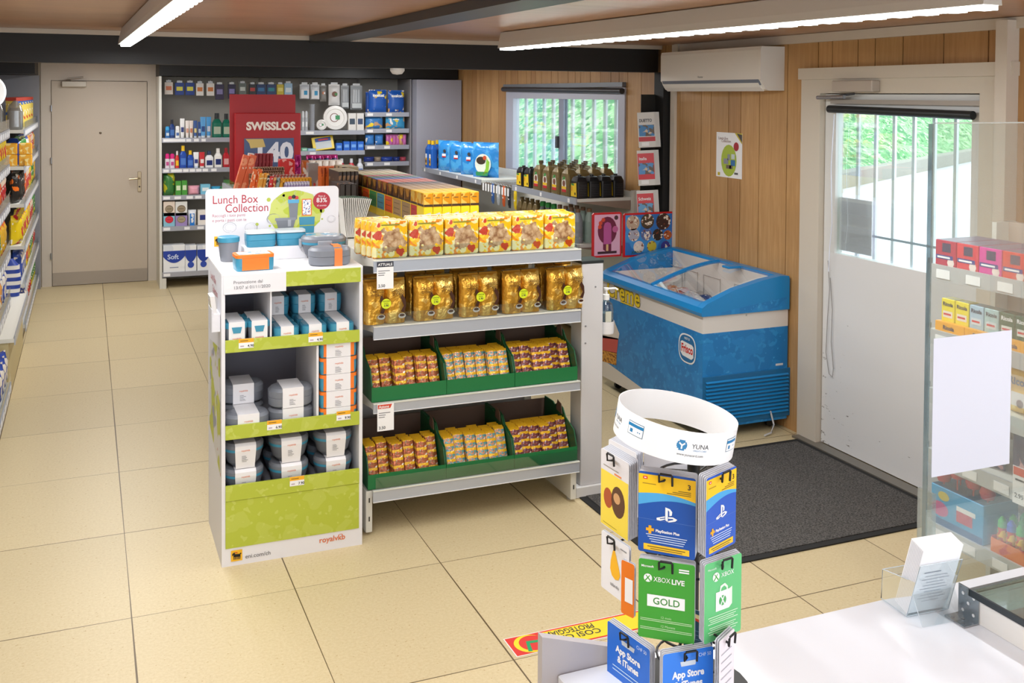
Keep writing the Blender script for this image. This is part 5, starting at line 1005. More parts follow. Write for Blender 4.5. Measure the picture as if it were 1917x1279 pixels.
for a0, a1, dz in ((.042, mid+.01, .0), (mid-.01, fl-.042, -.006)):
    xs_ = [.02+.47*i/10 for i in range(11)]; gl2 = MB().add([(x_, y_, arcz(x_)+dz) for x_ in xs_ for y_ in (a0+.012, a1-.012)], [(2*i, 2*i+1, 2*i+3, 2*i+2) for i in range(10)], gm_, True).build('glass_lid', Fz)
    e1 = MB()
    for yy in ((a1-.012,) if dz == 0 else (a0+.0,)): e1.rings([[(x_, yy, arcz(x_)+dz-.006), (x_, yy+.014, arcz(x_)+dz-.006), (x_, yy+.014, arcz(x_)+dz+.008), (x_, yy, arcz(x_)+dz+.008)] for x_ in xs_], FB, smooth=False)
    e1.build('lid_frame', gl2)
MB().cbox(.38, .47, mid-.26, mid-.19, arcz(.42)+.002, arcz(.42)+.016, FB, .003).build('lid_handle', Fz)
MB().poly([(.0, 0, 0)]*0 or [(.25, -.0135, .2), (.26, -.0135, .2), (.26, -.0135, .21)], FB) if False else None
# wire baskets + ice creams
wire = M('D9D6D2', .35, .3)
for b0, b1 in ((.07, .40), (.42, .74), (.76, 1.08)):
    m_ = MB(); zt_ = .60
    for z_ in (.5, .55, .6, .65): m_.tube([(.06, b0, z_), (.49, b0, z_), (.49, b1, z_), (.06, b1, z_), (.06, b0, z_)], .0022, wire, 5)
    for i in range(12): x_ = .06+.43*i/11; m_.tube([(x_, b0, .65), (x_, b0, .5), (x_, b1, .5), (x_, b1, .65)], .0015, wire, 4)
    for i in range(1, 8): y_ = b0+(b1-b0)*i/8; m_.tube([(.49, y_, .65), (.49, y_, .5), (.06, y_, .5), (.06, y_, .65)], .0015, wire, 4)
    m_.build('wire_basket', Fz)
for y_ in (.22, .55, .8, .95): MB().tube([(.48, y_, .6), (.48, y_, .76), (.48, y_+.18, .76), (.48, y_+.18, .6)], .003, wire, 6).build('divider_wire', Fz)
icn = [('3A6FB8', 'blue'), ('B5562A', 'orange-brown'), ('C9CDD4', 'silver'), ('7A3A24', 'chocolate brown'), ('2C4A88', 'dark blue'), ('D8822A', 'orange')]
for i in range(14):
    hx_, nm = icn[i % 6]; m_ = MB(); pillow(m_, .06, .15, .03, PM('ice_'+hx_, hx_, [('E8E4DE', 30, .6, 1), ('7A2A1E', 35, .64, 2)], .25), .01, 6, 8, .002, i, T=Matrix.Rotation(-math.pi/2+.15, 4, 'X'))
    single(m_, 'wrapped_ice_cream', '%s wrapped ice cream in the freezer basket, %s from the front' % (nm, ORD[i]), 'ice cream', (FX0+.25+(i % 5)*.045, FY0+.52+(i//5)*.13, .60+.02*(i % 3)), rn.uniform(-.6, .6), 'wrapped ice creams in the freezer')
# vent, logo, lettering
m_ = MB(); va, vb = at(1318, 712, 'y', FY0), at(1474, 790, 'y', FY0); vx0, vx1 = va.x-FX0, vb.x-FX0; vz0, vz1 = .10, .335
m_.cbox(vx0-.01, vx1+.01, -.008, 0, vz0-.02, vz1+.015, FBD, .002)
for i in range(11):
    z_ = vz1-.012-i*.0205; m_.box(vx0+.008, vx1-.008, -.0095, -.008, z_-.013, z_-.005, M('0E3A58', .6)); m_.prism([(-.0085, z_), (-.018, z_-.007), (-.017, z_-.010), (-.0085, z_-.005)], 'x', vx0+.006, vx1-.006, FB)
m_.build('vent_grille', Fz)
for x_ in (.06, fw_-.06):
    for y_ in (.08, fl-.1): MB().lathe([(.024, -.011), (.024, .011)], BLACK, n=14, T=Tm((x_, y_, .026)) @ Matrix.Rotation(math.pi/2, 4, 'X')).box(x_-.014, x_+.014, y_-.014, y_+.014, .048, .0615, STEEL).build('castor', Fz)
MB().tube([(fw_-.12, -.012, .12), (fw_-.11, -.03, .05), (fw_-.14, -.05, .012), (fw_-.2, -.07, .01)], .005, M('C9C9CC', .4), 6).build('drain_hose', Fz)
# logo on the left face
c = at(1286, 653, 'x', FX0-.003); cy0, cz0 = c.y-FY0, c.z; q = MB(); lw_, lh_ = .088, .082
def oval(s, m, dx):
    q.poly([(-.002-dx, cy0+s*lw_*math.copysign(abs(math.cos(a_))**.7, math.cos(a_)), cz0+s*lh_*math.copysign(abs(math.sin(a_))**.7, math.sin(a_))) for a_ in [2*math.pi*k/32 for k in range(32)]], m)
oval(1, PAPER, 0); oval(.9, M('1C6FA8', .4), .0004)
q.poly([(-.0030, cy0+a_, cz0+b_) for a_, b_ in ((.066, -.03), (.066, .028), (.05, .036), (-.05, .03), (-.066, .02), (-.066, -.038), (-.045, -.052), (.045, -.046))], PAPER)
q.text('Frisco', (-.0036, cy0, cz0-.022), NY, Z, .044, M('D0201E'), 'c', .03, .118); q.text('NESTLE', (-.0036, cy0, cz0+.05), NY, Z, .012, PAPER, 'c', .02, .06)
e = at(1162, 572, 'x', FX0-.003)
q.text('Crême', (-.0022, at(1197, 576, 'x', FX0-.003).y-FY0, .60), NY, Z, .105, M('7A6A20'), 'r', .045); q.text('Crême', (-.0028, at(1197, 576, 'x', FX0-.003).y-FY0, .60), NY, Z, .105, M('F0D020'), 'r', .02)
q.rect((-.0026, at(1162, 576, 'x', FX0).y-FY0, .585), NY, Z, at(1162, 576, 'x', FX0).y-at(1185, 580, 'x', FX0).y, .008, M('F0D020'))
# printed sundae: cream, strawberry cup, waffle
def lf(x, y): p_ = at(x, y, 'x', FX0); return (-.0016, p_.y-FY0, p_.z)
q.poly([lf(1120, 596), lf(1130, 585), lf(1150, 600), lf(1160, 625), lf(1158, 636), lf(1120, 632)], M('E6DCD2')); q.poly([lf(1120, 626), lf(1158, 634), lf(1155, 662), lf(1120, 654)], M('D0564E')); q.poly([lf(1120, 654), lf(1155, 661), lf(1154, 684), lf(1120, 674)], PM('waffle', 'D89A3A', [('8A4E1A', 60, .55, 1)], .6))
q.rect(lf(1257, 738), NY, Z, .04, .02, M('C9BDB0')); q.build('print', Fz)
q = MB(); s_ = at(1460, 684, 'y', FY0); q.rect((s_.x-FX0-.03, -.0015, s_.z), X, Z, .05, .012, M('D9DEE4')); s_ = at(1397, 590, 'y', FY0); q.disc((s_.x-FX0, -.0015, s_.z), X, Z, .006, M('B9B5B0'), 10); q.build('sticker', Fz)
# menu boards behind the freezer
def menu(x0, x1, z0, z1, fill, lab):
    t = thing('ice_cream_board', lab, 'sign board', ((x0+x1)/2, 2.07, z0)); w, h = x1-x0, z1-z0
    m_ = MB(); m_.prism([(-w/2, 0), (w/2, 0), (w/2, h-.01), (w/2-.01, h), (-w/2+.01, h), (-w/2, h-.01)], 'y', 0, .015, M('C2161E', .4)); m_.build('frame', t)
    q = MB(); q.rect((-w/2+.012, -.001, .012), X, Z, w-.024, h-.024, fill); return t, q, w, h
a = at(1109, 483, 'y', 2.07); b_ = at(1164, 397, 'y', 2.07)
t, q, w, h = menu(a.x, b_.x, a.z, b_.z, M('D8A4BC', .4), 'red-framed board with a pink ice lolly standing behind the freezer')
q.disc((0, -.0018, h*.6), X, Z, .07, M('6A1A3A'), 20, .09).poly([(.0, -.0019, .03), (.03, -.0019, .04), (.03, -.0019, .12), (-.03, -.0019, .12), (-.03, -.0019, .05)], M('6A1A3A'))
for dx, dz in ((-.05, .07), (-.03, .09), (-.055, .045)): q.disc((dx, -.0022, h*.6+dz-.02), X, Z, .014, M('C9442A'), 10)
q.disc((.058, -.0022, h*.62), X, Z, .022, M('B8588A'), 10).disc((.065, -.0022, h*.88), X, Z, .015, M('4A2A30'), 12)
q.prism([(-.028, .085), (.028, .085), (.028, .2), (.02, .222), (0, .23), (-.02, .222), (-.028, .2)], 'y', -.006, -.003, M('B0508C', .35)).rect((-.008, -.0026, .04), X, Z, .016, .045, M('D9B07A')).rect((-.07, -.0022, .022), X, Z, .14, .016, M('3A1A24')); q.build('artwork', t)
a = at(1167, 482, 'y', 2.07); b_ = at(1261, 396, 'y', 2.07)
t, q, w, h = menu(a.x, min(b_.x, 3.5), a.z, b_.z, PM('menu_blue', '2A6CB4', [('3E8CCB', 6, .5, 1)], .35), 'red-framed blue board picturing many ice creams, leaning at the wall')
cols_ = ['B9A08A', '4A3A2A', '3A2420', 'A8A4B0', '5A6A9A', '2E2624', 'B0582A', 'DCC8C4', 'C9B43A', '3A3A8A']
for (u, v, r_), c_ in zip(((.18, .78, .05), (.47, .8, .05), (.79, .78, .056), (.2, .5, .042), (.45, .5, .042), (.68, .48, .04), (.88, .46, .032), (.3, .22, .04), (.56, .22, .036), (.84, .2, .036)), cols_):
    q.disc((-w/2+u*w, -.0018, v*h), X, Z, r_, PM('ice_pic_'+c_, c_, [('E6D8C8', 45, .58, 1), ('7A3A24', 50, .62, 3)], .4), 18)
q.text('JONNY', (-w*.34, -.0022, .022), X, Z, .016, M('2E5A2E'), 'l', .02); q.build('artwork', t)
# ================================================================ BACK SHELVING
BYF, BYB = 6.43, 6.93
bx = lambda x, yv=6.45: at(x, 300, 'y', yv).x
bzz = lambda y, yv=6.45: at(500, y, 'y', yv).z
xs = [.525, bx(563, 6.43), bx(682, 6.43), 2.88]
xdiv1, xdiv2, xend = .53+.98, at(683, 200, 'y', 6.6).x, 2.975
B_ = thing('back_shelving', 'cream wall shelving along the back wall with toiletries and household goods', 'shelving', (.5, BYF, 0))
m_ = MB().box(.0, .022, -.0, .5, 0, 2.03, SHELFW); m_.build('side_panel', B_); MB().box(xend-.5-.0, xend-.5+.015, .0, .5, 0, 2.03, M('8E8C90', .5)).build('side_panel', B_)
MB().box(.0225, xend-.501, .46, .48, .02, 2.03, M('A29E96', .55)).build('back_panel', B_)
for xx in (xdiv1-.5, xdiv2-.5): MB().box(xx-.012, xx+.012, .445, .4595, 0, 2.03, M('8B8880', .5)).build('upright', B_)
MB().box(.0225, .06, .0, .02, .0, .1, SHELFW).box(1.0, 1.03, .0, .4, 0, .1, SHELFW).build('foot', B_)
def bshelf(x0, x1, py, labs, par=B_):
    z = bzz(py, 6.43); s_ = MB().box(x0-.5, x1-.5, .004, .444, z-.022, z, M('C9C7C0', .5)).build('shelf', par)
    MB().box(x0-.5, x1-.5, -.006, .0035, z-.042, z+.003, M('A9ABB6', .35, .3)).build('price_rail', s_)
    q = MB()
    for u, w in labs: q.box(x0-.5+u, x0-.5+u+w, -.0075, -.006, z-.034, z-.008, PAPER)
    if labs: q.build('price_labels', s_)
    return z
s1, s2, s3 = (xs[0]+.0, 1.52), (1.53, bx(682.5, 6.43)), (bx(683.5, 6.43), bx(765.5, 6.43))
zA = bshelf(*s1, 257, [(.01, .2), (.22, .045), (.29, .045), (.36, .04)]); zB = bshelf(*s1, 312, [(.01, .05), (.08, .1), (.19, .05), (.25, .05), (.31, .05), (.37, .05), (.45, .05)]); zC = bshelf(*s1, 361, [(.01, .06), (.11, .06), (.22, .06), (.3, .06)])
zD = bshelf(*s1, 417, [(.01, .06), (.2, .05), (.32, .06)]); zE = bshelf(*s1, 500, [(.01, .06)])
z21 = bshelf(*s2, 245.5, [(.1, .2), (.36, .08)]); z22 = bshelf(*s2, 284.5, [(.05, .15), (.4, .06)]); z23 = bshelf(*s2, 335, [(.1, .1)]); bshelf(*s2, 420, [])
z31 = bshelf(*s3, 211, [(.02, .06), (.22, .06)]); z32 = bshelf(*s3, 243, [(.02, .06), (.22, .06)]); z33 = bshelf(*s3, 275, [(.02, .08), (.2, .06)]); z34 = bshelf(*s3, 307.5, [(.02, .06), (.2, .06)]); bshelf(*s3, 360, [])
YI = 6.47
def item(kind, x0, x1, ytop, z, lab, cat, c1='FFFFFF', c2=None, c3=None, d=None, grp=None, yv=YI, name=None, prt=None, hang=False):
    """one product: pixel columns x0..x1 and top row ytop at depth yv, standing on z"""
    a = at(x0, ytop, 'y', yv); b_ = at(x1, ytop, 'y', yv); w = b_.x-a.x; h = a.z-z; d = d or min(w, .07); cx_ = (a.x+b_.x)/2
    A_ = M(c1, .35); B2 = M(c2 or c1, .35); C_ = M(c3 or 'F0EEEA', .4); q = MB()
    if kind == 'tube': q.loft([(w*.7, d*.9, .012, 0), (w*.75, d*.9, .012, h*.1)], B2).loft([(w*.8, d*.8, .012, h*.101), (w, d*.35, .006, h*.75), (w, .004, .001, h)], [A_, A_]); q.box(-w*.3, w*.3, -d*.42, -d*.38, h*.3, h*.55, C_)
    elif kind == 'bottle': q.loft([(w*.9, d*.9, w*.2, 0), (w, d, w*.25, h*.05), (w, d, w*.25, h*.6), (w*.6, d*.6, w*.2, h*.74), (w*.45, d*.5, w*.15, h*.76)], A_).loft([(w*.5, d*.55, w*.15, h*.765), (w*.46, d*.5, w*.15, h)], B2); q.box(-w*.36, w*.36, -d/2-.001, -d/2, h*.15, h*.45, C_)
    elif kind == 'roll': q.loft([(w, d, w*.3, 0), (w, d, w*.3, h*.62), (w*.8, d*.8, w*.3, h*.66)], A_).loft([(w*.9, d*.9, w*.3, h*.665), (w*.85, d*.85, w*.3, h*.93), (w*.5, d*.5, w*.2, h)], B2); q.box(-w*.3, w*.3, -d/2-.001, -d/2, h*.2, h*.45, C_)
    elif kind == 'box': q.cbox(-w/2, w/2, -d/2, d/2, 0, h, prt or A_, .002); q.box(-w*.34, w*.34, -d/2-.001, -d/2, h*.35, h*.68, B2) if c2 else None
    elif kind == 'oval': q.cbox(-w/2, w/2, -d/2, d/2, 0, h, prt or A_, .002); q.disc((0, -d/2-.0012, h*.5), X, Z, w*.36, B2, 18, h*.26); q.disc((0, -d/2-.0018, h*.5), X, Z, w*.31, C_, 18, h*.2); q.rect((-w*.2, -d/2-.0022, h*.47), X, Z, w*.4, h*.07, B2)
    elif kind == 'bag': pillow(q, w, h*.95, d, prt or A_, h*.05, 8, 9, .002, int(x0))
    if hang: q.box(-w*.3, w*.3, -.002, .0, h+.0, h+.02, M('D9DCE0', .3)); MB().tube([(0, .0, 0), (0, 6.888-yv, .005), (0, 6.888-yv, -.02)], .002, CHROME, 5).build('hook', B_, (cx_-.5, yv-BYF-.012, z+h+.024))
    return single(q, name or cat.replace(' ', '_'), lab, cat, (cx_, yv if hang else max(yv, 6.436+d/2), z+.0006), 0, grp)
# shelf A
for x0, x1, yt, k, c1, c2, c3, lab in ((309, 318, 237, 'roll', '2A6AA8', '3AA0D8', 'C9D4DC', 'small light-blue shower gel at the left of the toothpaste shelf'), (317, 327, 224, 'bottle', '1A3A78', '12182A', '3A6AB0', 'tall navy shower gel at the left of the toothpaste shelf'), (328, 336.5, 236, 'roll', 'ECECEC', 'F4F4F4', '4A6AA8', 'small white roll-on beside the navy shower gel'),
    (337, 345.5, 222, 'tube', 'F0F0F0', 'E4E4E4', '2A3A7A', 'tall white cream tube with dark blue emblem'), (347, 354, 226, 'tube', 'F0E6E0', 'E8E4E0', 'D8A08A', 'white and peach tube, left of two'), (354.5, 361.5, 226, 'tube', 'E8DCD4', 'E8E4E0', 'C87A5A', 'white and peach tube, right of two'),
    (362, 369, 226, 'tube', '3A5A98', 'C9D4E0', 'E0D08A', 'blue and silver toothpaste tube, left of two'), (370, 377, 228, 'tube', '2A4A88', 'C9D4E0', 'A8B8CC', 'blue and silver toothpaste tube, right of two'), (375, 385, 219, 'tube', '5AA0D8', 'D4DEE6', '2A4A88', 'light blue toothpaste tube, left of two before the mouthwash'), (386, 395, 219, 'tube', '4A98D4', 'D4DEE6', 'C9CCD8', 'light blue toothpaste tube, right of two before the mouthwash'),
    (397, 415, 212, 'bottle', '0E6A54', '20282A', 'A8B4A0', 'green mouthwash bottle with black cap, left of two'), (416, 431, 213, 'bottle', '0E6A54', '20282A', 'A8B4A0', 'green mouthwash bottle with black cap, right of two')):
    item(k, x0, x1, yt, zA, lab, 'toiletry bottle' if k != 'tube' else 'tube', c1, c2, c3)
for x0, x1, yt, k, c1, c2, c3, lab in ((309, 317.5, 288, 'roll', 'E0D4DC', 'D81E7A', 'C04A8A', 'white roll-on with pink cap, left of two'), (318, 327, 288, 'roll', 'E0D4DC', 'D81E7A', 'C04A8A', 'white roll-on with pink cap, right of two'), (328, 335, 283, 'bottle', 'D8302A', 'F0E8E4', 'F0C41E', 'slim red and white spray bottle'),
    (336, 349, 273, 'bottle', '1E4AA8', 'F0C41E', '4A78C8', 'blue sun lotion with yellow cap, tall'), (350, 362, 282, 'bottle', '1E4AA8', 'F0C41E', '4A78C8', 'blue sun lotion with yellow cap, short'), (362, 372, 285, 'tube', 'F0F0F2', 'C4D4E8', '2A3A8A', 'white hand cream tube with round blue emblem'), (373, 383, 285, 'tube', 'C8262E', 'F0E8E4', 'F0E4E0', 'red and white hand cream tube'),
    (384, 399, 283, 'bottle', 'F0F0F2', '2A3A5A', '1A2A6A', 'wide white lotion bottle with dark pump'), (401, 415, 278, 'bottle', 'F0EEEA', 'F0EEEA', '1A2A6A', 'large white shower bottle with blue emblem'), (417, 429, 277, 'bottle', 'B81E2A', '9A1A24', 'D8A0A0', 'dark red shampoo bottle beside the red board')):
    item(k, x0, x1, yt, zB, lab, 'toiletry bottle' if k != 'tube' else 'tube', c1, c2, c3)
tis = PM('kleenex_green', '3A7A3A', [('B9B42A', 12, .58, 1), ('2A5A2E', 10, .6, 3)], .35)
it = item('bag', 306, 327, 323, zC, 'green and yellow tissue pack at the left of the wipes shelf', 'tissue pack', prt=tis)
item('box', 328, 339, 339, zC, 'green tissue carton, left of two', 'tissue pack', '4A9A3A', 'D8E4C0'); item('box', 340, 350, 338, zC, 'green tissue carton, right of two', 'tissue pack', '4A9A3A', 'D8E4C0')
item('bag', 352, 373.5, 348, zC, 'pink wet wipes pack lying on the wipes shelf', 'wipes pack', 'E8A4B4', d=.09); item('box', 375, 393, 345, zC, 'light blue and pink wipes box', 'wipes pack', prt=PM('wipes_blue', '7AC0DC', [('E08AA8', 14, .58, 1)], .4), c2='E6F0F4'); item('bag', 395, 412, 349, zC, 'teal wipes pack behind the header board corner', 'wipes pack', '3A9AC0'); item('bag', 413, 428, 349, zC, 'green and blue wipes pack beside the sweets shelving', 'wipes pack', '3A8A4A')
# shelf D tissue boxes
h2 = bzz(397.5, YI)-zD
for x0, x1, top, z, c1, c2, c3, lab in ((305.5, 327, 398, 0, '8AC0D4', 'B8203A', 'D8283E', 'light blue tissue box with red oval, bottom left'), (328, 350, 398, 0, 'A08AC0', '8A7A60', 'A8987A', 'lilac tissue box with brown oval, bottom right'), (305.5, 327, 377.5, 1, 'E4D4C4', '7A6A54', '9A8A70', 'cream tissue box with brown oval, top left'), (328, 350, 377.5, 1, 'E0E0DC', '7A6A54', '9A8A70', 'white spotted tissue box with brown oval, top right')):
    item('oval', x0, x1, top, zD+(h2 if z else 0), lab, 'tissue box', c1, c2, c3, d=.1)
item('bag', 352, 367, 393, zD, 'white pack with bright blue square', 'cotton pack', 'E6E8EC'); p_ = at(359, 405, 'y', 6.43); item('box', 355.5, 364, 400, zD, 'small bright blue carton before the white pack', 'carton', '1E7AD0', yv=6.44, d=.01); item('box', 370, 392, 393, zD, 'white carton with dark blue and purple label behind the header board', 'carton', 'ECE6DE', '2E3A84')
sf = PM('soft_pack', 'EEF0F2', [('D9DEE6', 8, .6, 1)], .3)
for x0, x1, lab in ((305, 345.5, 'large toilet roll pack with blue arc, leftmost on the lowest shelf'), (346, 367, 'medium toilet roll pack with blue arc beside the large one'), (368.5, 392, 'toilet roll pack with blue arc half behind the header board')):
    o = item('box', x0, x1, 459, zE, lab, 'toilet roll pack', prt=sf, d=.12)
    w = o.dimensions.x; h = o.dimensions.z; q = MB(); w = bx(x1, YI)-bx(x0, YI); h = bzz(459, YI)-zE
    n = 12; pts = [(-w/2+w*k/n, -.062, h*(.97)) for k in range(n+1)] + [(w/2-w*k/n, -.062, h*(.72-.30*math.sin(math.pi*k/n)**.8)) for k in range(n+1)]
    q.poly(pts, M('1E3EA0', .35))
    if w > .17: q.text('Soft', (-.01, -.063, h*.6), X, Z, .045, M('D0DCF4'), 'c', .02); q.text('', (0, 0, 0), X, Z, .01, INK); q.rect((-w*.2, -.0625, h*.2), X, Z, w*.4, .008, M('8A94B0'))
    else: q.disc((w*.0, -.0625, h*.3), X, Z, .03, M('2A4AAE'), 14)
    q.build('print', o)
# hanging row, section 1
for x0, x1, yt, yb, c1, c2, lab in ((308, 323.5, 154, 178, 'E8DDD4', 'E07A4A', 'white and orange plaster pack, leftmost of the top hanging row'), (327.5, 344.5, 155, 179, '1C3C88', 'D8D04A', 'dark blue hanging pack, left of two'), (347, 364, 155, 179, '1C3C88', 'D8D04A', 'dark blue hanging pack, right of two'), (367, 381, 156, 180, 'E6E2DE', 'D07A3A', 'white hanging plaster pack with orange picture, left of two'), (386.5, 401, 156, 180, 'E6E2DE', 'D07A3A', 'white hanging plaster pack with orange picture, right of two'), (403, 419, 158, 187, '3A3450', '8A84B4', 'dark purple hanging pack, left of two'), (426.5, 441, 158, 185, '2E2C48', '8A84C0', 'dark purple hanging pack beside the red board'),
    (447, 461, 156, 178, '6A7470', 'C9D0CC', 'grey-green hanging pack above the red board, leftmost'), (466, 479, 158, 178, '2E3438', 'B8403A', 'black hanging pack with red top above the red board'), (480, 497, 158, 178, '1E3A6A', '3A7AB0', 'blue and black hanging pack above the red board, left of two'), (499, 516, 158, 178, '1E3A6A', '2A8A9A', 'blue and black hanging pack above the red board, right of two'), (518, 531, 158, 178, 'C9B42A', 'E8DC7A', 'yellow hanging pack above the red board'), (532, 547, 156, 182, '9ABCD8', 'D8E4EC', 'pale blue hanging pack at the right edge of the red board')):
    z = bzz(yb, 6.6); item('box', x0, x1, yt, z, lab, 'hanging pack', c1, c2, yv=6.6, d=.025, hang=True, grp='packs hanging on the top row of the back shelving')
gw_ = clear('cell_wrap', 'D8DCE0', .2, .15, .25, 'BFC4CA')
for x0, x1, yt, yb, mm, lab in ((561, 579, 158, 185, 'D9DDE2', 'white tag bag with blue square, left of two'), (581, 598, 158, 186, 'D9DDE2', 'white tag bag with blue square, right of two'), (599, 611, 160, 190, '8A8884', 'small clear bag with orange items'), (615, 636, 158, 197, 'E6E4E2', 'white paper bag pack with round green and brown logo'), (638, 653, 160, 203, 'A4A8AC', 'clear bag of plastic cups, left of two'), (656, 678, 160, 205, 'A4A8AC', 'clear bag of plastic cutlery, right of two')):
    z = bzz(yb, 6.6); o = item('bag', x0, x1, yt, z, lab, 'hanging bag', mm, yv=6.6, d=.04, hang=True, grp='bags hanging on the middle bay of the back shelving')
    w = bx(x1, 6.6)-bx(x0, 6.6); h = bzz(yt, 6.6)-z; q = MB()
    if x0 < 590: q.rect((-w*.4, -.025, h*.05), X, Z, w*.8, h*.6, PAPER).rect((-w*.1, -.026, h*.28), X, Z, w*.35, h*.3, M('2E9ACC'))
    elif x0 > 630: q.rect((-w*.4, -.025, h*.06), X, Z, w*.8, h*.2, M('D0D4D4')); [q.rect((-w*.3+w*.22*k, -.0262, h*.3), X, Z, w*.05, h*.55, M('E6EAEC')) for k in range(3)]
    else: q.disc((0, -.026, h*.55), X, Z, w*.24, M('7A4A3A') if x0 > 612 else M('C9764A'), 14).rect((0, -.027, h*.48), X, Z, w*.24, h*.12, M('4A8A4A') if x0 > 612 else PAPER)
    q.build('print', o)
# middle bay, upper shelf
for i, (x0, x1, yt) in enumerate(((564, 570, 208), (570.5, 576, 208))): item('roll', x0, x1, yt, z21, 'slim stack of clear plastic glasses, %s of two' % ('left', 'right')[i], 'plastic cups', 'B4B8BE', 'D0D4D8', 'E4E8EA')
q = MB(); w = bx(591, YI)-bx(577, YI); h = bzz(195, YI)-z21
for k in range(12): q.lathe([(w*.3, h*k/12), (w*.38, h*(k+1)/12-.002), (w*.4, h*(k+1)/12)], M('A2A6AE', .4), n=14)
single(q, 'plastic_cups', 'tall stack of grey plastic cups on the plate shelf', 'plastic cups', (bx(584, YI), YI, z21+.0005))
def plates(x0, x1, yt, lab, tilt=.1, dd=.04):
    w = bx(x1, YI)-bx(x0, YI); t = thing('paper_plates', lab, 'paper plates', (bx((x0+x1)/2, YI), YI+.03, z21+.0008)); T = Matrix.Rotation(-tilt, 4, 'X') @ Matrix.Translation((0, 0, w*.5)) @ Matrix.Rotation(math.pi/2, 4, 'X')
    MB().lathe([(w*.3, -.01), (w*.46, 0), (w*.49, .006), (w*.485, dd), (w*.36, dd+.004), (w*.34, dd-.004), (0, dd-.004)], M('E4E2DE', .35), n=28, T=T).build('plates', t)
    q = MB(); q.disc((-.01, 0, dd-.002), X, Y, w*.18, M('7A4A3A'), 18, T=T).disc((-.01, 0, dd-.0015), X, Y, w*.15, PAPER, 18, T=T).add([(-.0, -w*.08, dd-.0), (w*.18, -w*.08, dd-.0), (w*.18, w*.09, dd-.0), (0, w*.09, dd-.0)], [(0, 1, 2, 3)], M('2E8A54'), T=T); q.build('label', t)
plates(592, 612, 215, 'small white paper plate pack, partly behind the large one'); 
o_ = plates(605, 651, 200, 'large round white paper plate pack with brown and green logo')
item('box', 651, 665.5, 212, z21, 'white napkin box, left of two', 'napkins', 'DAD8D4', '3A4A5A', d=.06); item('box', 666.5, 680, 212, z21, 'white napkin box, right of two', 'napkins', 'DAD8D4', '3A4A6A', d=.06)
# middle bay, lower shelf
item('box', 564, 574.5, 277, z22, 'small pale green box at the left of the sponge shelf', 'small box', '7ABCA0', 'C9E4D4'); item('box', 575, 590, 278, z22, 'small light blue box at the left of the sponge shelf', 'small box', '8AB4D0', 'C4D8E4')
q = MB(); w = bx(627, YI)-bx(587, YI); h = bzz(258, YI)-z22; T = Tm((0, 0, 0), 0, -.25, -.12); q.cbox(-w/2, w/2, 0, .02, 0, h, M('EBCB1E', .35), .003, T=T).box(-w*.36, w*.38, -.0015, 0, h*.1, h*.9, M('C4CCD0'), T=T).box(-w*.36, w*.38, -.0022, -.0015, h*.62, h*.9, M('2A4A9A'), T=T).box(-w*.2, w*.25, -.003, -.0022, h*.7, h*.82, M('C42A3A'), T=T)
single(q, 'cloth_pack', 'yellow-framed cleaning cloth pack leaning on the sponge shelf', 'cloth pack', (bx(607, YI), YI, z22+.012))
for i, x0 in enumerate((628, 642, 655, 668)): item('box', x0, x0+11.5, 268-(i > 0)*3, z22, 'bright blue kitchen film carton, %s from the left' % ORD[i], 'carton', '2A6AD0', '7AB0F0'); item('box', x0, x0+11.5, 262, z22, 'dark green carton behind the %s bright blue one' % ORD[i], 'carton', '1E3A2E', '8A9A2A', yv=6.6)
for i, x0 in enumerate((575, 590, 634, 652, 668)): item('bottle', x0, x0+11, 297, z23, 'spray bottle on the low middle shelf, %s from the left' % ORD[i], 'spray bottle', ('D8D8E0', 'C9CCD8', 'B82A3A', 'C42A3A', 'D8DCE4')[i], ('B8203A', 'C42A3A', 'D8DCE4', 'D8DCE4', 'C9CCD8')[i], '6A84B8')
# right bay: pet food
pf = lambda b, s: PM('pet_'+b+str(s), b, [('C99A6A', 11, .60, s), ('F0D02A', 12, .63, s+2), ('E8E4DE', 16, .66, s+4)], .3)
def catbag(x0, x1, yt, z, lab, b, s, txt=True, d=.06, yv=YI):
    o = item('bag', x0, x1, yt, z, lab, 'pet food bag', prt=pf(b, s), d=d, yv=yv); w = bx(x1, yv)-bx(x0, yv); h = bzz(yt, yv)-z
    if txt: MB().text('exelcat', (0, -d/2-.008, h*.72), X, Z, h*.13, PAPER, 'c', .04, w*.8).build('lettering', o)
catbag(684.5, 690, 172, z31, 'narrow blue cat food bag at the far left of the pet shelf', '1E4A9A', 1, False); 
catbag(690.5, 723, 168, z31, 'large blue cat food bag with yellow print, left of two', '1E58B0', 2); catbag(726.5, 756, 169, z31, 'large blue cat food bag with red print, right of two', '1E58B0', 6)
catbag(684, 716, 219, z32, 'blue and yellow cat food pouch on the second pet shelf', '3A7AB8', 8, False); catbag(722, 757, 219, z32, 'light blue cat food pouch on the second pet shelf', '3A98C8', 11, True)
for i, (x0, x1) in enumerate(((684, 700), (702, 717))): catbag(x0, x1, 252, z33, 'blue and yellow cat snack pouch, %s of two' % ('left', 'right')[i], '3A7AC0', 14+i, False)
for i in range(6): catbag(722.5+i*6.3, 728.8+i*6.3, 252, z33, 'slim pink and blue cat stick pack, %s from the left' % ORD[i], 'C46AA8', 20+i, False, .03)
for i, (x0, x1, c, lab) in enumerate(((681, 700, '1A2E78', 'dark blue pack at the left of the low pet shelf'), (701, 713, '8A7A6A', 'small brown pack on the low pet shelf'), (714, 735, '1E3A8A', 'blue pack at the middle of the low pet shelf'), (736, 748, '1A2E70', 'dark blue pack right of the middle on the low pet shelf'), (749, 760, '9A3A4A', 'red and white pack at the right of the low pet shelf'))): item('bag', x0, x1, 294, z34, lab, 'pet food pack', c)
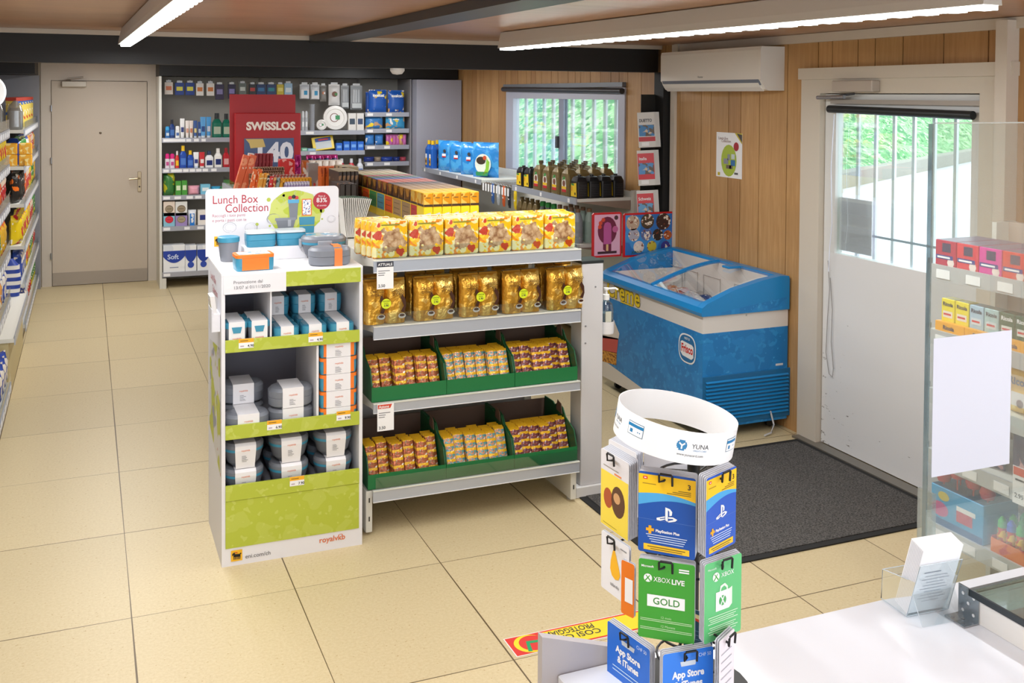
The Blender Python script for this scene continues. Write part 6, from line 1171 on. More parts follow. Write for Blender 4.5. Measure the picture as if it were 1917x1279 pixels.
# grey cupboard at the corner
cxl, cxr = 3.0, 3.49; t = thing('storage_cupboard', 'tall plain grey cupboard in the far corner, lit blue by the window', 'cupboard', (cxl, 6.28, 0))
MB().box(0, cxr-cxl, 0, .66, .0, 2.025, M('A4A6B4', .35)).build('body', t); MB().box(.004, cxr-cxl-.004, -.003, -.0003, .03, 2.02, M('A4A6B4', .32)).build('door', t)
# ================================================================ LEFT SHELVING
LX = -.56
def lshelf_unit(name, lab, y0, y1, zs, depth=.42, xf=None, top=2.03, panel=True):
    xf = xf or LX; t = thing('wall_shelving', lab, 'shelving', (xf, y0, 0)); L = y1-y0
    MB().box(-depth-.02, -depth, 0, L, 0, top, M('A6A6AA', .5)).build('back_panel', t)
    if panel: MB().box(-depth, .012, L-.02, L, 0, top, M('8A8A90', .5)).build('side_panel', t)
    for i, z in enumerate(zs):
        b_ = i == 0; e_ = .0
        s_ = MB().box(-depth+.001, e_-.009, 0, L-.021, z-.025, z, SHELFW).build('shelf', t); MB().box(e_-.008, e_, 0, L-.021, z-.05, z+.004, RAIL).build('price_rail', s_)
        q = MB(); n = int(L/.14)
        for k in range(n): q.box(e_, e_+.0015, .05+k*.14, .11+k*.14, z-.04, z-.008, PAPER)
        q.build('price_labels', s_); 
        if z < 1.8: MB().box(e_-.004, e_-.003, .0, L-.021, z+.004, z+.06, PLAST).build('clear_front', s_)
    MB().box(-depth+.002, -.04, .01, L-.03, 0, .1, SHELFW).build('plinth', t); return t
fz = [at(47, y, 'x', LX).z for y in (537, 463, 383, 312, 243)]
FY = at(47, 300, 'x', LX).y
lshelf_unit('far', 'far wall shelving on the left with bread, crisps and snacks', FY, 6.86, [.14]+fz)
NYE = at(19, 300, 'x', LX-.0).y
nz_ = [at(19, y, 'x', LX).z for y in (560, 470, 380, 308, 242)]
lshelf_unit('near', 'near wall shelving on the left, only its right edge in view', -.6, NYE, [.14]+nz_, panel=False)
t = thing('base_tray', 'empty white low shelf between the two left shelving units', 'shelf', (LX, NYE+.05, 0)); L = FY-NYE-.1
MB().box(-.42, .012, 0, L, .36, .385, M('E9E6DA', .45)).build('tray', t); MB().box(.0125, .018, 0, L, .345, .40, RAIL).build('price_rail', t); MB().box(-.4, -.02, .01, L-.01, 0, .359, M('C9B98A', .5)).build('plinth', t)
# goods on the left shelves: bags
snack = [('E8B41E', 'yellow', 'E0501E'), ('D8602A', 'orange', '1E1A18'), ('C8262A', 'red', 'F0D8C0'), ('E8C81E', 'bright yellow', 'C8262A'), ('2A4AA8', 'blue', 'F0E8DC'), ('3A8A3A', 'green', 'F0D02A'), ('E8A04A', 'pale orange', 'F4E4C4'), ('2A2420', 'black', 'E8701E')]
SP = []
for k, (c, nm, c2) in enumerate(snack):
    m_ = MB(); pillow(m_, .15, .2, .07, PM('snack_'+nm, c, [(c2, 14, .56, k), ('F0E8DC', 22, .66, k+3)], .25), .012, 8, 9, .004, k); SP.append([single(m_, 'snack_bag', 'x', 'snack bag'), False, nm])
cnt = 0
def snackrow(z, y0, y1, kinds, where, dx=-.07, lim=.2, n2=1):
    global cnt
    n = max(1, int((y1-y0)/.135))
    for i in range(n):
        for j in range(n2):
            k = kinds[(i*len(kinds))//n % len(kinds)]; sp_ = SP[k]; loc = (LX+dx-.12*j, y0+(i+.5)*(y1-y0)/n, z+.0008)
            o = sp_[0] if not sp_[1] else dup(sp_[0], loc); sp_[1] = True; o.location = loc; o.rotation_euler = (0, 0, math.pi/2-.35+rn.uniform(-.12, .12))
            o.scale = (1, 1, lim/.212); o['label'] = '%s snack bag %s, %s from the near end%s' % (sp_[2], where, ORD[i], ', behind the front one' if j else ''); o['group'] = 'snack bags '+where
ff = [(2, 'above the lowest shelf of the far left unit'), ]
snackrow(fz[0], FY+.1, 6.75, [4, 3, 5, 2], 'on the first far left shelf up', lim=.24)
snackrow(fz[1], FY+.05, 6.75, [3, 3, 0, 2, 5], 'on the second far left shelf up', lim=.22)
snackrow(fz[2], FY+.05, 6.75, [7, 1, 2, 3, 5, 0], 'on the third far left shelf up', lim=.24)
snackrow(fz[3], FY+.35, 6.75, [5, 4, 6, 2, 0], 'on the fourth far left shelf up', lim=.2)
snackrow(.1405, FY+.05, 6.75, [4, 2, 5], 'on the floor-level far left shelf', lim=.2)
# crisps yellow tubs/packs on the fourth shelf near end
yb_ = PM('yellow_pack', 'EBA91E', [('F4D88A', 25, .6, 1), ('C8501E', 30, .66, 3)], .3)
for i in range(6):
    m_ = MB().cbox(-.045, .045, -.03, .03, 0, .085, yb_, .006); loc = (LX-.2+.1*(i % 3), FY+.08, fz[3]+.0006+.086*(i//3)); single(m_, 'rusk_pack', 'small orange-yellow pack, %s row, %s from the left, end of the far left shelf' % (('bottom', 'top')[i//3], ORD[i % 3]), 'rusk pack', loc, 0, 'orange-yellow packs at the shelf end')
m_ = MB().loft([(.1, .1, .03, 0), (.11, .11, .03, .02), (.1, .1, .03, .16), (.05, .05, .02, .2)], M('2046A8', .3)); single(m_, 'blue_bag', 'blue bag beside the orange-yellow packs on the far left shelf', 'bag', (LX-.09, FY+.24, fz[3]+.0006))
# toast loaves, top shelf
cl = clear('bread_bag', 'DADAD8', .16, .12, .35, 'A8A49E'); tst = PM('toast', 'D9A050', [('E8C890', 20, .5, 1), ('C07A2A', 14, .62, 3)], .6)
for i in range(3):
    t = thing('bread_loaf', '%s clear-bagged loaf on the top far left shelf, counted from the left' % ORD[i], 'bread', (LX-.33+i*.13, FY+.09, fz[4]+.0006), 0, 'loaves on the top left shelf'); MB().loft([(.1, .09, .03, .002), (.108, .1, .03, .02), (.105, .095, .03, .14), (.08, .07, .03, .18), (.02, .02, .008, .215)], cl).build('bag', t); MB().loft([(.09, .08, .02, .004), (.096, .086, .02, .13), (.07, .06, .02, .16)], M('8A857C', .6)).build('loaf', t)
for i in range(9):
    w = .12; m_ = MB(); m_.box(-w/2, w/2, -.03, .03, 0, .235, PM('bread_pack', 'E0C85A', [('2A5AA8', 14, .58, 1), ('C8402A', 18, .64, 3), ('F0EAD8', 22, .62, 5)], .35)); m_.box(-w/2-.001, w/2+.001, -.031, .031, .21, .236, M('B03A2A', .4))
    single(m_, 'bread_pack', 'yellow and blue bread pack on the top far left shelf, %s from the near end' % ORD[i], 'bread pack', (LX-.08-.03*(i % 2), FY+.35+i*.2, fz[4]+.0006), 1.2, 'bread packs on the top left shelf')
for i in range(9):
    m_ = MB().loft([(.1, .1, .03, 0), (.11, .11, .04, .03), (.105, .105, .04, .13), (.07, .07, .03, .17)], PM('bun_bag', 'E8B878', [('F4DDB0', 16, .5, 1), ('D8643A', 20, .66, 3)], .3)); single(m_, 'bun_bag', 'round bun bag on the second far left shelf from the top, %s from the near end' % ORD[i], 'bread', (LX-.07, FY+1.2+i*.17, fz[3]+.0006+.0), 0, 'bun bags on the left shelving') if False else None
# striped bag
t = thing('striped_bag', 'blue and white striped bag at the near end of the far left unit', 'bag', (LX-.10, FY+.02+.06, .1406))
# near unit goods
for k, z in enumerate([.14]+nz_):
    if k in (0, 1, 2, 3, 4): snackrow(z, NYE-1.35, NYE-.03, [[4, 4], [4, 6, 4], [3, 5, 0], [2, 1, 2], [0, 2, 3]][k], 'on the near left shelf, level %s' % ('one', 'two', 'three', 'four', 'five')[k], dx=-.06, lim=.2)
t_ = MB()
for i in range(8): t_.loft([(.15-.006*abs(i-4), .1, .04, .028*i), (.15-.006*abs(i-3.5), .1, .04, .028*(i+1))], M('E8E4DC', .4) if i % 2 else M('24409A', .4), caps=True)
t_.loft([(.12, .08, .03, .225), (.05, .04, .02, .27)], M('24409A', .4)); t_.build('bag', t); t.location = (LX-.1, FY-.12, .386)
# round white hanging sign
c = at(-26, 172, 'y', .85); t = thing('round_sign', 'round white sign cut off at the upper left edge', 'sign', (c.x, .85, c.z)); r_ = at(12, 172, 'y', .85).x-c.x
MB().lathe([(r_, 0), (r_, .012), (r_-.006, .016), (0, .016)], M('F2F2F2', .3), n=40, T=Matrix.Rotation(math.pi/2, 4, 'X')).build('disc', t); MB().tube([(-.02, 0, r_*.98), (-.02, 0, CEILZ-c.z-.001)], .002, STEEL, 6).build('wire', t)
# ================================================================ COUNTER
CH, CYE, CXL = .85, -2.235, .62
ctop = M('E4E8F0', .18, 0, 0, 60, 0, .4)
C_ = thing('sales_counter', 'white glossy sales counter at the lower right', 'counter', (CXL, CYE, 0))
MB().cbox(0, 2.4, -1.3, 0, CH-.03, CH, ctop, .002).build('worktop', C_)
MB().box(.03, 2.38, -1.25, -.03, 0, CH-.031, M('C9C2B6', .5)).build('cabinet', C_)
a = at(1008, 1185, 'y', CYE+.018); b_ = at(1262, 1221, 'y', CYE+.018)
MB().prism([(a.x-CXL, 0), (1.0, 0), (1.0, b_.z-.06), (b_.x-CXL, b_.z), (a.x-CXL, a.z)], 'y', .002, .02, M('B4AFB2', .45)).build('front_board', C_)
# raised white box with glass top and the sheet inside
p0 = at(1775, 1141, 'z', CH); p1 = at(1850, 1182, 'z', CH); p2 = at(1820, 1110, 'x', p0.x+.012)
bxx = p0.x+.01; H = at(1820, 1113, 'x', bxx).z-CH; yfar = at(1820, 1113, 'x', bxx).y
t = thing('display_box', 'white glass-topped display box on the counter at the lower right edge', 'display box', (bxx, yfar, CH+.0005))
MB().box(0, .012, -.9, 0, 0, H, WHITE).box(.012, 1.1, -.012, 0, 0, H, WHITE).box(.012, 1.1, -.9, -.012, 0, H-.03, M('EDEEF2', .5)).build('box', t)
MB().box(-.002, 1.1, -.9, .002, H+.0005, H+.006, clear('box_glass', 'E8F2F0', .08, .03)).build('glass_top', t); MB().box(-.005, .0, -.9, .004, H-.004, H+.008, M('3E4448', .3, .5)).box(-.005, 1.1, .0025, .008, H-.004, H+.008, M('8A9090', .25, .6)).build('edge_trim', t)
m_ = MB().box(.05, 1.0, -.85, -.035, H-.0295, H-.028, M('D8B4B4', .5)); m_.box(.02, 1.05, -.03, -.015, H-.0298, H-.029, PAPER); m_.text('2.9', (.2, -.2, H-.0275), X, Y, .06, PAPER, 'l', .03) if False else None; m_.build('pink_sheet', t)
# steel angle bracket
p = at(1800, 1183, 'z', CH); q_ = at(1835, 1175, 'z', CH); t = MB(); s_ = .045
bl_ = at(1768, 1164, 'z', CH)
t.box(-.038, -.0022, -.05, .0, 0, .0022, M('A9AEB2', .25, .9)).box(-.0022, .0, -.05, .0, 0, .06, M('A9AEB2', .25, .9))
for u, v in ((-.012, .045), (-.038, .045), (-.025, .03), (-.012, .012), (-.038, .012)): t.disc((-.0027, u, v), Y, Z, .0035, M('E6E8EA', .4), 8)
for u, v in ((-.028, -.012), (-.028, -.038), (-.015, -.025)): t.disc((u, v, .0027), X, Y, .0035, M('6A6E72', .4), 8)
yb_ = at(1835, 1178, 'x', bxx).y
single(t, 'angle_bracket', 'shiny steel angle bracket screwed to the counter and display box', 'bracket', (bxx-.0008, yb_+.052, CH+.0008))
# leaflet holder
A = at(1660, 1140, 'z', CH); B = at(1697, 1156, 'z', CH); Cc = at(1775, 1141, 'z', CH)
dirx = (Cc-B).normalized(); ang = math.atan2(dirx.y, dirx.x); w = (Cc-B).length
t = thing('leaflet_holder', 'clear acrylic holder with white leaflets on the counter', 'leaflet holder', (B.x, B.y, CH+.0017), ang)
hp = clear('acrylic', 'F0F5F6', .08, .03, .05, 'DDE6E8'); LN = math.tan(.3); hh_ = .115
def lp(x, y, z): return (x, y-z*LN, z)
MB().add([lp(0, 0, 0), lp(w, 0, 0), lp(w, 0, hh_), lp(0, 0, hh_)], [(0, 1, 2, 3)], hp).add([(0, 0, 0), (w, 0, 0), (w, .075, 0), (0, .075, 0)], [(0, 1, 2, 3)], hp).add([(0, .075, 0), (w, .075, 0), (w, .072, .062), (0, .072, .062)], [(0, 1, 2, 3)], hp).add([(0, 0, 0), (0, .075, 0), (0, .072, .062), lp(0, .02, .075), lp(0, 0, .078)], [(0, 1, 2, 3, 4)], hp).add([(w, 0, 0), (w, .075, 0), (w, .072, .062), lp(w, .02, .075), lp(w, 0, .078)], [(0, 1, 2, 3, 4)], hp).add([(.0, -.045, 0), (w, -.045, 0), lp(w, .0, .05), lp(0, 0, .05)], [(0, 1, 2, 3)], hp).build('holder', t)
ed_ = M('C2CDD6', .15); MB().tube([lp(0, 0, 0), lp(0, 0, hh_), lp(w, 0, hh_), lp(w, 0, 0), lp(0, 0, 0)], .0010, ed_, 5).tube([(0, 0, .001), (0, .075, .001), (0, .072, .062), lp(0, .02, .075)], .0010, ed_, 5).tube([(0, .072, .062), (w, .072, .062)], .0009, ed_, 5).tube([lp(0, 0, .05), (0, -.045, .001)], .0008, ed_, 5).build('edges', t)
m_ = MB(); T = Matrix.Translation((.003, .003, .004)) @ Matrix.Rotation(.3, 4, 'X')
m_.box(0, w-.006, 0, .036, 0, .150, M('F1F2F6', .6), T=T)
for k in range(9): kk = (w-.03)*(.75+.2*math.sin(k*2.1)); m_.rect(((w-.006-kk)/2, -.0008, .085-k*.0075), X, Z, kk, .0014, M('B4B8C4'), T=T)
m_.rect((.016, -.001, .094), X, Z, .04, .002, M('8A90A0'), T=T)
for k in range(9): m_.rect((-.0006, .002+k*.0037, .002), Y, Z, .001, .146, M('C9CCD4'), T=T)
single(m_, 'leaflets', 'thick stack of white printed leaflets standing in the acrylic holder', 'leaflets', (B.x, B.y, CH+.0012), ang)
# plexiglass screen
PY = -2.19
a = at(1750, 232, 'y', PY); a2 = at(1735, 1015, 'y', PY); px0 = (a.x+a2.x)/2
t = thing('counter_screen', 'clear acrylic protective screen standing at the counter edge', 'protective screen', (px0, PY, 0))
pl = clear('screen_acrylic', 'F2F6F5', .03, .02, .045, 'D8DEDE', .35)
# stands on the counter edge, fixed to its front by a clear side flange
MB().box(0, 1.2, 0, .005, .55, a.z, pl).build('sheet', t)
MB().box(0, .004, .0052, .016, .55, a.z, clear('acrylic_edge', 'B4C4CA', .2, .1, .3, '9AAEB6')).box(.004, 1.2, .0, .005, a.z+.0002, a.z+.003, clear('acrylic_edge2', 'DDE8E8', .3, .1, .3, 'E4ECEC')).build('edge', t)
MB().box(.02, .028, .0052, .05, .55, 1.02, clear('flange', 'E0E8EA', .15, .05, .15, 'D8E0E4')).build('flange', t)
w0_, w1_ = at(1745, 765, 'y', PY), at(1891, 740, 'y', PY); zt_, zb_ = at(1820, 626, 'y', PY).z, at(1820, 880, 'y', PY).z
single(MB().box(0, w1_.x-w0_.x, 0, .0008, zb_, zt_, M('CDCEDA', .6)), 'paper_sheet', 'blank white paper sheet taped to the acrylic screen', 'paper', (w0_.x, PY-.0015, 0))
# ================================================================ CANDY SHELVING behind the screen
SX = 2.6; S_Y1 = -1.08; S_Y0 = -2.1; sz = [1.285, 1.055, .845, .63, .375]
t = thing('candy_shelving', 'narrow cream shelving with sweets boxes behind the acrylic screen', 'shelving', (SX, S_Y0, 0)); L = S_Y1-S_Y0
MB().box(.36, .38, 0, L, .0, 1.42, M('B9A99C', .5)).box(.3, .4, L-.02, L+.0, 0, 1.42, SHELFW).build('back_panel', t)
MB().box(.05, .36, L-.5, L-.46, 0, .1, M('8A7A70', .5)).box(.05, .36, 0, .04, 0, .1, M('8A7A70', .5)).build('foot', t)
for z in sz:
    s_ = MB().box(.009, .359, 0, L, z-.02, z, SHELFW).build('shelf', t); MB().box(0, .008, 0, L, z-.05, z+.003, M('C0C2C4', .35, .2)).box(.0, .02, L, L+.004, z-.05, z+.02, M('9A9DA0', .3, .5)).build('price_rail', s_)
    q = MB()
    for k in range(7): q.box(-.0025, -.0008, L-.1-k*.13, L-.04-k*.13, z-.042, z-.012, PAPER)
    q.build('price_labels', s_)
def sbox(y1, w, z, h, lab, cat, mat, d=.12, top=None, extra=None, name='sweets_box'):
    m_ = MB(); m_.cbox(0, d, -w+.002, 0, 0, h, mat, .002)
    if top: m_.box(.002, d-.002, -w+.004, -.002, h, h+.0006, top)
    if extra: extra(m_, w, h)
    return single(m_, name, lab, cat, (SX+.012, y1, z+.0008))
yy = S_Y1-.02
def fish(c2):
    def f(m_, w, h):
        m_.rect((-.0008, -.004, h*.55), NY, Z, w*.28, h*.42, M(c2, .4)); m_.rect((-.0012, -w*.05, h*.26), NY, Z, w*.8, h*.16, M('2A3A8A')); m_.rect((-.0016, -w*.12, h*.3), NY, Z, w*.6, h*.07, PAPER)
        m_.rect((-.0008, -w*.34, h*.55), NY, Z, w*.4, h*.35, M('3A3458')); m_.disc((-.001, -w*.75, h*.15), NY, Z, h*.18, M('E8D8D0'), 8)
    return f
for i, (c, nm) in enumerate((('B8284A', 'crimson'), ('D8384A', 'red'), ('D83A9A', 'pink'), ('D8302A', 'bright red'), ('8A2A3E', 'maroon'), ('3A8AD0', 'light blue'), ('3A6AC0', 'blue'))):
    sbox(yy-.095*i, .094, sz[0], .088, '%s sweets carton on the top candy shelf, %s from the door side' % (nm, ORD[i]), 'sweets box', M(c, .35), .2, M('7A6A86', .3), fish(c))
def ric(hx_, pnl):
    def f(m_, w, h):
        m_.text('Ricola', (-.001, -w*.12, h*.78), NY, Z, .013, M('1E2A4A') if hx_ != '2E5A44' else PAPER, 'l', .03, w*.75); m_.rect((-.001, -w*.15, h*.42), NY, Z, w*.7, h*.2, M(pnl)); m_.rect((-.0014, -w*.2, h*.49), NY, Z, w*.55, h*.06, M('D0404A'))
    return f
for i, (c, pn, nm) in enumerate((('EBD82A', 'E8DDD0', 'yellow'), ('EBD82A', 'E8DDD0', 'yellow'), ('A8C4D8', 'D0DCE4', 'pale blue'), ('A8C8CC', 'D0DCE4', 'pale blue'), ('2E5A44', 'D8DDD8', 'dark green'), ('2E5A44', 'D8DDD8', 'dark green'), ('2E5A44', 'D8DDD8', 'dark green'), ('8A2A3A', 'D8DDD8', 'dark red'))):
    sbox(yy-.062*i-.012, .06, sz[1], .112, '%s herb sweets box on the second candy shelf, %s from the door side' % (nm, ORD[i]), 'sweets box', M(c, .35), .05, None, ric(c, pn)).location.x += .02
for i in range(4):
    m_ = MB().box(0, .02, -.128, 0, 0, .034, M('F0A81E', .4)); m_.text('Ricola', (-.001, -.035, .01), NY, Z, .014, M('1E2A4A'), 'l', .03, .06)
    single(m_, 'sweets_tray', 'orange counter tray under the herb sweets boxes, %s from the door side' % ORD[i], 'tray', (SX+.0095, yy-.008-.13*i, sz[1]+.0008))
for i in range(5):
    m_ = MB(); pillow(m_, .13, .15, .05, PM('ric_bag', 'E8B82A', [('F0D87A', 12, .6, 2)], .3), .01, 6, 8, .003, i, T=Matrix.Rotation(-math.pi/2, 4, 'Z')); m_.text('Ricola', (-.034, .045, .1), NY, Z, .024, M('1E2A4A'), 'l', .03, .09); m_.rect((-.032, .035, .03), NY, Z, .07, .045, M('D8D4D0')); m_.disc((-.033, .0, .04), NY, Z, .014, M('6A4A3A'), 10)
    single(m_, 'sweets_bag', 'yellow sweets bag on the third candy shelf, %s from the door side' % ORD[i], 'sweets bag', (SX+.06, yy-.2-.15*i, sz[2]+.0008))
for i in range(4):
    m_ = MB(); pillow(m_, .16, .17, .06, PM('gummy_bag', '4A4668', [('B04A5A', 10, .55, 1), ('3A6A5A', 12, .6, 4), ('D8A4A8', 20, .64, 6)], .25), .01, 6, 8, .003, i+9, T=Matrix.Rotation(-math.pi/2, 4, 'Z')); m_.text('HA', (-.037, .03, .1), NY, Z, .03, M('B8B8D8'), 'l', .03) if i == 2 else None
    single(m_, 'sweets_bag', 'dark gummy sweets bag on the fourth candy shelf, %s from the door side' % ORD[i], 'sweets bag', (SX+.07, yy-.18-.19*i, sz[3]+.0008))
# bottom shelf: blue lollipop box, green sweets tray, orange tray
def lol(m_, w, h):
    m_.disc((-.0008, -w*.25, h*.78), NY, Z, .025, M('C8B83A'), 14, .016); m_.disc((-.0008, -w*.18, h*.42), NY, Z, .038, M('C84A8A'), 16, .026); m_.rect((-.0012, -w*.5, h*.3), NY, Z, w*.3, h*.28, M('C8405A')); m_.rect((-.0008, -w*.5, h*.58), NY, Z, w*.35, h*.12, PAPER)
    m_.rect((-.0006, -.002, 0), NY, Z, w-.006, h*.18, M('1A5A90'))
o = sbox(yy-.0, .23, sz[4], .135, 'light blue lollipop box at the left of the lowest candy shelf', 'lollipop box', M('2A9AD0', .35), .16, M('1A4A70', .6), lol, 'lollipop_box')
for i in range(7):
    single(MB().lathe([(.003, -.06), (.003, 0), (.02, .006), (.027, .025), (.02, .046), (.004, .052)], M('D0404A', .25), n=12), 'lollipop', 'red lollipop sticking out of the blue box, %s from the left' % ORD[i], 'lollipop', (SX+.04+.045*(i % 2)+.01*(i//4), yy-.03-.03*i, sz[4]+.137+.061-.055+.015*(i % 3)), 0, 'red lollipops in the blue box')
tray_o = M('E8701E', .4)
for j, (y0, w, lab) in enumerate(((yy-.26, .16, 'red and yellow tray of green-topped sweets on the lowest candy shelf'), (yy-.43, .2, 'orange tray of silver-wrapped sticks on the lowest candy shelf'))):
    single(MB().box(0, .16, -w, 0, 0, .004, tray_o).box(0, .003, -w, 0, .004, .045, PM('tray_pr', 'E8781E', [('F0D02A', 14, .55, 1), ('C8281E', 16, .6, 2)], .4)).box(.003, .16, -.003, 0, .004, .05, M('C8281E')).box(.003, .16, -w, -w+.003, .004, .05, M('C8281E')), 'sweets_tray', lab, 'tray', (SX+.012, y0, sz[4]+.0008))
    for i in range(10):
        if j == 0: m_ = MB().lathe([(.014, 0), (.016, .03), (.016, .07), (.012, .08)], PM('sour_pr', 'C83A1E', [('F0C81E', 50, .5, 1), ('3A8A3A', 60, .6, 3)], .3), n=10).lathe([(.015, .08), (.014, .1), (.004, .115)], M('3AB04A' if i != 3 else '2A5AC8', .3), n=10)
        else: m_ = MB().tube([(0, 0, 0), (.01, -.01*(i % 3-1), .09)], .005, M('C9CCD0', .3, .4), 6)
        single(m_, 'sweet_spray' if j == 0 else 'sweet_stick', ('green-capped sour sweet in the red and yellow tray, %s', 'silver-wrapped sweet stick in the orange tray, %s')[j] % (ORD[i]+' counted along'), 'sweet', (SX+.035+.045*(i % 3), y0-.025-(i//3)*.036-.004*(i % 3), sz[4]+.0054), 0, ('green-capped sour sweets', 'silver-wrapped sweet sticks')[j])
for i in range(3): sbox(yy-.3-.11*i, .1, sz[4]+.0, .1, 'dark brown and red sweets carton at the lowest shelf back, %s from the door' % ORD[i], 'sweets box', PM('dk', '5A2A24', [('8A6A3A', 18, .55, 1)], .4), .08).location.x += .22
t = MB().box(0, .001, -.075, 0, -.12, 0, PAPER); t.rect((-.0008, -.003, -.028), NY, Z, .069, .026, M('D8502E')); t.rect((-.0008, -.01, -.045), NY, Z, .04, .006, INK); t.text('2.95', (-.0008, -.008, -.1), NY, Z, .014, INK, 'l', .02)
single(t, 'price_card', 'white price card with red top on the lower candy shelf rail', 'price card', (SX-.006, at(1898, 920, 'x', SX).y, at(1905, 872, 'x', SX).z))
# ================================================================ CARD RACK
RK = Vector((.815, -2.36, 0)); wirem = M('1A1A1C', .35, .3)
def cardgeo(TL, TR, H, n_ang, dist):
    """card corner pixels + world angle of its facing normal and the distance of the plane from the rack axis"""
    n = Vector((math.cos(n_ang), math.sin(n_ang), 0)); O = RK+n*dist; out = []
    for px in (TL, TR):
        d = cf+cr*((px[0]-958.5)/FOC)-cu*((px[1]-CY)/FOC); k = (O-Vector(CP)).dot(n)/d.dot(n); out.append(Vector(CP)+d*k)
    return out
K = thing('card_rack', 'black wire spinner rack of gift cards with a white ring sign on top', 'card rack', (RK.x, RK.y, CH+.0006))
MB().lathe([(.1, 0), (.1, .006), (.02, .012), (.012, .02)], BLACK, n=24).lathe([(.011, .02), (.011, .40)], BLACK, n=12).lathe([(.02, .395), (.022, .405), (.012, .42), (0, .425)], BLACK, n=12).lathe([(.017, .26), (.018, .30)], BLACK, n=12).build('pole', K)
for z_, r_ in ((.10, .06), (.22, .062), (.37, .062), (.29, .05), (.06, .06)):
    MB().tube([(r_*math.cos(2*math.pi*i/24), r_*math.sin(2*math.pi*i/24), z_) for i in range(25)], .0022, wirem, 6).build('wire_ring', K)
m_ = MB()
for i in range(4):
    a_ = i*math.pi/2+.6; 
    for z_ in (.10, .22, .37): m_.tube([(0, 0, z_), (.062*math.cos(a_), .062*math.sin(a_), z_)], .002, wirem, 5)
m_.build('spokes', K)
# ring sign
RR = .1015; rc = at(1264, 797, 'y', RK.y); RH_ = .053
VD = Vector((RK.x-CP[0], RK.y-CP[1], 0)).normalized(); RC = Vector((rc.x-RK.x, 0, rc.z-CH)); TR_ = Matrix.Translation(RC) @ Matrix.Rotation(math.radians(9.5), 4, VD)
def rp(s_, z_, k=1.0): an = s_/RR; return tuple(TR_ @ Vector((RR*k*math.cos(an), RR*k*math.sin(an), z_)))
m_ = MB(); N_ = 72; C2 = 2*math.pi*RR; rw_ = M('ECEDEE', .35)
R3 = [[rp(C2*i/N_, z_, k_) for i in range(N_)] for z_, k_ in ((-RH_/2, 1), (RH_/2, 1), (RH_/2, .988), (-RH_/2, .988), (-RH_/2, 1))]
m_.rings(R3, rw_, caps=False); ring_ = m_.build('ring_sign', K)
YB = M('1E7AB0', .4); YK = M('3A3E44', .5); q = MB()
def rrect(a0, x0, x1, z0, z1, mat, k):
    n = max(1, int((x1-x0)/.003)); vs = [rp(a0*RR+x0+(x1-x0)*i/n, z_, k) for z_ in (z0, z1) for i in range(n+1)]
    q.add(vs, [(i, i+1, n+2+i, n+1+i) for i in range(n)], mat)
def rpoly(a0, pts, mat, k): q.add([rp(a0*RR+p_[0], p_[1], k) for p_ in pts], [tuple(range(len(pts)))], mat)
def ringtext(s, a0, z0, h, mat, bold=0, maxw=None):
    vs, fs, _ = textmesh(s, bold); w = textmesh(s, 0)[2]; k = h/.7; kx = min(k, maxw/w) if maxw else k; q.add([rp(a0*RR+(v[0]-w/2)*kx, z0+v[1]*k, 1.004) for v in vs], fs, mat)
def yuna(a0):
    n = 20; c0 = (-.020, .003)
    for j in range(6):
        z0, z1 = -.0085+.0170*j/6, -.0085+.0170*(j+1)/6; zm = (z0+z1)/2; hw = math.sqrt(max(0, .0085**2-zm*zm)); rrect(a0, c0[0]-hw, c0[0]+hw, c0[1]+z0, c0[1]+z1, YB, 1.003)
    for an in (math.pi/2+.9, math.pi/2-.9, -math.pi/2): dx, dz = math.cos(an), math.sin(an); rpoly(a0, [(c0[0]+dz*.0012, c0[1]-dx*.0012), (c0[0]+dx*.006+dz*.0012, c0[1]+dz*.006-dx*.0012), (c0[0]+dx*.006-dz*.0012, c0[1]+dz*.006+dx*.0012), (c0[0]-dz*.0012, c0[1]+dx*.0012)], PAPER, 1.006)
    ringtext('YUNA', a0+.011/RR, .0, .0075, YK, 0, .030); ringtext('CREDITS CARD', a0+.011/RR, -.0045, .0024, YB); ringtext('www.yunacard.com', a0-.004/RR, -.0135, .0042, YK, 0, .044)
def cardicon(a0):
    rrect(a0, -.0165, .0165, -.007, .0145, M('3A6A8A'), 1.002); rrect(a0, -.0155, .0155, -.006, .0135, PAPER, 1.004); rrect(a0, -.0165, .0165, .0065, .0115, YB, 1.006); rrect(a0, -.011, -.005, -.003, .003, YB, 1.006); rrect(a0, .005, .007, -.0005, .0015, YB, 1.006); rrect(a0, .009, .011, -.0005, .0015, YB, 1.006)
def ra(px): p = at(px, 830, 'y', RK.y-.09); return -math.pi/2+math.asin(max(-.99, min(.99, (p.x-RK.x-RC.x)/RR)))
A1 = ra(1303)-.09; yuna(A1); cardicon(ra(1222)); yuna(A1-1.62); cardicon(A1+.82); yuna(A1+1.65); cardicon(A1+2.5)
q.build('print', ring_)
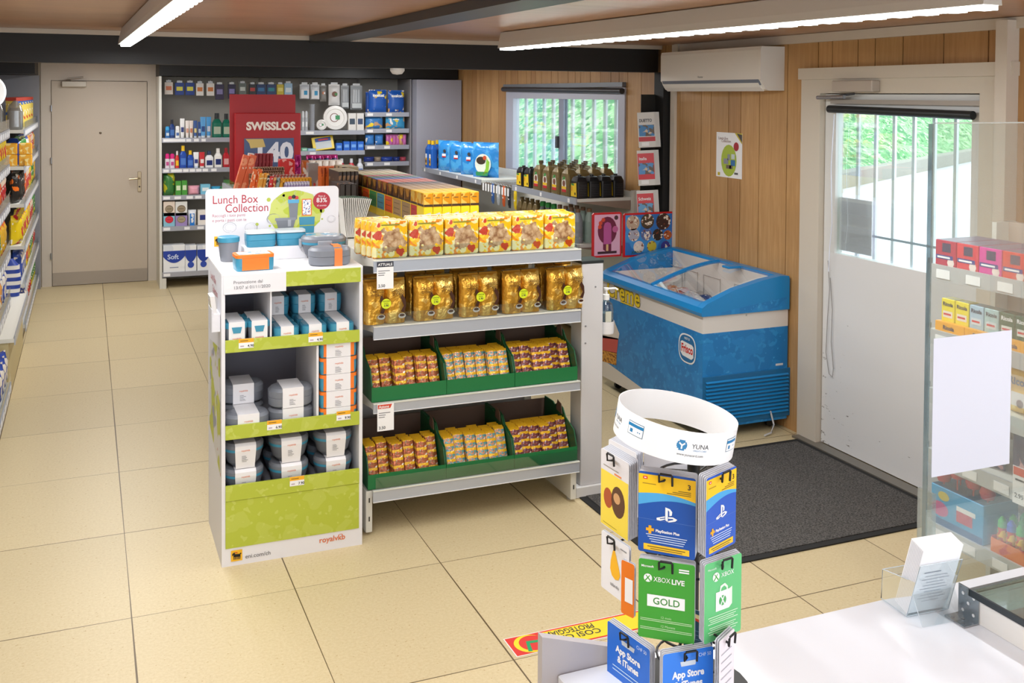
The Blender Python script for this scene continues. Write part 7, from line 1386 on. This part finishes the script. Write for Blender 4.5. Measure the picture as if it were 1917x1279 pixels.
# hooks + cards
HOOK = None
def card_col(lab, name, TL, TR, pyb, nang, dist, draw, base, nback=3, back_lab=None, grp=None, hook=True, clip=None):
    a, b_ = cardgeo(TL, TR, 0, nang, dist); n = Vector((math.cos(nang), math.sin(nang), 0)); ux = Vector((-n.y, n.x, 0)); w = (b_-a).length; ztop = (a.z+b_.z)/2
    if (b_-a).dot(ux) < 0: ux = -ux
    c = (a+b_)/2; dd = cf+cr*((TL[0]-958.5)/FOC)-cu*((pyb-CY)/FOC); k = (Vector((a.x, a.y, 0))-Vector(CP)).dot(n)/dd.dot(n); zb = (Vector(CP)+dd*k).z; h = max(.02, a.z-zb) if clip is None else clip
    rz = math.atan2(ux.y, ux.x)
    m_ = MB(); r_ = .004; pts = []
    for cx_, cz_, a0 in ((w/2-r_, -r_, 90), (-w/2+r_, -r_, 180), (-w/2+r_, -h+r_, 270), (w/2-r_, -h+r_, 360)):
        for j in range(4): an = math.radians(a0+(-90+30*j if 0 else 0)); 
    R4 = [(w/2-r_, -r_, 0), (-w/2+r_, -r_, 90), (-w/2+r_, -h+r_, 180), (w/2-r_, -h+r_, 270)]
    for cx_, cz_, a0 in R4:
        for j in range(4): an = math.radians(a0+30*j); pts.append((cx_+r_*math.cos(an), cz_+r_*math.sin(an)))
    m_.prism(pts, 'y', -.0004, .0004, M('E4E6EA', .4), capmat=None); m_.poly([(p_[0], -.0006, p_[1]) for p_ in pts], base)
    o = single(m_, name, lab, 'gift card', (c.x, c.y, a.z*.5+b_.z*.5), rz, grp)
    q = MB(); draw(q, w, h); q.build('print', o)
    # punched hanger and stacked cards behind
    bm_ = MB().prism(pts, 'y', -.0004, .0004, M('D4D6DE', .5)); b0 = None
    for i in range(nback):
        loc = (c.x-n.x*(.0035*(i+1)), c.y-n.y*(.0035*(i+1)), a.z*.5+b_.z*.5+.001*(i+1))
        if b0 is None: b0 = single(bm_, name, '', 'gift card', loc, rz); oo = b0
        else: oo = dup(b0, loc)
        oo['label'] = '%s card behind the %s' % (ORD[i], lab); oo['group'] = 'cards behind the '+name.replace('_', ' ')
    if hook:
        hz = a.z*.5+b_.z*.5-.010; O = Vector((c.x, c.y, hz)); hp_ = [O+ux*(-.012)-n*(dist-.05), O+ux*(-.012)+n*.012, O+ux*(-.012)+n*.012+Z*.012, O+ux*.012+n*.012+Z*.012, O+ux*.012+n*.014-Z*.004]
        hp_ = [O-n*(dist-.06)+Z*.006, O+n*.004-ux*.004, O+n*.009-ux*.011-Z*.001, O+n*.010-ux*.011+Z*.011, O+n*.010-ux*.009+Z*.013, O+n*.010+ux*.009+Z*.013, O+n*.010+ux*.011+Z*.011, O+n*.009+ux*.011-Z*.005]
        MB().tube([tuple(p_-Vector(K.location)) for p_ in hp_], .0019, wirem, 6).build('hook', K)
    return o
PW = PAPER
def ps_logo(q, cx_, cz_, s, m=PW):
    y = -.0012
    q.poly([(cx_-.1*s, y, cz_-.42*s), (cx_-.1*s, y, cz_+.6*s), (cx_+.28*s, y, cz_+.5*s), (cx_+.45*s, y, cz_+.3*s), (cx_+.42*s, y, cz_+.02*s), (cx_+.22*s, y, cz_-.04*s), (cx_+.22*s, y, cz_+.28*s), (cx_+.14*s, y, cz_+.4*s), (cx_+.1*s, y, cz_+.38*s), (cx_+.1*s, y, cz_-.52*s)], m)
    q.poly([(cx_-.14*s, y, cz_-.12*s), (cx_-.8*s, y, cz_-.34*s), (cx_-.78*s, y, cz_-.5*s), (cx_-.5*s, y, cz_-.52*s), (cx_-.14*s, y, cz_-.38*s), (cx_-.14*s, y, cz_-.3*s), (cx_-.5*s, y, cz_-.4*s), (cx_-.55*s, y, cz_-.34*s), (cx_-.14*s, y, cz_-.22*s)], m)
    q.poly([(cx_+.14*s, y, cz_-.14*s), (cx_+.5*s, y, cz_-.1*s), (cx_+.85*s, y, cz_-.24*s), (cx_+.7*s, y, cz_-.4*s), (cx_+.14*s, y, cz_-.56*s), (cx_+.14*s, y, cz_-.44*s), (cx_+.55*s, y, cz_-.3*s), (cx_+.5*s, y, cz_-.22*s), (cx_+.14*s, y, cz_-.26*s)], m)
def d_ps(q, w, h):
    n = 12; top = [(-w/2, -.001, -.002), (w/2, -.001, -.002)]
    q.poly([(-w/2, -.0008, -.004), (w/2, -.0008, -.004), (w/2, -.0008, -h*.30)]+[(w/2-w*k/n, -.0008, -h*.30+h*.04*math.sin(3.3*k/n)+h*.03*k/n) for k in range(1, n+1)], M('F2C21E', .4))
    q.poly([(w/2-w*k/n, -.00085, -h*.30+h*.04*math.sin(3.3*k/n)+h*.03*k/n) for k in range(n+1)]+[(-w/2+w*k/n, -.00085, -h*(.40-.10*math.sin(2.2*k/n)+.02)) for k in range(n+1)], M('4AA4DC', .4))
    q.rect((-w*.42, -.0012, -h*.09), X, Z, w*.08, h*.035, M('D8402A')); q.rect((-w*.4, -.0014, -h*.078), X, Z, w*.04, h*.01, PW); q.rect((-w*.43, -.0012, -h*.15), X, Z, w*.24, h*.012, M('A88A1E'))
    q.text('3', (w*.36, -.0012, -h*.15), X, Z, h*.06, M('3A3020'), 'l', .03)
    for i in range(3): q.rect((w*(.2-.1*i), -.0012, -h*(.19+.022*i)), X, Z, w*(.22+.1*i), h*.009, M('7A6420'))
    ps_logo(q, 0, -h*.50, w*.22)
    cx_, cz_ = -w*.29, -h*.71; s = w*.05
    q.rect((cx_-s*1.4, -.0012, cz_-s*.5), X, Z, s*2.8, s, M('E8A81E')); q.rect((cx_-s*.5, -.0013, cz_-s*1.4), X, Z, s, s*2.8, M('E8A81E')); q.text('PlayStation Plus', (-w*.19, -.0012, -h*.73), X, Z, h*.033, PW, 'l', .03, w*.55)
    for i in range(4): q.rect((-w*(.36-.03*i), -.0012, -h*(.775+.028*i)), X, Z, w*(.72-.05*i), h*.01, M('C4D4F0'))
    q.rect((-w*.4, -.0012, -h*.965), X, Z, w*.8, h*.075, M('F0C02A')); q.rect((-w*.33, -.0014, -h*.925), X, Z, w*.66, h*.012, M('7A6420')); q.rect((-w*.28, -.0014, -h*.95), X, Z, w*.56, h*.01, M('7A6420'))
    q.rect((-w/2, -.0011, -h*.585), X, Z, w, .0004, M('6A8AC8'))
def xball(q, cx_, cz_, r):
    q.disc((cx_, -.0012, cz_), X, Z, r, PW, 18)
    for s in (1, -1): q.poly([(cx_-r*.75*s, -.0014, cz_-r*.6), (cx_-r*.5*s, -.0014, cz_-r*.8), (cx_+r*.55*s, -.0014, cz_+r*.6), (cx_+r*.4*s, -.0014, cz_+r*.7)], M('4AA43A'))
def d_gold(q, w, h):
    xball(q, -w*.33, -h*.235, w*.075); q.text('XBOX', (-w*.23, -.0012, -h*.27), X, Z, h*.062, PW, 'l', 0, w*.3); q.text('LIVE', (w*.09, -.0012, -h*.275), X, Z, h*.062, PW, 'l', .03, w*.27)
    q.text('Microsoft', (-w*.45, -.0012, -h*.1), X, Z, h*.028, PW, 'l', .02); q.rect((w*.22, -.0012, -h*.09), X, Z, w*.18, h*.018, PW); q.rect((w*.22, -.0012, -h*.12), X, Z, w*.18, h*.018, PW)
    q.rect((-w*.34, -.0012, -h*.59), X, Z, w*.67, h*.15, PW); q.text('GOLD', (0, -.0015, -h*.555), X, Z, h*.085, M('3A8A3A'), 'c', .01, w*.58)
    q.text('12 mois', (-w*.1, -.0012, -h*.73), X, Z, h*.03, M('BEE4B0'), 'l'); q.text('12 Monate', (-w*.1, -.0012, -h*.84), X, Z, h*.03, M('BEE4B0'), 'l')
    for z_ in (.755, .775, .865, .885): q.rect((-w*.46, -.0012, -h*z_), X, Z, w*.92, h*.008, M('BEE4B0'))
def d_xb(q, w, h):
    xball(q, -w*.2, -h*.2, w*.09); q.text('XBOX', (-w*.06, -.0012, -h*.225), X, Z, h*.055, PW, 'l', 0, w*.36); q.text('Microsoft', (-w*.42, -.0012, -h*.1), X, Z, h*.026, PW, 'l')
    q.rect((-w*.2, -.0012, -h*.64), X, Z, w*.36, h*.24, PW); q.poly([(w*.16, -.0012, -h*.64), (w*.24, -.0012, -h*.6), (w*.24, -.0012, -h*.38), (w*.16, -.0012, -h*.40)], M('DCEEDC')); q.poly([(-w*.1, -.0012, -h*.4), (-w*.08, -.0012, -h*.33), (w*.04, -.0012, -h*.31), (w*.12, -.0012, -h*.36), (w*.12, -.0012, -h*.4), (w*.09, -.0012, -h*.4), (w*.08, -.0012, -h*.37), (w*.02, -.0012, -h*.34), (-w*.05, -.0012, -h*.36), (-w*.07, -.0012, -h*.4)], M('DCEEDC'))
    q.disc((-w*.02, -.0014, -h*.52), X, Z, w*.1, M('4AA45A'), 16)
    for s in (1, -1): q.poly([(-w*.02-w*.07*s, -.0016, -h*.58), (-w*.02-w*.05*s, -.0016, -h*.59), (-w*.02+w*.06*s, -.0016, -h*.46), (-w*.02+w*.04*s, -.0016, -h*.45)], PW)
    for i, z_ in enumerate((.7, .73, .755, .78, .83, .855, .88, .91)): q.rect((-w*(.4-.03*(i % 3)), -.0012, -h*z_), X, Z, w*.8*(1-.1*(i % 3)), h*.009, M('D4F0D4'))
def d_app(q, w, h):
    q.text('App Store', (-w*.0, -.0012, -h*.33), X, Z, h*.085, PW, 'c', .04, w*.62); q.text('& iTunes', (-w*.0, -.0012, -h*.46), X, Z, h*.085, PW, 'c', .04, w*.56)
    for i in range(2): q.rect((-w*.36, -.0012, -h*(.55+.05*i)), X, Z, w*.72, h*.014, M('BCDCF8'))
    q.rect((-w*.46, -.0012, -h*.72), X, Z, w*.9, h*.006, PW)
    for i in range(3): q.rect((-w*.4, -.0012, -h*(.79+.05*i)), X, Z, w*.7, h*.012, M('BCDCF8'))
    q.text('CHF 50', (w*.2, -.0012, -h*.10), X, Z, h*.045, M('D8E8FC'), 'l', 0, w*.25)
    q.poly([(-w*.16, -.0011, -h*.13), (w*.16, -.0011, -h*.13), (w*.14, -.0011, -h*.19), (-w*.14, -.0011, -h*.19)], M('C9D2DC', .3))
def d_yel(q, w, h):
    q.rect((-w/2+.001, -.001, -h+.002), X, Z, w-.002, h*.72, M('EBD24A', .4)); q.rect((-w*.4, -.0012, -h*.2), X, Z, w*.55, h*.012, M('9A948A')); q.rect((w*.0, -.0012, -h*.25), X, Z, w*.25, h*.02, M('E0803A')); q.rect((-w*.4, -.0012, -h*.95), X, Z, w*.5, h*.01, M('B09A2A'))
    q.disc((-w*.22, -.0012, -h*.6), X, Z, w*.16, M('A8502A'), 16, h*.13); q.disc((w*.14, -.0012, -h*.58), X, Z, w*.24, M('5A3A26'), 18, h*.2); q.disc((w*.1, -.0014, -h*.54), X, Z, w*.12, M('C99A6A'), 14, h*.07)
def d_drop(q, w, h):
    q.poly([(-w*.02, -.0012, -h*.16), (w*.06, -.0012, -h*.3), (w*.16, -.0012, -h*.48), (w*.2, -.0012, -h*.58), (w*.14, -.0012, -h*.67), (w*.02, -.0012, -h*.7), (-w*.1, -.0012, -h*.66), (-w*.16, -.0012, -h*.56), (-w*.14, -.0012, -h*.42), (-w*.08, -.0012, -h*.26)], M('F0B41E', .4)); q.text('zalando', (w*.0, -.0012, -h*.84), X, Z, h*.06, M('4A4A4E'), 'c', 0, w*.7); q.rect((w*.2, -.0012, -h*.12), X, Z, w*.22, h*.02, M('8A8A8E'))
def d_or(q, w, h): q.poly([(-w*.2, -.0012, -h*.3), (w*.4, -.0012, -h*.3), (w*.4, -.0012, -h*.75), (-w*.2, -.0012, -h*.75)], PW)
def d_none(q, w, h):
    for i in range(5): q.rect((-w*.4, -.0012, -h*(.2+.1*i)), X, Z, w*.7, h*.012, M('A8ACB8'))
def d_teal(q, w, h):
    q.poly([(-w/2, -.0012, -h*.02), (w/2, -.0012, -h*.10), (w/2, -.0012, -h*.16), (-w/2, -.0012, -h*.08)], M('F0E0A0')); q.poly([(-w/2, -.0011, -h*.06), (w/2, -.0011, -h*.14), (w/2, -.0011, -h*.2), (-w/2, -.0011, -h*.12)], M('D8402A'))
    for i in range(7): q.rect((-w*.4, -.0012, -h*(.3+.06*i)), X, Z, w*.7, h*.01, M('5A8AA0'))
R = math.radians
rk = 'gift cards on the wire rack'
PSB = M('1450A8', .35)
card_col('blue and yellow game gift card on the centre-left face, upper tier', 'gift_card', (1196, 880), (1303, 897), 1030, R(225), .088, d_ps, PSB, 4, grp=None)
card_col('blue and yellow game gift card on the right face, upper tier', 'gift_card', (1322, 897), (1378, 871), 1046, R(292), .088, d_ps, M('2E5CC0', .35), 4)
card_col('yellow gift card with brown figures shape on the left face', 'gift_card', (1126, 838), (1178, 868), 980, R(184), .088, d_yel, M('DAD8DC', .4), 5)
card_col('green gift card with white GOLD box in the middle tier', 'gift_card', (1196, 1040), (1301, 1063), 1187, R(230), .088, d_gold, M('3E9E36', .35), 3)
card_col('green gift card with white shopping bag picture, right face', 'gift_card', (1319, 1058), (1388, 1034), 1207, R(281), .09, d_xb, M('5FBE78', .35), 3)
card_col('white gift card with a yellow drop, left face', 'gift_card', (1127, 985), (1178, 1033), 1092, R(186), .09, d_drop, M('E6E6EA', .35), 1)
card_col('orange and white gift card hanging behind the drop card', 'gift_card', (1164, 1050), (1188, 1055), 1150, R(200), .075, d_or, M('E87A1E', .35), 1, hook=False)
card_col('plain blue gift card with white lettering, lower left', 'gift_card', (1138, 1166), (1217, 1212), 1310, R(190), .088, d_app, M('1468D0', .35), 3, clip=.13)
card_col('plain blue gift card with white lettering, lower centre', 'gift_card', (1241, 1222), (1335, 1213), 1360, R(265), .09, d_app, M('2A7AE0', .35), 3, clip=.13)
card_col('dark teal gift card seen between the two green ones', 'gift_card', (1285, 1122), (1330, 1165), 1240, R(215), .02, d_teal, M('0E4A66', .4), 0, hook=False, clip=.12)
card_col('white and red gift card at the lower right of the rack', 'gift_card', (1347, 1195), (1374, 1182), 1330, R(300), .095, d_none, M('ECE4EA', .4), 2, clip=.13)
# pale card backs seen through the rack, and long wire hangers at the left
card_col('white card back seen through the ring on the far side', 'gift_card', (1206, 806), (1300, 820), 870, R(240), -.07, d_none, M('DCDDE4', .5), 2, hook=False)
card_col('white card backs stacked on the far left of the rack', 'gift_card', (1140, 820), (1192, 850), 940, R(186), .0, d_none, M('E4E4EA', .5), 4, hook=False)
